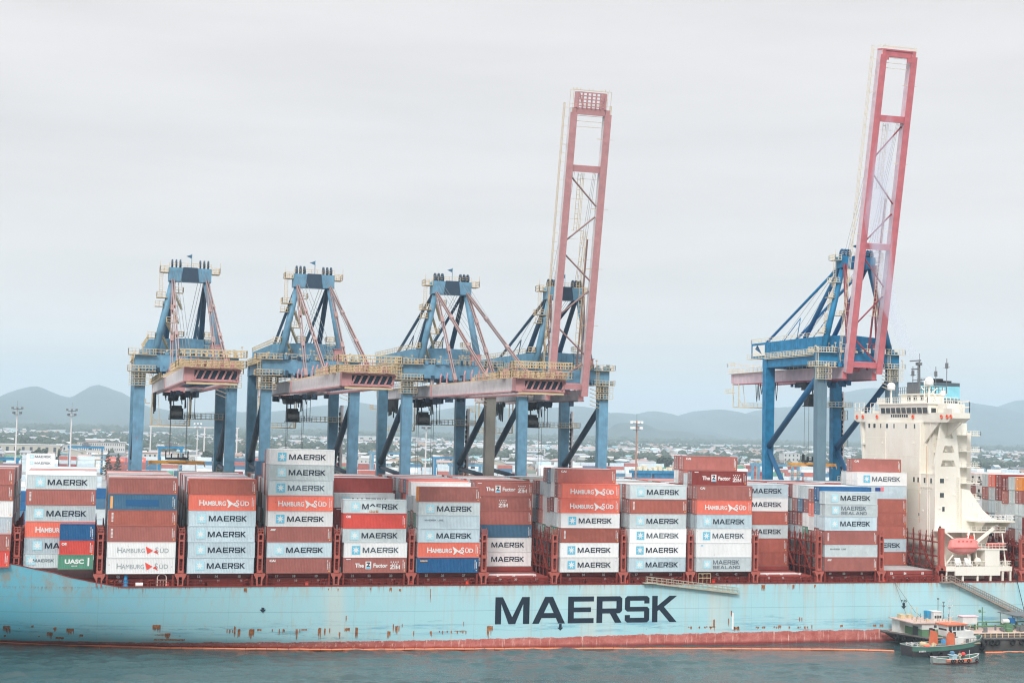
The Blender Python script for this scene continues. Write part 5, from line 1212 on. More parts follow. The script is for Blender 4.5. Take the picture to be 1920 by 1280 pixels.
    for sx in (-1, 1):
        for k in range(3):
            x = sx*(a-1.2+k*.7)
            mb.tube((x,1.2,az+1.5), (sx*(1+k*.8),30+k*3,hz1), .045, 4)
            if not up: mb.tube((x,-.2,az+1.5), (sx*(2.4+k*.4),-Lb+12+k*2,z1+1), .045, 4)
            else: mb.tube((x,-.2,az+2.5), (sx*(2.2+k*.3),-2.5-.2*Lb*.76,(z0+z1)/2+.98*Lb*.79), .03, 4)
    B(mb, 'derricking_rope', [GREYM])
    # clutter: winches, junction boxes, lamps, conduits on the portal and trolley girder
    rc = random.Random(int(c*3)); mb = MB()
    for k in range(46):
        x = rc.uniform(-s-1.5, s+1.5); y = rc.uniform(-2.2, -1.35); z = rc.choice((zb0-.4, zb1, zb1)); w_ = rc.uniform(.2,.9); mb.box(x, x+w_, y, y+.45, z, z+rc.uniform(.3,1.3), rc.choice((1,1,1,2,0)))
    for k in range(26):
        x = rc.uniform(-3.6,3.6); y = rc.uniform(-1,40); mb.box(x, x+rc.uniform(.3,1.2), y, y+1, z0-.9-rc.random()*.8, z0-.25)
    for k in range(10):
        x = rc.choice((-1,1))*(s-rc.uniform(0,2.5)); mb.beam((x,-1.6,zb0-rc.uniform(.4,5)), (x+rc.uniform(-.6,.6),-1.6,zb0+.2), .12)
    tag(B(mb, 'equipment', [M['dark'], M['blue'], och]), kind='stuff')
    mb = MB()
    for k in range(22):
        x = rc.uniform(-s-1.8, s+1.8); y = rc.uniform(-2.4, 3); z = rc.choice((zb1, zb1, zb0-.4)); h_ = rc.uniform(.6,2.6); mb.beam((x,y,z), (x,y,z+h_), .09); mb.box(x-.2,x+.2,y-.15,y+.15,z+h_-.3,z+h_)
    for sx in (-1,1):
        for z in (zb0-3.4, zb0-1.9): mb.box(sx*s-1.9, sx*s+1.9, -2.0, -1.1, z-.08, z); mb.rail([(sx*s-1.9,-2.0,z),(sx*s+1.9,-2.0,z)], 1.05, .7, .045)
    for k in range(5):
        z = zb0-1.2-k*.9; mb.beam((s-3.4,-1.2,z), (s-1.2,-1.2,z-.8), .5, .1)
    tag(B(mb, 'lamps_and_stairs', [och]), kind='stuff')
    # small control cabins near the hinge
    mb = MB(); mb.box(4.9,6.9,-1.2,1.0,zb1+.1,zb1+2.5); mb.box(4.7,7.1,-1.4,1.2,zb1+2.5,zb1+2.62); B(mb, 'hinge_cabin', [M['red']])
    return root
P_OLD = dict(s=9.65, g=(49.4,51.8), legtop=53.4, beam=(53.4,56.5), house=(8.0,4,48,57.0,60.4), apex=(3.4,73.4,0), fbase=6.9, ry=20.0, boom=65.5, stays=(-24,-50), old=True)
P_NEW = dict(s=9.7, g=(56.6,59.6), legtop=60.0, beam=(59.8,62.9), house=(7.5,3,44,62.9,67.4), apex=(3.5,84.6,0), fbase=9.2, ry=24.0, boom=76.7, stays=(-28,-60), old=False)
P_C4 = dict(P_OLD); P_C4['boom'] = 64.6
make_crane(19.3, P_OLD, CM_OLD, 'faded blue crane with lowered boom, leftmost of the row, orange spreader hanging low', False, 25.3, 33.2)
make_crane(46.0, P_OLD, CM_OLD, 'faded blue crane with lowered pink boom behind the tallest white-topped container stack', False, 25.3)
make_crane(77.2, P_OLD, CM_BR, 'faded blue crane with lowered boom just left of the raised pink boom', False, 24.7, mossy=(1, 0))
make_crane(104.05, P_C4, CM_OLD, 'faded blue crane with its pink boom raised upright, no lettering', True, 23.5)
make_crane(179.2, P_NEW, CM_NEW, 'bright blue crane with tall red boom raised, standing behind the cream deckhouse', True, 22.6, 35.3)

# ================================================================ hills, woods, town and yard behind the port
RIDGE = [(-622,83),(-551,125),(-509,157),(-423,202),(-351,223),(-277,213),(-201,178),(-126,149),(-67,182),(-24,221),(29,235),(96,218),(157,198),(219,168),(312,124),(421,101),(701,93),(953,106),(1210,125),(1339,151),(1470,142),(1601,165),(1701,171),(1869,146),(2005,129),(2140,163),(2277,180),(2451,168),(2662,160),(2839,175),(2978,189),(3094,144),(3283,164),(3386,148),(3481,174),(3552,166),(3615,143),(3702,129),(3780,165),(3866,181),(3969,180),(4018,164),(4110,155),(4190,182),(4267,198),(4372,226),(4469,225),(4574,254),(4732,268),(4871,329),(5055,363),(5157,352),(5320,324),(5526,308),(5735,281),(5865,262),(5946,231),(6047,259),(6107,276),(6218,316),(6287,322),(6460,334),(6679,295)]
NEAR = [(2295,27),(2347,53),(2414,80),(2467,86),(2549,71),(2617,59),(2658,65),(2754,65),(2809,54),(2879,40),(2920,30)]
def mat_forest(name, dark, light, sc=.004):
    t = NT(name); a = t.noise(sc, detail=6, rough=.7); b = t.noise(.06, detail=3)
    col = t.mix(t.rng(a, .35, .65), dark, light); col = t.mix(t.rng(b, .4, .7, 0, .6), col, tuple(v*.55 for v in dark)); return t.out(col, .9)
M_HILL = mat_forest("hill_forest", (0.024,0.036,0.030), (0.060,0.078,0.052), .006)
def hill_mesh(name, prof, Yc_, front, back, sub, seed, mat):
    rs = np.random.RandomState(seed); P = np.array(prof, float); xs = np.linspace(P[0,0], P[-1,0], sub); zr = np.interp(xs, P[:,0], P[:,1])
    # soften and add small crest irregularity
    zr = np.convolve(np.pad(zr, 2, 'edge'), [.1,.2,.4,.2,.1], 'valid'); zr = zr+sum(np.interp(xs, np.arange(xs[0], xs[-1]+q, q), rs.normal(0, am, len(np.arange(xs[0], xs[-1]+q, q)))) for q, am in ((180,5),(70,3),(28,1.5)))
    nt_ = 34; vs = []
    ph = rs.rand(8)*6.28
    for j in range(nt_+1):
        t = j/nt_; y = Yc_-front+(front+back)*t
        u = (y-(Yc_-front))/front if y <= Yc_ else 1-(y-Yc_)/back
        prof_ = np.sin(np.clip(u, 0, 1)*np.pi/2)**1.5
        rav = sum(np.sin(xs/(150+60*k)+ph[k]+t*(3+k)*1.7)*(.07/(1+.4*k)) for k in range(6))*np.clip(1-u, 0, 1)*np.clip(u*3, 0, 1)*2.2
        sc = y/Yc_
        z = 2.0+(zr-2)*np.clip(prof_+rav*np.sign(1), 0, 1.0)
        vs += list(zip((xs*(1+(sc-1)*.6)).tolist(), [y]*len(xs), z.tolist()))
    n = len(xs); fs = [(j*n+i, j*n+i+1, (j+1)*n+i+1, (j+1)*n+i) for j in range(nt_) for i in range(n-1)]
    o = MB().add(vs, fs).build(name, mat, smooth=True); tag(o, kind='structure'); return o
hill_mesh('hills', [(-1500,60),(-1000,140)]+RIDGE+[(7200,240),(8300,330),(9600,120)], 9000, 3000, 2200, 420, 5, M_HILL)
hill_mesh('low_hill', [(x*.85, 3+(z-3)*.80) for x, z in NEAR], 5610, 520, 300, 90, 8, M_HILL)

def ico(sub=2):
    import bmesh
    bm = bmesh.new(); bmesh.ops.create_icosphere(bm, subdivisions=sub, radius=1.0)
    v = np.array([x.co[:] for x in bm.verts]); f = np.array([[q.index for q in x.verts] for x in bm.faces]); bm.free(); return v, f
IV, IF = ico(2); IV1, IF1 = ico(1)
def blob_mesh(name, cs, rs_, hs, mat, seed=0, V=None, F=None):
    """many irregular leafy crowns as one mesh"""
    V = IV if V is None else V; F = IF if F is None else F
    R0 = np.random.RandomState(seed); n = len(cs); nv = len(V)
    d = 1+R0.normal(0, .20, (n, nv)); vv = V[None]*d[:,:,None]
    th = R0.rand(n)*6.28; c, s = np.cos(th), np.sin(th)
    x = vv[:,:,0]*c[:,None]-vv[:,:,1]*s[:,None]; y = vv[:,:,0]*s[:,None]+vv[:,:,1]*c[:,None]
    P = np.stack([x*rs_[:,None], y*rs_[:,None], vv[:,:,2]*hs[:,None]], -1)+cs[:,None,:]
    Fc = (F[None]+np.arange(n)[:,None,None]*nv).reshape(-1, 3)
    me = bpy.data.meshes.new(name); me.vertices.add(n*nv); me.vertices.foreach_set('co', P.reshape(-1).astype(np.float32))
    me.loops.add(len(Fc)*3); me.loops.foreach_set('vertex_index', Fc.reshape(-1).astype(np.int32)); me.polygons.add(len(Fc))
    me.polygons.foreach_set('loop_start', np.arange(0, len(Fc)*3, 3, dtype=np.int32)); me.materials.append(mat); me.update(calc_edges=True); return me
def mat_leaf(name):
    t = NT(name); a = t.noise(.03, detail=2); b = t.noise(.35, detail=4, rough=.7)
    col = t.mix(t.rng(a, .3, .7), (0.034,0.048,0.028), (0.088,0.102,0.062)); col = t.mix(t.rng(b, .42, .65, 0, .75), col, (0.014,0.026,0.012)); return t.out(col, .85)
LEAF = mat_leaf("foliage")
rw = np.random.RandomState(12)
def wedge(n, y0, y1, dens=None, p=1.0):
    y = y0+(y1-y0)*rw.rand(n)**p; x = y*(-.10+.84*rw.rand(n)); return x, y
x, y = wedge(5200, 4100, 6500); r = 12+16*rw.rand(5200); h = 7+7*rw.rand(5200)
tag(link('woodland', blob_mesh('woodland', np.stack([x, y, 3+h*.35], 1), r, h, LEAF, 3, IV1, IF1)), 'far belt of dark green woodland at the foot of the hills', 'woodland', kind='stuff')
def clump(x, y): return np.sin(x/210+1)+np.sin(y/170+2)+np.sin((x+y)/330)+np.sin((x-1.7*y)/120)*.6
x, y = wedge(15000, 1330, 4300, p=.85); k = clump(x, y)+rw.normal(0, .7, len(x)) > -.2; x, y = x[k], y[k]; n = len(x); r = 2.8+4.6*rw.rand(n)**1.6; h = r*(.7+.4*rw.rand(n))
tag(link('town_trees', blob_mesh('town_trees', np.stack([x, y, 3+h*.6], 1), r, h, LEAF, 4, IV1, IF1)), 'scattered trees and thickets filling the gaps of the town', 'trees', kind='stuff')
# --- houses
HW = [NT("wall_"+n_).out(c_, .8) for n_, c_ in (("white", (.56,.55,.53)), ("cream", (.48,.45,.38)), ("grey", (.36,.36,.36)), ("blue", (.26,.38,.46)), ("peach", (.52,.38,.31)))]
HR = [NT("roof_"+n_).out(c_, .75) for n_, c_ in (("white", (.50,.51,.52)), ("pale_grey", (.34,.35,.37)), ("terracotta", (.36,.20,.15)), ("faded_pink", (.42,.31,.29)), ("teal", (.24,.42,.45)), ("dark_grey", (.14,.15,.16)))]
RN = ['white', 'pale grey', 'terracotta', 'faded pink', 'teal', 'dark grey']; WN = ['white', 'cream', 'grey', 'pale blue', 'peach']
DARKW = NT("window_dark").out((.05,.06,.07), .4)
def house_mb(w_, d_, h_, rh, mb=None, x=0, y=0, a=0, mw=0, mr=1, z=3.0, win_=True):
    mb = mb or MB(); c, s = math.cos(a), math.sin(a)
    T = lambda u, v, q: (x+u*c-v*s, y+u*s+v*c, z+q)
    hw, hd = w_/2, d_/2
    mb.add([T(-hw,-hd,0),T(hw,-hd,0),T(hw,hd,0),T(-hw,hd,0),T(-hw,-hd,h_),T(hw,-hd,h_),T(hw,hd,h_),T(-hw,hd,h_),T(-hw,0,h_+rh-.1),T(hw,0,h_+rh-.1)], [(0,1,5,4),(1,2,6,9,5),(2,3,7,6),(3,0,4,8,7)], mw)
    e = .6; mb.add([T(-hw-e,-hd-e,h_-.15),T(hw+e,-hd-e,h_-.15),T(hw+e,0,h_+rh),T(-hw-e,0,h_+rh),T(-hw-e,hd+e,h_-.15),T(hw+e,hd+e,h_-.15)], [(0,1,2,3),(3,2,5,4)], mr)
    if win_:
        n = max(2, int(w_/4)); fl = max(1, int(h_/3))
        for f in range(fl):
            for k in range(n):
                u = -hw+w_*(k+.5)/n; q = .9+f*3; mb.add([T(u-.6,-hd-.03,q),T(u+.6,-hd-.03,q),T(u+.6,-hd-.03,q+1.3),T(u-.6,-hd-.03,q+1.3)], [(0,1,2,3)], 2)
    return mb
rh_ = random.Random(8); hx = []
while len(hx) < 3700:
    y = 1360+2900*rh_.random()**.85; x = y*(-.09+.82*rh_.random())
    if clump(np.array([x]), np.array([y]))[0] < -1.9+2.2*rh_.random() or rh_.random() < .25: hx.append((x, y))
hx.sort(key=lambda p: p[1]); far = MB(); protos = {}
ZN = ['behind the leftmost crane', 'behind the second crane', 'between the second and third cranes', 'behind the raised pink boom', 'between the two raised booms', 'near the bright blue crane', 'right of the ship deckhouse']
zx = [.06, .12, .22, .32, .50, .60, 9]
for n_, (x, y) in enumerate(hx):
    big = rh_.random() < (.07 if y > 1500 else .14); w_ = rh_.uniform(20, 44) if big else rh_.uniform(7, 13); d_ = rh_.uniform(12, 20) if big else rh_.uniform(6, 9)
    h_ = rh_.choice((3, 3.2, 3.4, 6)) if not big else rh_.choice((5, 6, 8)); rr_ = rh_.uniform(1.2, 2.4); a = rh_.choice((0, 0, R_(90), rh_.uniform(-.6, .6))); mw = rh_.choice((0,0,0,1,1,2,3,4)); mr = rh_.choice((0,0,0,0,1,1,1,1,2,3,3,4,5))
    if n_ < 270:
        w_, d_, h_ = (round(w_/4)*4, round(d_/4)*4, round(h_)); key = (w_, d_, h_, mw, mr)
        if key not in protos: protos[key] = house_mb(w_, d_, h_, 1.8, z=0).mesh('house', [HW[mw], HR[mr], DARKW])
        zi = next(i for i, v in enumerate(zx) if x/y < v)
        kind_ = 'warehouse' if big else 'house'
        tag(link(kind_, protos[key], None, (x, y, 3.0), (0,0,a)), '%s roofed %s %s in the town %s' % (RN[mr], WN[mw], kind_, ZN[zi]), kind_, 'buildings of the town, %s' % ZN[zi])
    else: house_mb(w_, d_, h_, rr_, far, x, y, a, mw, 5+mr, win_=False)
tag(far.build('town_buildings', HW+HR), 'dense far rows of low houses and sheds of the town', 'town', kind='stuff')
# --- particular buildings
def block(name, label, x0, x1, y0, d, h, wall, rows, cols, roofm, cat='building'):
    mb = MB(); mb.box(x0, x1, y0, y0+d, 3, 3+h); o = mb.build(name, wall); tag(o, label, cat)
    MB().box(x0-.4, x1+.4, y0-.4, y0+d+.4, 3+h, 3.5+h).build('roof', roofm, o)
    for r in range(rows):
        for c in range(cols):
            if cols > 8 and c % 2: continue
            xx = x0+(x1-x0)*(c+.5)/cols; zz = 3+h*(r+.35)/rows; wd = (x1-x0)/cols*.30
            m = MB().box(xx-wd, xx+wd*.2, y0-.08, y0, zz, zz+h/rows*.45)
            if cols > 8: m.box(xx+(x1-x0)/cols-wd, xx+(x1-x0)/cols+wd*.2, y0-.08, y0, zz, zz+h/rows*.45)
            m.build('window', DARKW, o)
    return o
block('office_building', 'long white three storey building with rows of small dark windows at left', -12.8, 35.4, 1600, 14, 14.6, HW[0], 3, 22, HR[5])
block('warehouse', 'long low pale warehouse left of the white three storey building', -92, -30, 1600, 30, 10.8, HW[1], 1, 8, HR[0], 'warehouse')
block('warehouse', 'wide white shed beside the long pale warehouse, lower and further back', -28, -14, 1650, 24, 10.0, HW[0], 1, 3, HR[1], 'warehouse')
block('house', 'white two storey house behind the leg of the leftmost crane', 40, 56, 1300, 12, 11, HW[0], 2, 4, HR[2], 'house')
block('house', 'white terracotta roofed villa right of the leftmost crane leg', 58, 72, 1240, 12, 8, HW[0], 2, 3, HR[3], 'house')
block('warehouse', 'teal roofed white hall beyond the yard under the fourth crane', 600, 634, 2050, 20, 12, HW[0], 1, 6, HR[4], 'warehouse')
block('warehouse', 'long white roofed hall far behind between second and third cranes', 560, 720, 3300, 60, 13, HW[0], 1, 8, HR[0], 'warehouse')
block('office_building', 'small white block beside the bright blue crane leg', 840, 862, 1700, 14, 16, HW[0], 3, 4, HR[1])
block('warehouse', 'pale long hall beyond the aft container stack at the right edge', 1150, 1240, 1900, 40, 12, HW[0], 1, 8, HR[0], 'warehouse')
block('office_building', 'white low office block between third crane legs', 215, 240, 1350, 16, 11, HW[0], 2, 5, HR[1])
block('shed', 'small pale blue tent shed in front of the long pale warehouse', -27, -18, 1380, 10, 7.5, HW[3], 1, 2, HR[4], 'shed')
# --- yard: container blocks, named ones first
yc = MB(); yk = list(CC); ry = random.Random(31)
def yard_block(x0, n, y0, rows, tiers, cols=None):
    if y0 < 500: cols = 'UUGbT'
    for r in range(rows):
        for k in range(n):
            t = max(1, tiers-1-ry.choice((0,0,1,1,2)))
            for q in range(t):
                c = ry.choice(cols or "WWGGGGGbbbBPRTE"); xx = x0+k*12.9; yy = y0+r*2.9; zz = 3.03+q*2.9
                yc.box(xx, xx+12.19, yy, yy+2.44, zz, zz+2.82, yk.index(c))
for (x0, n, y0, t) in ((-70,6,820,4),(20,5,840,5),(95,6,905,5),(180,4,1060,4),(240,6,905,4),(330,5,840,5),(400,6,905,6),(500,6,1000,5),(590,8,900,5),(700,6,1100,5),(-60,7,1130,5),(40,7,1160,5),(140,7,1180,4),(250,8,1190,4),(370,9,1210,5),(520,9,1200,5),(660,9,1210,5),(790,6,1220,5),(470,4,820,6),(160,5,1000,3),(-6,2,430,8),(-20,2,470,7)): yard_block(x0, n, y0, 4, t)
tag(yc.build('yard_containers', [CM[k] for k in yk]), 'blocks of stacked containers on the yard beyond the cranes', 'containers', kind='stuff')
def simple_cont(x, y, z, c, label, lett=None):
    b_, f_ = PM[('H', 12.192)]; o = link('shipping_container', b_, None, (x, y, z)); setm(o, 0, CM[c]); f = link('frame', f_, o); setm(f, 0, CM[c])
    if lett == 'ms': dl(o, EM[1], 1.5, .65); dl(o, LET['faded'], 3.6, .95)
    if lett == 'hs': dl(o, text_mesh('HAMBURG', 1.1, WHT, .02, .9, 'LEFT'), 2.0, .9); dl(o, text_mesh('SÜD', 1.1, WHT, .02, .9, 'LEFT'), 8.8, .9); dl(o, FLAG['w'], 6.6, .7)
    tag(o, label, 'container', 'containers on the yard')
for q in range(8):
    simple_cont(-27.4, 704, 3.03+q*2.9, 'W', 'white yard container with grey lettering, %s of the tall stack at left' % ('topmost' if q == 7 else ('second from top' if q == 6 else '%s from ground' % ORD[q])), 'ms' if q > 5 else None)
for k, (x, y, z, c, l) in enumerate(((10.4,1000,14.7,'O','orange yard container behind the leftmost crane, left one'),(23.4,1000,14.7,'O','orange yard container touching the leg of the leftmost crane'),(185,1050,11.9,'P','faded rust-red yard container on top, between second crane leg and third'),(185,1050,9.0,'P','faded rust-red yard container, second from top beside the second crane'))):
    simple_cont(x, y, z, c, l, 'hs' if c == 'O' else None)
    for zz in range(int((z-3)/2.9)): yc2 = None
sup = MB()
for (x, y, z) in ((10.4,1000,14.7),(23.4,1000,14.7),(185,1050,9.0)): sup.box(x, x+12.19, y, y+2.44, 3.03, z-.02)
tag(sup.build('yard_container_bases', [CM['B']]), 'lower tiers under the named yard containers', 'containers', kind='stuff')
# --- yard gantries
def rtg(x, y, w_, label, h=19.5, col=None):
    root = thing('yard_gantry', label, 'yard crane', (x, y, 3.03), 0, 'rubber tyred gantries on the yard'); m = col or CM_NEW['blue']
    for sx in (-1, 1):
        for dy in (-3.6, 3.6):
            mb = MB(); mb.box(sx*w_/2-.7, sx*w_/2+.7, dy-.5, dy+.5, 1.6, h); mb.build('leg', m, root)
        mb = MB(); mb.box(sx*w_/2-.7, sx*w_/2+.7, -6, 6, 1.0, 2.2); o = mb.build('sill', m, root)
        t = MB()
        for dy in (-5, -3.4, 3.4, 5): t.tube((sx*w_/2-.5, dy, .7), (sx*w_/2+.5, dy, .7), .7, 10)
        t.build('tyre', BLK, o)
    mb = MB()
    for dy in (-3.6, 3.6): mb.box(-w_/2-1.5, w_/2+1.5, dy-.5, dy+.5, h, h+1.5)
    mb.build('girder', m, root)
    mb = MB(); mb.box(-3,3,-4.4,4.4,h+1.5,h+2.2); mb.box(-2,1.5,-2,2,h+2.2,h+3.8); mb.box(2.2,4,-1,1,h-1.2,h+1.2); mb.rail([(-4,-4.5,h+2.2),(4,-4.5,h+2.2)],1.2,1.2,.08); mb.build('trolley', GREYM, root)
    mb = MB(); mb.rail([(-w_/2-1.5,-4.2,h+1.5),(w_/2+1.5,-4.2,h+1.5)],1.2,1.8,.08); mb.box(w_/2+.8,w_/2+2.2,-3,3,3,6); mb.ladder((-w_/2-1,-4,2),(-w_/2-1,-4,h),.8,.6,.07); mb.box(w_/2-5,w_/2+1,-4.6,-4.0,h-4,h-3.7)
    for k in range(5): mb.rail([(w_/2-5,-4.6,h-3.7-k*2.5),(w_/2+1,-4.6,h-3.7-k*2.5)],1.2,1.2,.08)
    mb.build('access_platform', OCHRE, root)
rtg(-2.6, 1090, 22, 'blue yard gantry standing left of the leftmost quay crane', 18.5)
rtg(-50, 900, 20, 'blue yard gantry cut by the left picture edge', 14.5)
rtg(51, 1000, 14, 'blue yard gantry under the hanging orange spreader of the leftmost crane', 21)
rtg(186, 950, 20, 'pale blue yard gantry between second and third quay cranes', 21, CM_OLD['blue'])
rtg(192, 760, 16, 'pale blue yard gantry right of the third crane front leg', 19, CM_OLD['blue'])
rtg(363, 745, 24, 'pale blue yard gantry seen between legs of the bright blue crane', 22.2, CM_OLD['blue'])
rtg(262, 1100, 20, 'blue yard gantry between legs of the fourth crane', 15)
# low blue barge-like spreader rack with cream tops near the light mast
rk = MB(); rk.box(0, 27, 0, 6, 15.5, 17.2); rk.box(1.5, 12, 1, 5, 12.5, 15.5); rk.box(14,26,1,5,12.5,15.5)
for k in range(9): rk.box(1+k*3, 1.5+k*3, 0, 6, 3, 12.5)
o = rk.build('equipment_rack', CM_NEW['blue'], None, (300, 800, 3.03)); tag(o, 'blue raised equipment rack with cream tops beside the rusty light mast', 'rack')
rk = MB()
for k in range(8): rk.box(1+k*3.1, 3+k*3.1, .5, 5, 17.2, 18.2+(k % 3)*.9)
rk.build('rack_load', OCH2, o)
# --- light masts
def mast(x, y, zt, label, m, wlamp=True, r=.42):
    root = thing('light_mast', label, 'light mast', (x, y, 3.03), 0, 'tall light masts of the yard')
    MB().tube((0,0,0),(0,0,zt-3.03), r, 10, 0, r*.55).build('pole', m, root)
    h = zt-3.03; MB().tube((0,0,h-1.2),(0,0,h-.9), 1.7, 12).build('lamp_ring', GREYM, root); MB().tube((0,0,h-3.4),(0,0,h-3.2), 1.4, 12).build('lamp_ring', GREYM, root); MB().tube((0,0,h),(0,0,h+2.5),.06,5).build('lightning_rod', GREYM, root)
    for k in range(8):
        a = k*math.pi/4; MB().box(-.5,.5,-.3,.3,-.45,.45).build('floodlight', WHITEP if wlamp else GREYM, root, (1.9*math.cos(a), 1.9*math.sin(a), h-.6-(k % 2)*2.0), rot=(0,0,a))
RUSTP = paint("mast_rusty", alb(170,128,110), dirt=.4, rust=.3, seed=False)
mast(188.8, 500, 46.5, 'rust streaked light mast right of the fourth crane', RUSTP)
mast(-29.7, 650, 46.8, 'leftmost grey light mast against the hills', PALE, False)
mast(-7.9, 650, 46.6, 'slim light mast left of the leftmost crane', PALE, False)
mast(61.3, 900, 41.5, 'thin white light mast seen under the leftmost crane', PALE)
mast(144.9, 650, 44.5, 'pale light mast between the legs of the third crane', PALE, False)
mast(206, 760, 30, 'short thin mast left of the third crane rear leg', PALE, False, .2)
tw = MB(); tw.box(0, 88, 0, 1.2, 35.6, 36.6)
for x in (2, 54, 86): tw.box(x-.6, x+.6, 0, 1.2, 3, 35.6)
tag(tw.build('conveyor_bridge', PALE, None, (55, 1500, 0)), 'pale elevated conveyor bridge seen below the leftmost crane', 'conveyor')
# --- single trees at the yard edge
def conifer(x, y, h, label):
    root = thing('conifer_tree', label, 'tree', (x, y, 3.0), 0, 'conifers at the yard edge'); MB().tube((0,0,0),(0,0,h), .3, 7, 0, .05).build('trunk', paint("bark", (0.08,0.06,0.045), seed=False), root)
    rc_ = np.random.RandomState(int(abs(x)*7)); n = 150; t = rc_.rand(n)**.8; th = rc_.rand(n)*6.28; rr = (1-t)*h*.26*(.35+.65*rc_.rand(n))
    me = blob_mesh('crown', np.stack([rr*np.cos(th), rr*np.sin(th), h*.12+t*h*.9], 1), .25+.8*(1-t)*rc_.rand(n)+.2, .2+.25*rc_.rand(n), LEAF, 2, IV1, IF1); link('crown', me, root)
conifer(11.6, 990, 19, 'dark conifer in front of the orange yard container, left one'); conifer(17.8, 990, 17, 'dark conifer in front of the orange yard container, right one'); conifer(-22, 1150, 16, 'small conifer left of the blue yard gantry')
def broad(x, y, h, label):
    root = thing('broadleaf_tree', label, 'tree', (x, y, 3.0), 0, 'broadleaf trees at the town edge'); tr_ = MB(); tr_.tube((0,0,0),(0,0,h*.5), h*.03, 7, 0, h*.018)
    for a in range(4): tr_.tube((0,0,h*.4),(h*.25*math.cos(a*1.6),h*.25*math.sin(a*1.6),h*.7), h*.014, 5)
    tr_.build('trunk', paint("bark", (0.08,0.06,0.045), seed=False), root)
    rc_ = np.random.RandomState(int(abs(x)*3+h)); n = 130; d = rc_.normal(0, 1, (n,3)); d /= np.linalg.norm(d, axis=1)[:,None]; q = d*(rc_.rand(n)[:,None]**.4)*np.array([h*.5,h*.5,h*.34])+np.array([0,0,h*.66])
    link('crown', blob_mesh('crown', q, h*(.05+.08*rc_.rand(n)), h*(.04+.05*rc_.rand(n)), LEAF, 5, IV1, IF1), root)
for (x, y, h, l) in ((458,1330,15,'large broadleaf tree left of the fourth crane right leg'),(480,1340,12,'round tree just left of the fourth crane right leg'),(535,1340,16,'large broadleaf tree right of the fourth crane right leg'),(575,1400,12,'smaller tree further right of the fourth crane'),(268,1300,10,'tree behind the third crane left leg'),(-40,1300,13,'bushy tree above the tall white container stack'),(100,1330,13,'bushy tree right of the leftmost crane'),(700,1350,11,'tree left of the bright blue crane leg')): broad(x, y, h, l)
for (x, y, h, l) in ((470,2900,52,'thin radio mast with cross arms left of the rusty light mast'),(640,3400,60,'distant lattice pylon between fourth crane and light mast'),(900,3300,58,'distant lattice pylon left of the bright blue crane')):
    mb = MB(); mb.ladder((-2,0,0),(-.6,0,h),1.5,5,.3); mb.ladder((2,0,0),(.6,0,h),1.5,5,.3)
    for k in range(3): mb.box(-5+k,5-k,-.3,.3,h*.7+k*h*.1,h*.7+k*h*.1+.6)
    tag(mb.build('transmission_tower', GREYM, None, (x, y, 3)), l, 'pylon')

# ================================================================ haze: one box of even pale air
hz = MB().box(-3800, 11800, -320, 12600, -4, 385)
hm = bpy.data.materials.new("haze"); hm.use_nodes = True; ht = hm.node_tree; ht.nodes.clear()
ho_ = ht.nodes.new("ShaderNodeOutputMaterial"); pv = ht.nodes.new("ShaderNodeVolumePrincipled")
pv.inputs['Color'].default_value = (0.61, 0.795, 0.93, 1); pv.inputs['Density'].default_value = 1.3e-4; pv.inputs['Anisotropy'].default_value = 0.0
ht.links.new(pv.outputs[0], ho_.inputs['Volume'])
tag(hz.build('haze', hm), kind='stuff')
WHITEP = paint("boat_white", alb(208,210,208), dirt=.45, rust=.15, rough=.5)

# ================================================================ bunkering barge alongside
TYRE = BLK
BG = paint("barge_black", (0.13,0.12,0.115), dirt=.5, rust=.45, rough=.7, seed=False)
GRN = paint("barge_green", alb(96,130,104), dirt=.35, seed=False)
PNK = paint("barge_deck_pink", alb(196,172,164), dirt=.5, rust=.2, seed=False)
bg_root = thing('bunker_barge', 'long dark tanker barge with white and green cabin moored alongside the ship', 'barge', (165, 271, 0))
def bb(mb, name, mats, par=bg_root, smooth=False): return mb.build(name, mats, par, (-165,-271,0) if par is bg_root else (0,0,0), smooth)
hb_ = MB()
top = [(160.2,278.3),(160.9,276.0),(164.2,266.6),(165.6,265.2),(216,262.8),(216,276.6)]
bot = [(165.5,277.6),(166.5,275.0),(168.8,268.0),(170.0,266.0),(214,263.6),(214,275.8)]
n = 6; hb_.add([(x,y,2.45) for x, y in top]+[(x,y,-.8) for x, y in bot], [tuple(range(n-1,-1,-1)), tuple(range(n,2*n))]+[(i,(i+1) % n,(i+1) % n+n,i+n) for i in range(n)])
bb(hb_, 'hull', [BG])
d_ = MB(); d_.add([(x*1.0+(.25 if x < 170 else 0), y+(.25 if y < 270 else -.2), 2.46) for x, y in top], [tuple(range(6))]); d_.box(171.5,215,265.6,276,2.47,3.3); bb(d_, 'tank_deck', [PNK])
rb = MB(); rb.path([(x,y,2.4) for x, y in top[:5]], .28, 6); bb(rb, 'rubbing_strake', [BG])
tyres = [(161.4,274.2),(162.0,272.5),(163.0,269.8),(163.7,268.0)]
for x, y in tyres: bb(MB().torus((x-.05,y-.12,1.75), .5, .2, 'x', 14, 6), 'tyre_fender', [TYRE])
bb(MB().torus((166.6,264.75,1.7), .5, .2, 'y', 14, 6), 'tyre_fender', [TYRE])
for x in (175.8,177.4,178.7,182.1,184.2,187.6,190.5): bb(MB().torus((x,265.2-(x-165.6)*.0476-.22,1.75), .5, .2, 'y', 14, 6), 'tyre_fender', [TYRE])
fr = MB()
for k in range(34): x = 170.8+k*1.32; y = 265.2-(x-165.6)*.0476+.12; fr.beam((x,y,2.45),(x,y,3.55), .12)
fr.beam((170.8,265.1,3.6),(214.4,262.98,3.6), .16, .12); fr.beam((170.8,265.15,3.0),(214.4,263.0,3.0), .05)
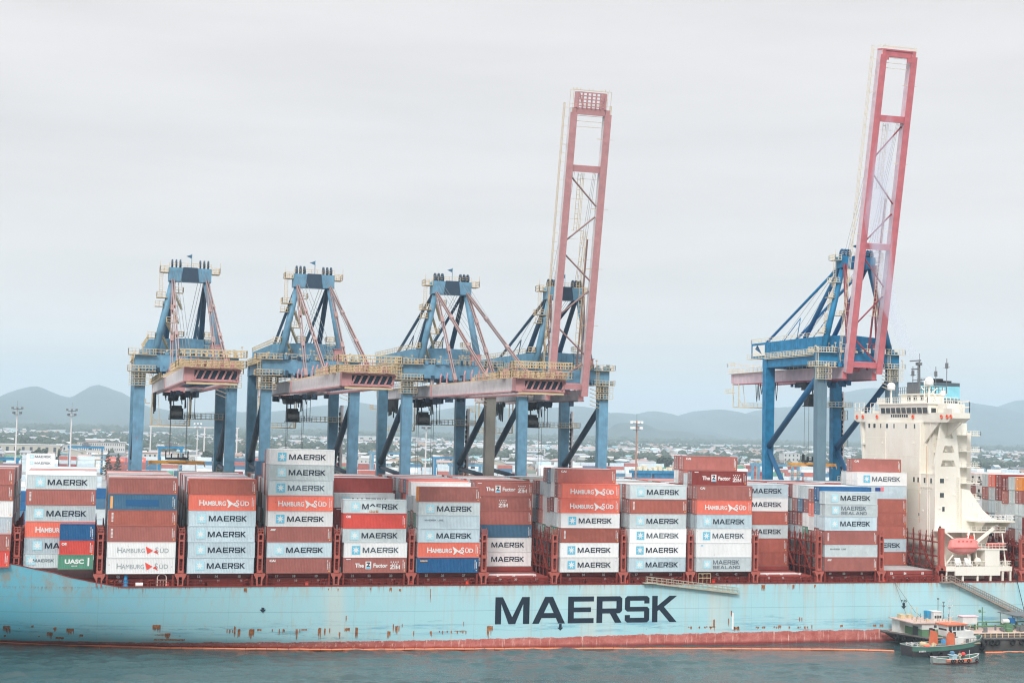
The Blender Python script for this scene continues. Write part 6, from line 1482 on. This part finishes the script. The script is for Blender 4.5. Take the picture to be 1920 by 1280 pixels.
bb(fr, 'deck_rail', [paint("rail_yellow", alb(226,200,168), dirt=.2, seed=False)])
dk2 = MB(); dk2.beam((170.9,265.25,2.95),(214,263.2,2.95),.1,.98); bb(dk2, 'recess_shade_plate', [BG])  # dark plate standing in for the shade of the recess behind the rail
cb = MB(); cb.box(162.3,163.6,274.5,277.6,2.46,5.0); cb.box(163.6,171.2,268.0,276.8,2.46,4.0,1); cb.box(163.6,171.2,268.0,276.8,4.0,5.2); cb.box(161.4,172.0,267.6,277.4,5.2,5.38,2)
cb.box(165.2,166.0,267.95,268.0,2.5,4.3,3); cb.box(163.55,163.6,269.5,271.5,2.6,4.4,3)
house_ = bb(cb, 'cabin', [WHITEP, GRN, PNK, DARKW])
for x in (166.6,168.2,169.8): bb(MB().box(x-.3,x+.3,267.93,268.0,4.35,4.85), 'porthole', [DARKW], house_)
wh2 = MB(); wh2.box(168.5,170.3,271.5,273.6,5.38,7.0); wh2.box(168.4,170.4,271.3,273.8,7.0,7.12); w2 = bb(wh2, 'steering_cabin', [WHITEP], house_)
for k in range(3): bb(MB().box(168.62+k*.56,169.05+k*.56,271.44,271.5,5.75,6.3), 'window', [GLASS], house_)
bb(MB().box(167.5,168.3,272.5,273.8,5.38,7.1), 'blue_locker', [paint("locker_blue", alb(60,140,180), seed=False)], house_)
cl = MB(); cl.box(162.6,163.6,274.5,276.0,5.385,6.2); cl.box(164.6,165.7,274.8,276.0,5.38,6.1); cl.rail([(161.6,267.8,5.4),(171.8,267.8,5.4)],.7,1.4,.03); cl.box(166.0,166.5,270,270.6,5.4,5.9); cl.tube((170.8,269,5.4),(170.8,269,6.3),.15,7); cl.tube((164.8,274,5.3),(164.8,274,8.2),.06,5); cl.tube((165.6,273.4,5.3),(165.6,273.4,7.8),.06,5); cl.beam((164.6,274,7.7),(166,273.4,7.7),.06)
tag(bb(cl, 'roof_gear', [OCHRE], house_), kind='stuff')
rr_ = random.Random(6)
gr = MB()
for k in range(16):
    x = 173+k*1.6+rr_.uniform(-.4,.4); y = rr_.uniform(268.5,275); gr.tube((x,y,3.3),(x,y,3.3+rr_.uniform(.5,1.6)), rr_.uniform(.1,.3), 8)
for z, y in ((4.1,271),(3.8,272.2),(4.6,273)): gr.tube((172.5,y,z),(196,y,z),.14,7)
gr.tube((181.5,274.0,3.3),(181.5,274.0,7.6),.12,6); gr.beam((180.7,274,6.6),(182.3,274,6.6),.1); gr.sphere((180.9,274,6.8),.35,6)
bb(gr, 'deck_piping', [GRN])
wt = MB(); wt.box(174.6,178.0,270.5,272.3,4.7,6.1); wt.box(174.4,178.2,270.3,272.5,6.1,6.25,1)
for x in (174.8,175.6,176.2,177.8): wt.beam((x,270.6,3.3),(x+(.4 if x < 177 else 0),270.6,4.7),.1,.1,2)
bb(wt, 'raised_tank', [WHITEP, paint("tank_top_pink", alb(230,196,204), seed=False), OCHRE])
cn_ = MB(); cn_.box(186.5,196,269.5,276,6.2,6.35)
for x in (187,190,193,195.8):
    for y in (269.8,275.7): cn_.tube((x,y,3.3),(x,y,6.2),.07,5)
bb(cn_, 'canopy', [GREYM])
[bb(MB().box(*q), 'manifold_box', [GRN]) for q in ((184.6,186.2,270,272,3.3,4.6),(187.5,189.5,267.5,269,3.3,4.2),(190.5,192.5,267.2,268.7,3.3,4.3),(183.0,184.3,267.3,268.6,3.3,4.0))]
bb(MB().tube((184.3,271,5.0),(185.8,271,5.0),.45,10), 'hose_reel', [WHITEP]); bb(MB().box(185.9,187.0,270.4,271.4,4.6,5.7), 'pump_blue', [paint("pump_blue", alb(60,110,160), seed=False)])
bb(MB().sphere((190.6,268.2,5.0),.62,10), 'float_ball', [paint("float_orange", alb(236,110,80), dirt=0, seed=False)])
an = MB()
for x, y, z in ((171.9,275.5,9.4),(172.6,274.5,8.0),(173.4,275.8,8.6),(174.3,274.9,7.6)): an.tube((x,y,3.3),(x,y,z),.06,5); an.box(x-.2,x+.2,y-.1,y+.1,z-.3,z)
bb(an, 'vent_pipe', [GREYM])

# ================================================================ tug
tug = thing('tug_boat', 'dark green tug with orange funnels and white wheelhouse between barge and camera', 'boat', (164.6, 261.8, 0), R_(7))
TG = paint("tug_green", alb(84,120,110), dirt=.6, rust=.2, seed=False); TB = paint("tug_black", (0.06,0.06,0.065), dirt=.4, rust=.3, seed=False); TO = paint("tug_orange", alb(206,118,92), dirt=.55, rust=.2, seed=False)
TDK = paint("tug_deck_grey", alb(140,150,146), dirt=.4, seed=False); TBU = paint("tug_deck_buff", alb(212,168,144), dirt=.3, seed=False)
st = [(-9.0,1.9,1.3),(-8.6,2.4,1.3),(-6,2.9,1.25),(-2,3.0,1.3),(2,3.0,1.5),(5,2.7,1.8),(7.5,1.9,2.2),(9.0,.7,2.6),(9.4,.15,2.7)]
hv = []; 
for x, b, z in st:
    hv += [(x,-b,z+.75),(x,-b*1.0,z*.92),(x+(.3 if x < 0 else -.3),-b*.78,-.6),(x+(.3 if x < 0 else -.3),b*.78,-.6),(x,b*1.0,z*.92),(x,b,z+.75)]
hm_ = MB(); ns = len(st); hm_.add(hv, [(i*6+k, i*6+k+1, (i+1)*6+k+1, (i+1)*6+k) for i in range(ns-1) for k in range(5)]+[(0,5,4,3,2,1)], 0)
hm_.m = [1 if min(hm_.v[i][2] for i in f) < 0 else 0 for f in hm_.f]
# inner bulwark
hm_.add([(x*.985, s*(b-.12), zz) for x, b, z in st for s, zz in ((-1,z+.75),(-1,z),(1,z),(1,z+.75))], [(i*4+k+4, i*4+k+5, i*4+k+1, i*4+k) for i in range(ns-1) for k in (0,1,2)], 0)
hm_.build('hull', [TG, TB], tug)
cp = MB()
for s in (-1,1): cp.path([(x,s*b,z+.78) for x, b, z in st], .09, 6)
cp.path([(-9,-1.9,2.08),(-9,1.9,2.08)], .09, 6); cp.build('gunwale', TDK, tug)
dk3 = MB(); dk3.add([(x*.98,-(b-.15),z+.02) for x, b, z in st]+[(x*.98,(b-.15),z+.02) for x, b, z in reversed(st)], [tuple(range(2*ns))]); dk3.build('deck', TDK, tug)
for k in range(5): MB().torus((8.1+.28*k,-1.7+.38*k,1.7-.05*k), .7, .32, 'x', 14, 6).build('tyre_fender', TYRE, tug)
for x in (-3.2, -5.6): MB().torus((x,-3.1,.55), .45, .2, 'y', 14, 6).build('tyre_fender', TYRE, tug)
MB().sphere((9.3,0,2.0), .9, 10, 0, 1.2).build('bow_fender', TYRE, tug)
sh_ = MB(); sh_.box(1.2,6.2,-1.7,1.7,1.5,3.4); sh_.box(6.2,7.2,-1.2,1.2,1.6,3.4); sh_.box(2.4,6.2,-1.55,1.55,3.4,4.6); sup_ = sh_.build('superstructure', WHITEP, tug)
ud = MB(); ud.box(3.0,7.2,-2.5,2.5,2.25,2.35); ud.build('upper_deck', TBU, tug)
wh3 = MB(); wh3.prism([(-.9,3.4),(3.0,3.4),(3.3,5.6),(-1.2,5.6)], 'y', -1.5, 1.5); whz = wh3.build('wheelhouse', WHITEP, tug, (.9,0,0.2))
MB().box(-1.5,3.6,-1.8,1.8,5.6,5.85).build('roof', TO, whz)
for k in range(4):
    x = -.85+k*.98; MB().add([(x,-1.53,4.6),(x+.75,-1.53,4.6),(x+.78,-1.53,5.45),(x-.03,-1.53,5.45)], [(0,1,2,3)]).build('window', GLASS, whz)
for x in (-.6,.3): MB().box(x,x+.65,-1.53,-1.5,3.45,4.35).build('window', GLASS, whz)
MB().add([(-1.07,-1.2,4.55),(-1.07,1.2,4.55),(-1.16,1.2,5.45),(-1.16,-1.2,5.45)], [(3,2,1,0)]).build('window', GLASS, whz)
for x, y in ((.3,-1.75),(-1.6,1.1)):
    f = MB(); f.prism([(x-.75,1.4),(x+.75,1.4),(x+.6,4.3),(x-.35,4.6)], 'y', y-.55, y+.55); fo = f.build('funnel', TO, tug); MB().tube((x+.1,y,4.3),(x+.1,y,4.9),.22,8).build('exhaust', BLK, fo)
tm = MB(); tm.tube((1.6,0,5.9),(1.6,0,11.4),.10,7,0,.06)
for z in (7.2,8.3,9.4,10.4): tm.beam((1.0,0,z),(2.2,0,z),.06); tm.box(.9,1.1,-.1,.1,z,z+.2); tm.box(2.1,2.3,-.1,.1,z,z+.2)
tm.beam((1.6,0,11.0),(-1.0,0,6.0),.025); tm.build('mast', PALE, tug)
st_ = MB()
for x in (-8.2,-7.0):
    for y in (-.9,.9): st_.beam((x,y,1.3),(x,y,2.5),.16)
    st_.beam((x,-1.2,2.3),(x,1.2,2.3),.14)
st_.build('towing_bitt', PALE, tug); MB().tube((-5.9,-1.6,1.7),(-4.7,-1.6,1.7),.42,12).build('red_fender', paint("fender_red", alb(226,64,60), dirt=0, seed=False), tug)
wc = MB(); wc.tube((-4.6,-.9,2.0),(-4.6,.9,2.0),.55,12); wc.box(-5.1,-4.1,-1.2,1.2,1.3,1.7); wc.box(-3.3,-2.6,-1.2,-.4,1.3,2.3); wc.tube((-4.2,-1.8,1.3),(-3.6,-1.6,2.6),.2,6); wc.build('towing_winch', OCHRE, tug)
MB().box(-1.6,-.9,-1.9,-1.2,2.4,3.1).build('blue_drum', paint("drum_blue", alb(90,150,200), seed=False), tug)
wb = MB(); wb.tube((5.2,-.8,2.6),(7.6,-.8,2.6),.16,6); wb.box(5.6,6.0,-.9,-.4,2.35,3.3); wb.box(4.1,4.8,-1.9,-1.2,2.35,3.1); wb.build('windlass', GREYM, tug)
link('stern_lettering', text_mesh('ALTAMIRA', .42, WHT, .012), tug, (-6.6,-2.96,1.35)) if False else None
nm_ = MB()
for k in range(9): nm_.box(-8.0+k*.32,-7.8+k*.32,-2.75-.01*k,-2.72-.01*k,1.05,1.35)
nm_.build('name_marks', PALE, tug)
rp = MB(); rp.path([(5.8,1.4,2.6),(7.5,2.0,2.2),(9.2,2.4,2.3),(10.6,2.8,3.4)], .08); rp.build('tow_rope', PALE, tug)

# ================================================================ small launch
la = thing('launch', 'small open grey and orange workboat floating in front of the tug', 'boat', (160.6, 251.4, 0), R_(2))
LG = paint("launch_grey", alb(138,146,144), dirt=.35, rust=.1, seed=False); LR = paint("launch_red", alb(150,76,70), seed=False)
st = [(-5.1,.5,1.25),(-4.6,1.1,1.15),(-2.5,1.5,.95),(0,1.6,.9),(2.5,1.5,1.05),(4.3,.9,1.35),(5.3,.1,1.65)]
hv = []
for x, b, z in st: hv += [(x,-b,z),(x,-b*.95,.22),(x*.95,-b*.6,-.35),(x*.95,b*.6,-.35),(x,b*.95,.22),(x,b,z)]
ns = len(st); lm = MB(); lm.add(hv, [(i*6+k,i*6+k+1,(i+1)*6+k+1,(i+1)*6+k) for i in range(ns-1) for k in range(5)]+[(0,5,4,3,2,1)])
lm.m = [1 if max(lm.v[i][2] for i in f) < .3 else 0 for f in lm.f]
lm.add([(x*.97,s*(b-.1),zz) for x, b, z in st for s, zz in ((-1,z),(-1,.35),(1,.35),(1,z))], [(i*4+k+4,i*4+k+5,i*4+k+1,i*4+k) for i in range(ns-1) for k in (0,1,2)], 2)
lm.build('hull', [LG, LR, TG], la)
g = MB()
for s in (-1,1): g.path([(x,s*b,z+.03) for x, b, z in st], .07, 6)
g.build('gunwale', PALE, la)
op = MB(); op.box(-2.9,-2.0,-1.62,-1.55,.5,.95); op.box(.8,2.7,-1.62,-1.54,.5,.95); op.box(-1.2,.6,-1.64,-1.56,.5,.9); op.build('orange_panel', TO, la)
for x in (-1.7,-1.2,-.2,.5,1.9,4.1): MB().torus((x,-1.72 if x < 3 else -1.2,.62), .26, .11, 'y', 12, 6).build('tyre_fender', TYRE, la)
en = MB(); en.box(-.9,.1,-.6,.6,.35,1.5); en.box(-1.2,.3,-.7,.7,1.5,1.6); en.build('engine_box', paint("engine_box_grey", alb(170,196,206), seed=False), la)
MB().sphere((-.4,.3,1.9), .5, 10, 0, .7).build('blue_cover', paint("tarp_blue", alb(86,122,150), seed=False), la)
MB().sphere((2.2,.5,1.55), .42, 10).build('buoy_red', paint("buoy_red", alb(236,80,76), dirt=0, seed=False), la)
MB().tube((3.2,0,.4),(3.2,0,2.4),.05,6).build('pole', PALE, la)
def person(loc, rz, label, shirt, trousers, hat=None, pose=0):
    root = thing('person', label, 'person', loc, rz)
    def skin(name, J, E, mat, par, sub=1):
        me = bpy.data.meshes.new(name); me.from_pydata([j[:3] for j in J], E, []); ob = bpy.data.objects.new(name, me); COL.objects.link(ob)
        m = ob.modifiers.new('s', 'SKIN'); 
        for v, j in zip(me.skin_vertices[0].data if me.skin_vertices else [], J): v.radius = (j[3], j[3])
        if not me.skin_vertices:
            pass
        sb = ob.modifiers.new('b', 'SUBSURF'); sb.levels = sub; sb.render_levels = sub
        dg = bpy.context.evaluated_depsgraph_get(); out = bpy.data.meshes.new_from_object(ob.evaluated_get(dg)); bpy.data.objects.remove(ob)
        out.materials.clear(); out.materials.append(mat); return link(name, out, par)
    SK = NT("skin_tone").out((.36,.22,.15), .6)
    # body built as one tapering surface: tubes of rings merged along the skeleton
    def limb(mb, pts, n=8):
        for (a, ra), (b, rb_) in zip(pts[:-1], pts[1:]): mb.tube(a, b, ra, n, 0, rb_)
        for a, ra in pts[1:-1]: mb.sphere(a, ra*.99, 8)
    J = [(0,0,.93,.13),(0,0,1.15,.14),(0,0,1.36,.15),(0,0,1.48,.06),(0,.01,1.56,.07),(0,.015,1.66,.095),(0,.01,1.73,.07),
         (-.19,0,1.38,.06),(-.27,.05,1.12,.045),(-.22,.22,.95,.035),(.19,0,1.38,.06),(.29,.08,1.13,.045),(.24,.25,1.0,.035),
         (-.1,0,.86,.09),(-.12,.03,.48,.065),(-.12,-.02,.08,.045),(-.12,.12,.03,.04),(.1,0,.86,.09),(.13,.04,.48,.065),(.14,0,.08,.045),(.14,.14,.03,.04),
         (-.2,.29,.93,.022),(.22,.32,.98,.022)]
    E = [(0,1),(1,2),(2,3),(3,4),(4,5),(5,6),(2,7),(7,8),(8,9),(2,10),(10,11),(11,12),(0,13),(13,14),(14,15),(15,16),(0,17),(17,18),(18,19),(19,20),(9,21),(12,22)]
    body = skin('body', J, E, SK, root)
    def part_sk(name, idx, mat, grow):
        mp = {k: i for i, k in enumerate(idx)}; JJ = [(J[k][0], J[k][1], J[k][2], J[k][3]+grow) for k in idx]; EE = [(mp[a], mp[b]) for a, b in E if a in mp and b in mp]
        return skin(name, JJ, EE, mat, root)
    part_sk('shirt', [1,2,7,8,9,10,11,12], shirt, .018); part_sk('trousers', [0,13,14,15,17,18,19], trousers, .018)
    fc = MB(); fc.sphere((-.035,.105,1.67), .014, 6); fc.sphere((.035,.105,1.67), .014, 6); fc.build('eyes', DARKW, root); MB().sphere((0,.118,1.64), .018, 6).build('nose', SK, root)
    h_ = MB(); h_.sphere((0,.0,1.70), .115, 10, 0, .85); h_.tube((0,.02,1.70),(0,.02,1.715),.15,12); h_.build('helmet' if hat else 'hair', hat or BLK, root)
    return root
CRM = NT("cloth_cream").out((.55,.50,.38), .85); BLU = NT("cloth_blue").out((.06,.10,.20), .85); REDH = NT("helmet_red").out((.55,.05,.05), .4)
person((161.6, 251.3, .36), R_(150), 'person in cream overalls and red helmet standing in the small launch', CRM, CRM, REDH)

ex = MB(); er = random.Random(9)
for k in range(26):
    x, y = er.uniform(172, 196), er.uniform(266.5, 275.5); h_ = er.uniform(.3, 1.6); ex.box(x, x+er.uniform(.15,.8), y, y+.4, 3.3, 3.3+h_)
for k in range(10):
    x, y = er.uniform(163, 171), er.uniform(268.5, 276); ex.tube((x,y,5.38),(x,y,5.38+er.uniform(.5,1.5)), .07, 5)
tag(bb(ex, 'deck_gear', [GREYM]), kind='stuff')
tx = MB()
for k in range(24):
    x, y = er.uniform(-8.4, -1.8), er.uniform(-2.3, 2.3); tx.box(x, x+er.uniform(.2,.7), y, y+er.uniform(.2,.6), 1.3, 1.3+er.uniform(.15,.9))
for k in range(8): x, y = er.uniform(3.2,7), er.uniform(-2.2,2.2); tx.tube((x,y,2.35),(x,y,2.35+er.uniform(.3,.9)), .1, 6)
tx.rail([(3.1,-2.45,2.35),(7.1,-2.45,2.35)], .9, .8, .03); tag(tx.build('deck_gear', GREYM, tug), kind='stuff')
# ================================================================ floating oil boom
OBM = paint("oil_boom_orange", alb(238,140,104), dirt=.35, rough=.6, streak=0, seed=False)
def oilboom(pts, label):
    mb = MB(); P = [Vector((x,y,.1)) for x, y in pts]; rr = random.Random(len(pts)); acc = []
    for a, b in zip(P[:-1], P[1:]):
        n = max(1, int((b-a).length/1.9)); acc += [a+(b-a)*(k/n) for k in range(n)]
    acc.append(P[-1]); acc = [p+Vector((0,rr.uniform(-.07,.07),rr.uniform(-.03,.05))) for p in acc]
    for a, b in zip(acc[:-1], acc[1:]):
        d = (b-a); mb.tube(a+d*.03, b-d*.03, .17, 8, 0, .17); mb.tube(b-d*.03, b+d*.03, .08, 6)
    tag(mb.build('oil_boom', OBM), label, 'oil boom', 'floating oil booms')
oilboom([(-45,302),(-25,299.6),(-15,297.6),(-.4,292.3),(14.1,287.4),(33.5,283.2),(53.5,280.5),(84.5,277.9),(116,274.2),(138,270.9),(149,268.6),(156.2,266.2)], 'orange floating oil boom along the ship waterline, long left length')
oilboom([(174.3,262.2),(184,261.6),(196,261.0),(215,259.8)], 'orange floating oil boom in front of the barge side, right of the tug')

# ================================================================ thin exhaust smoke drifting across the tall boom
sm = []; pth = [((190.5,306,56.9),.6),((187.6,306.5,59.5),1.0),((183.4,307.5,64.5),1.7),((180.6,309,73),2.4),((178.6,309,83),3.0),((177.4,309,94),3.4),((177.9,308.5,104),3.3),((179.0,308,113),2.2),((179.8,308,119),.8)]
vs = []; fs = []; nn = 14; rs = np.random.RandomState(2)
pts2 = []
for (a, ra), (b, rb_) in zip(pth[:-1], pth[1:]):
    for k in range(4): t = k/4; pts2.append((Vector(a)*(1-t)+Vector(b)*t, ra*(1-t)+rb_*t))
pts2.append((Vector(pth[-1][0]), .3))
for i, (c, r) in enumerate(pts2):
    for k in range(nn):
        a = 6.283*k/nn; q = r*.82*(1+.22*math.sin(3*a+i*.9)+.15*math.sin(5*a-i*.7)); vs.append((c.x-min(1.4, i*.1)+q*math.cos(a), c.y+q*math.sin(a), c.z))
for i in range(len(pts2)-1):
    for k in range(nn): fs.append((i*nn+k, i*nn+(k+1) % nn, (i+1)*nn+(k+1) % nn, (i+1)*nn+k))
fs += [tuple(range(nn-1,-1,-1)), tuple(range((len(pts2)-1)*nn, len(pts2)*nn))]
smm = bpy.data.materials.new("smoke"); smm.use_nodes = True; t_ = smm.node_tree; t_.nodes.clear(); o_ = t_.nodes.new("ShaderNodeOutputMaterial"); v_ = t_.nodes.new("ShaderNodeVolumePrincipled")
v_.inputs['Color'].default_value = (0.80,0.86,1.0,1); v_.inputs['Density'].default_value = .125; t_.links.new(v_.outputs[0], o_.inputs['Volume'])
tag(MB().add(vs, fs).build('exhaust_smoke', smm, smooth=True), 'thin bluish exhaust smoke drifting up from the funnel across the red boom', 'smoke', kind='stuff')
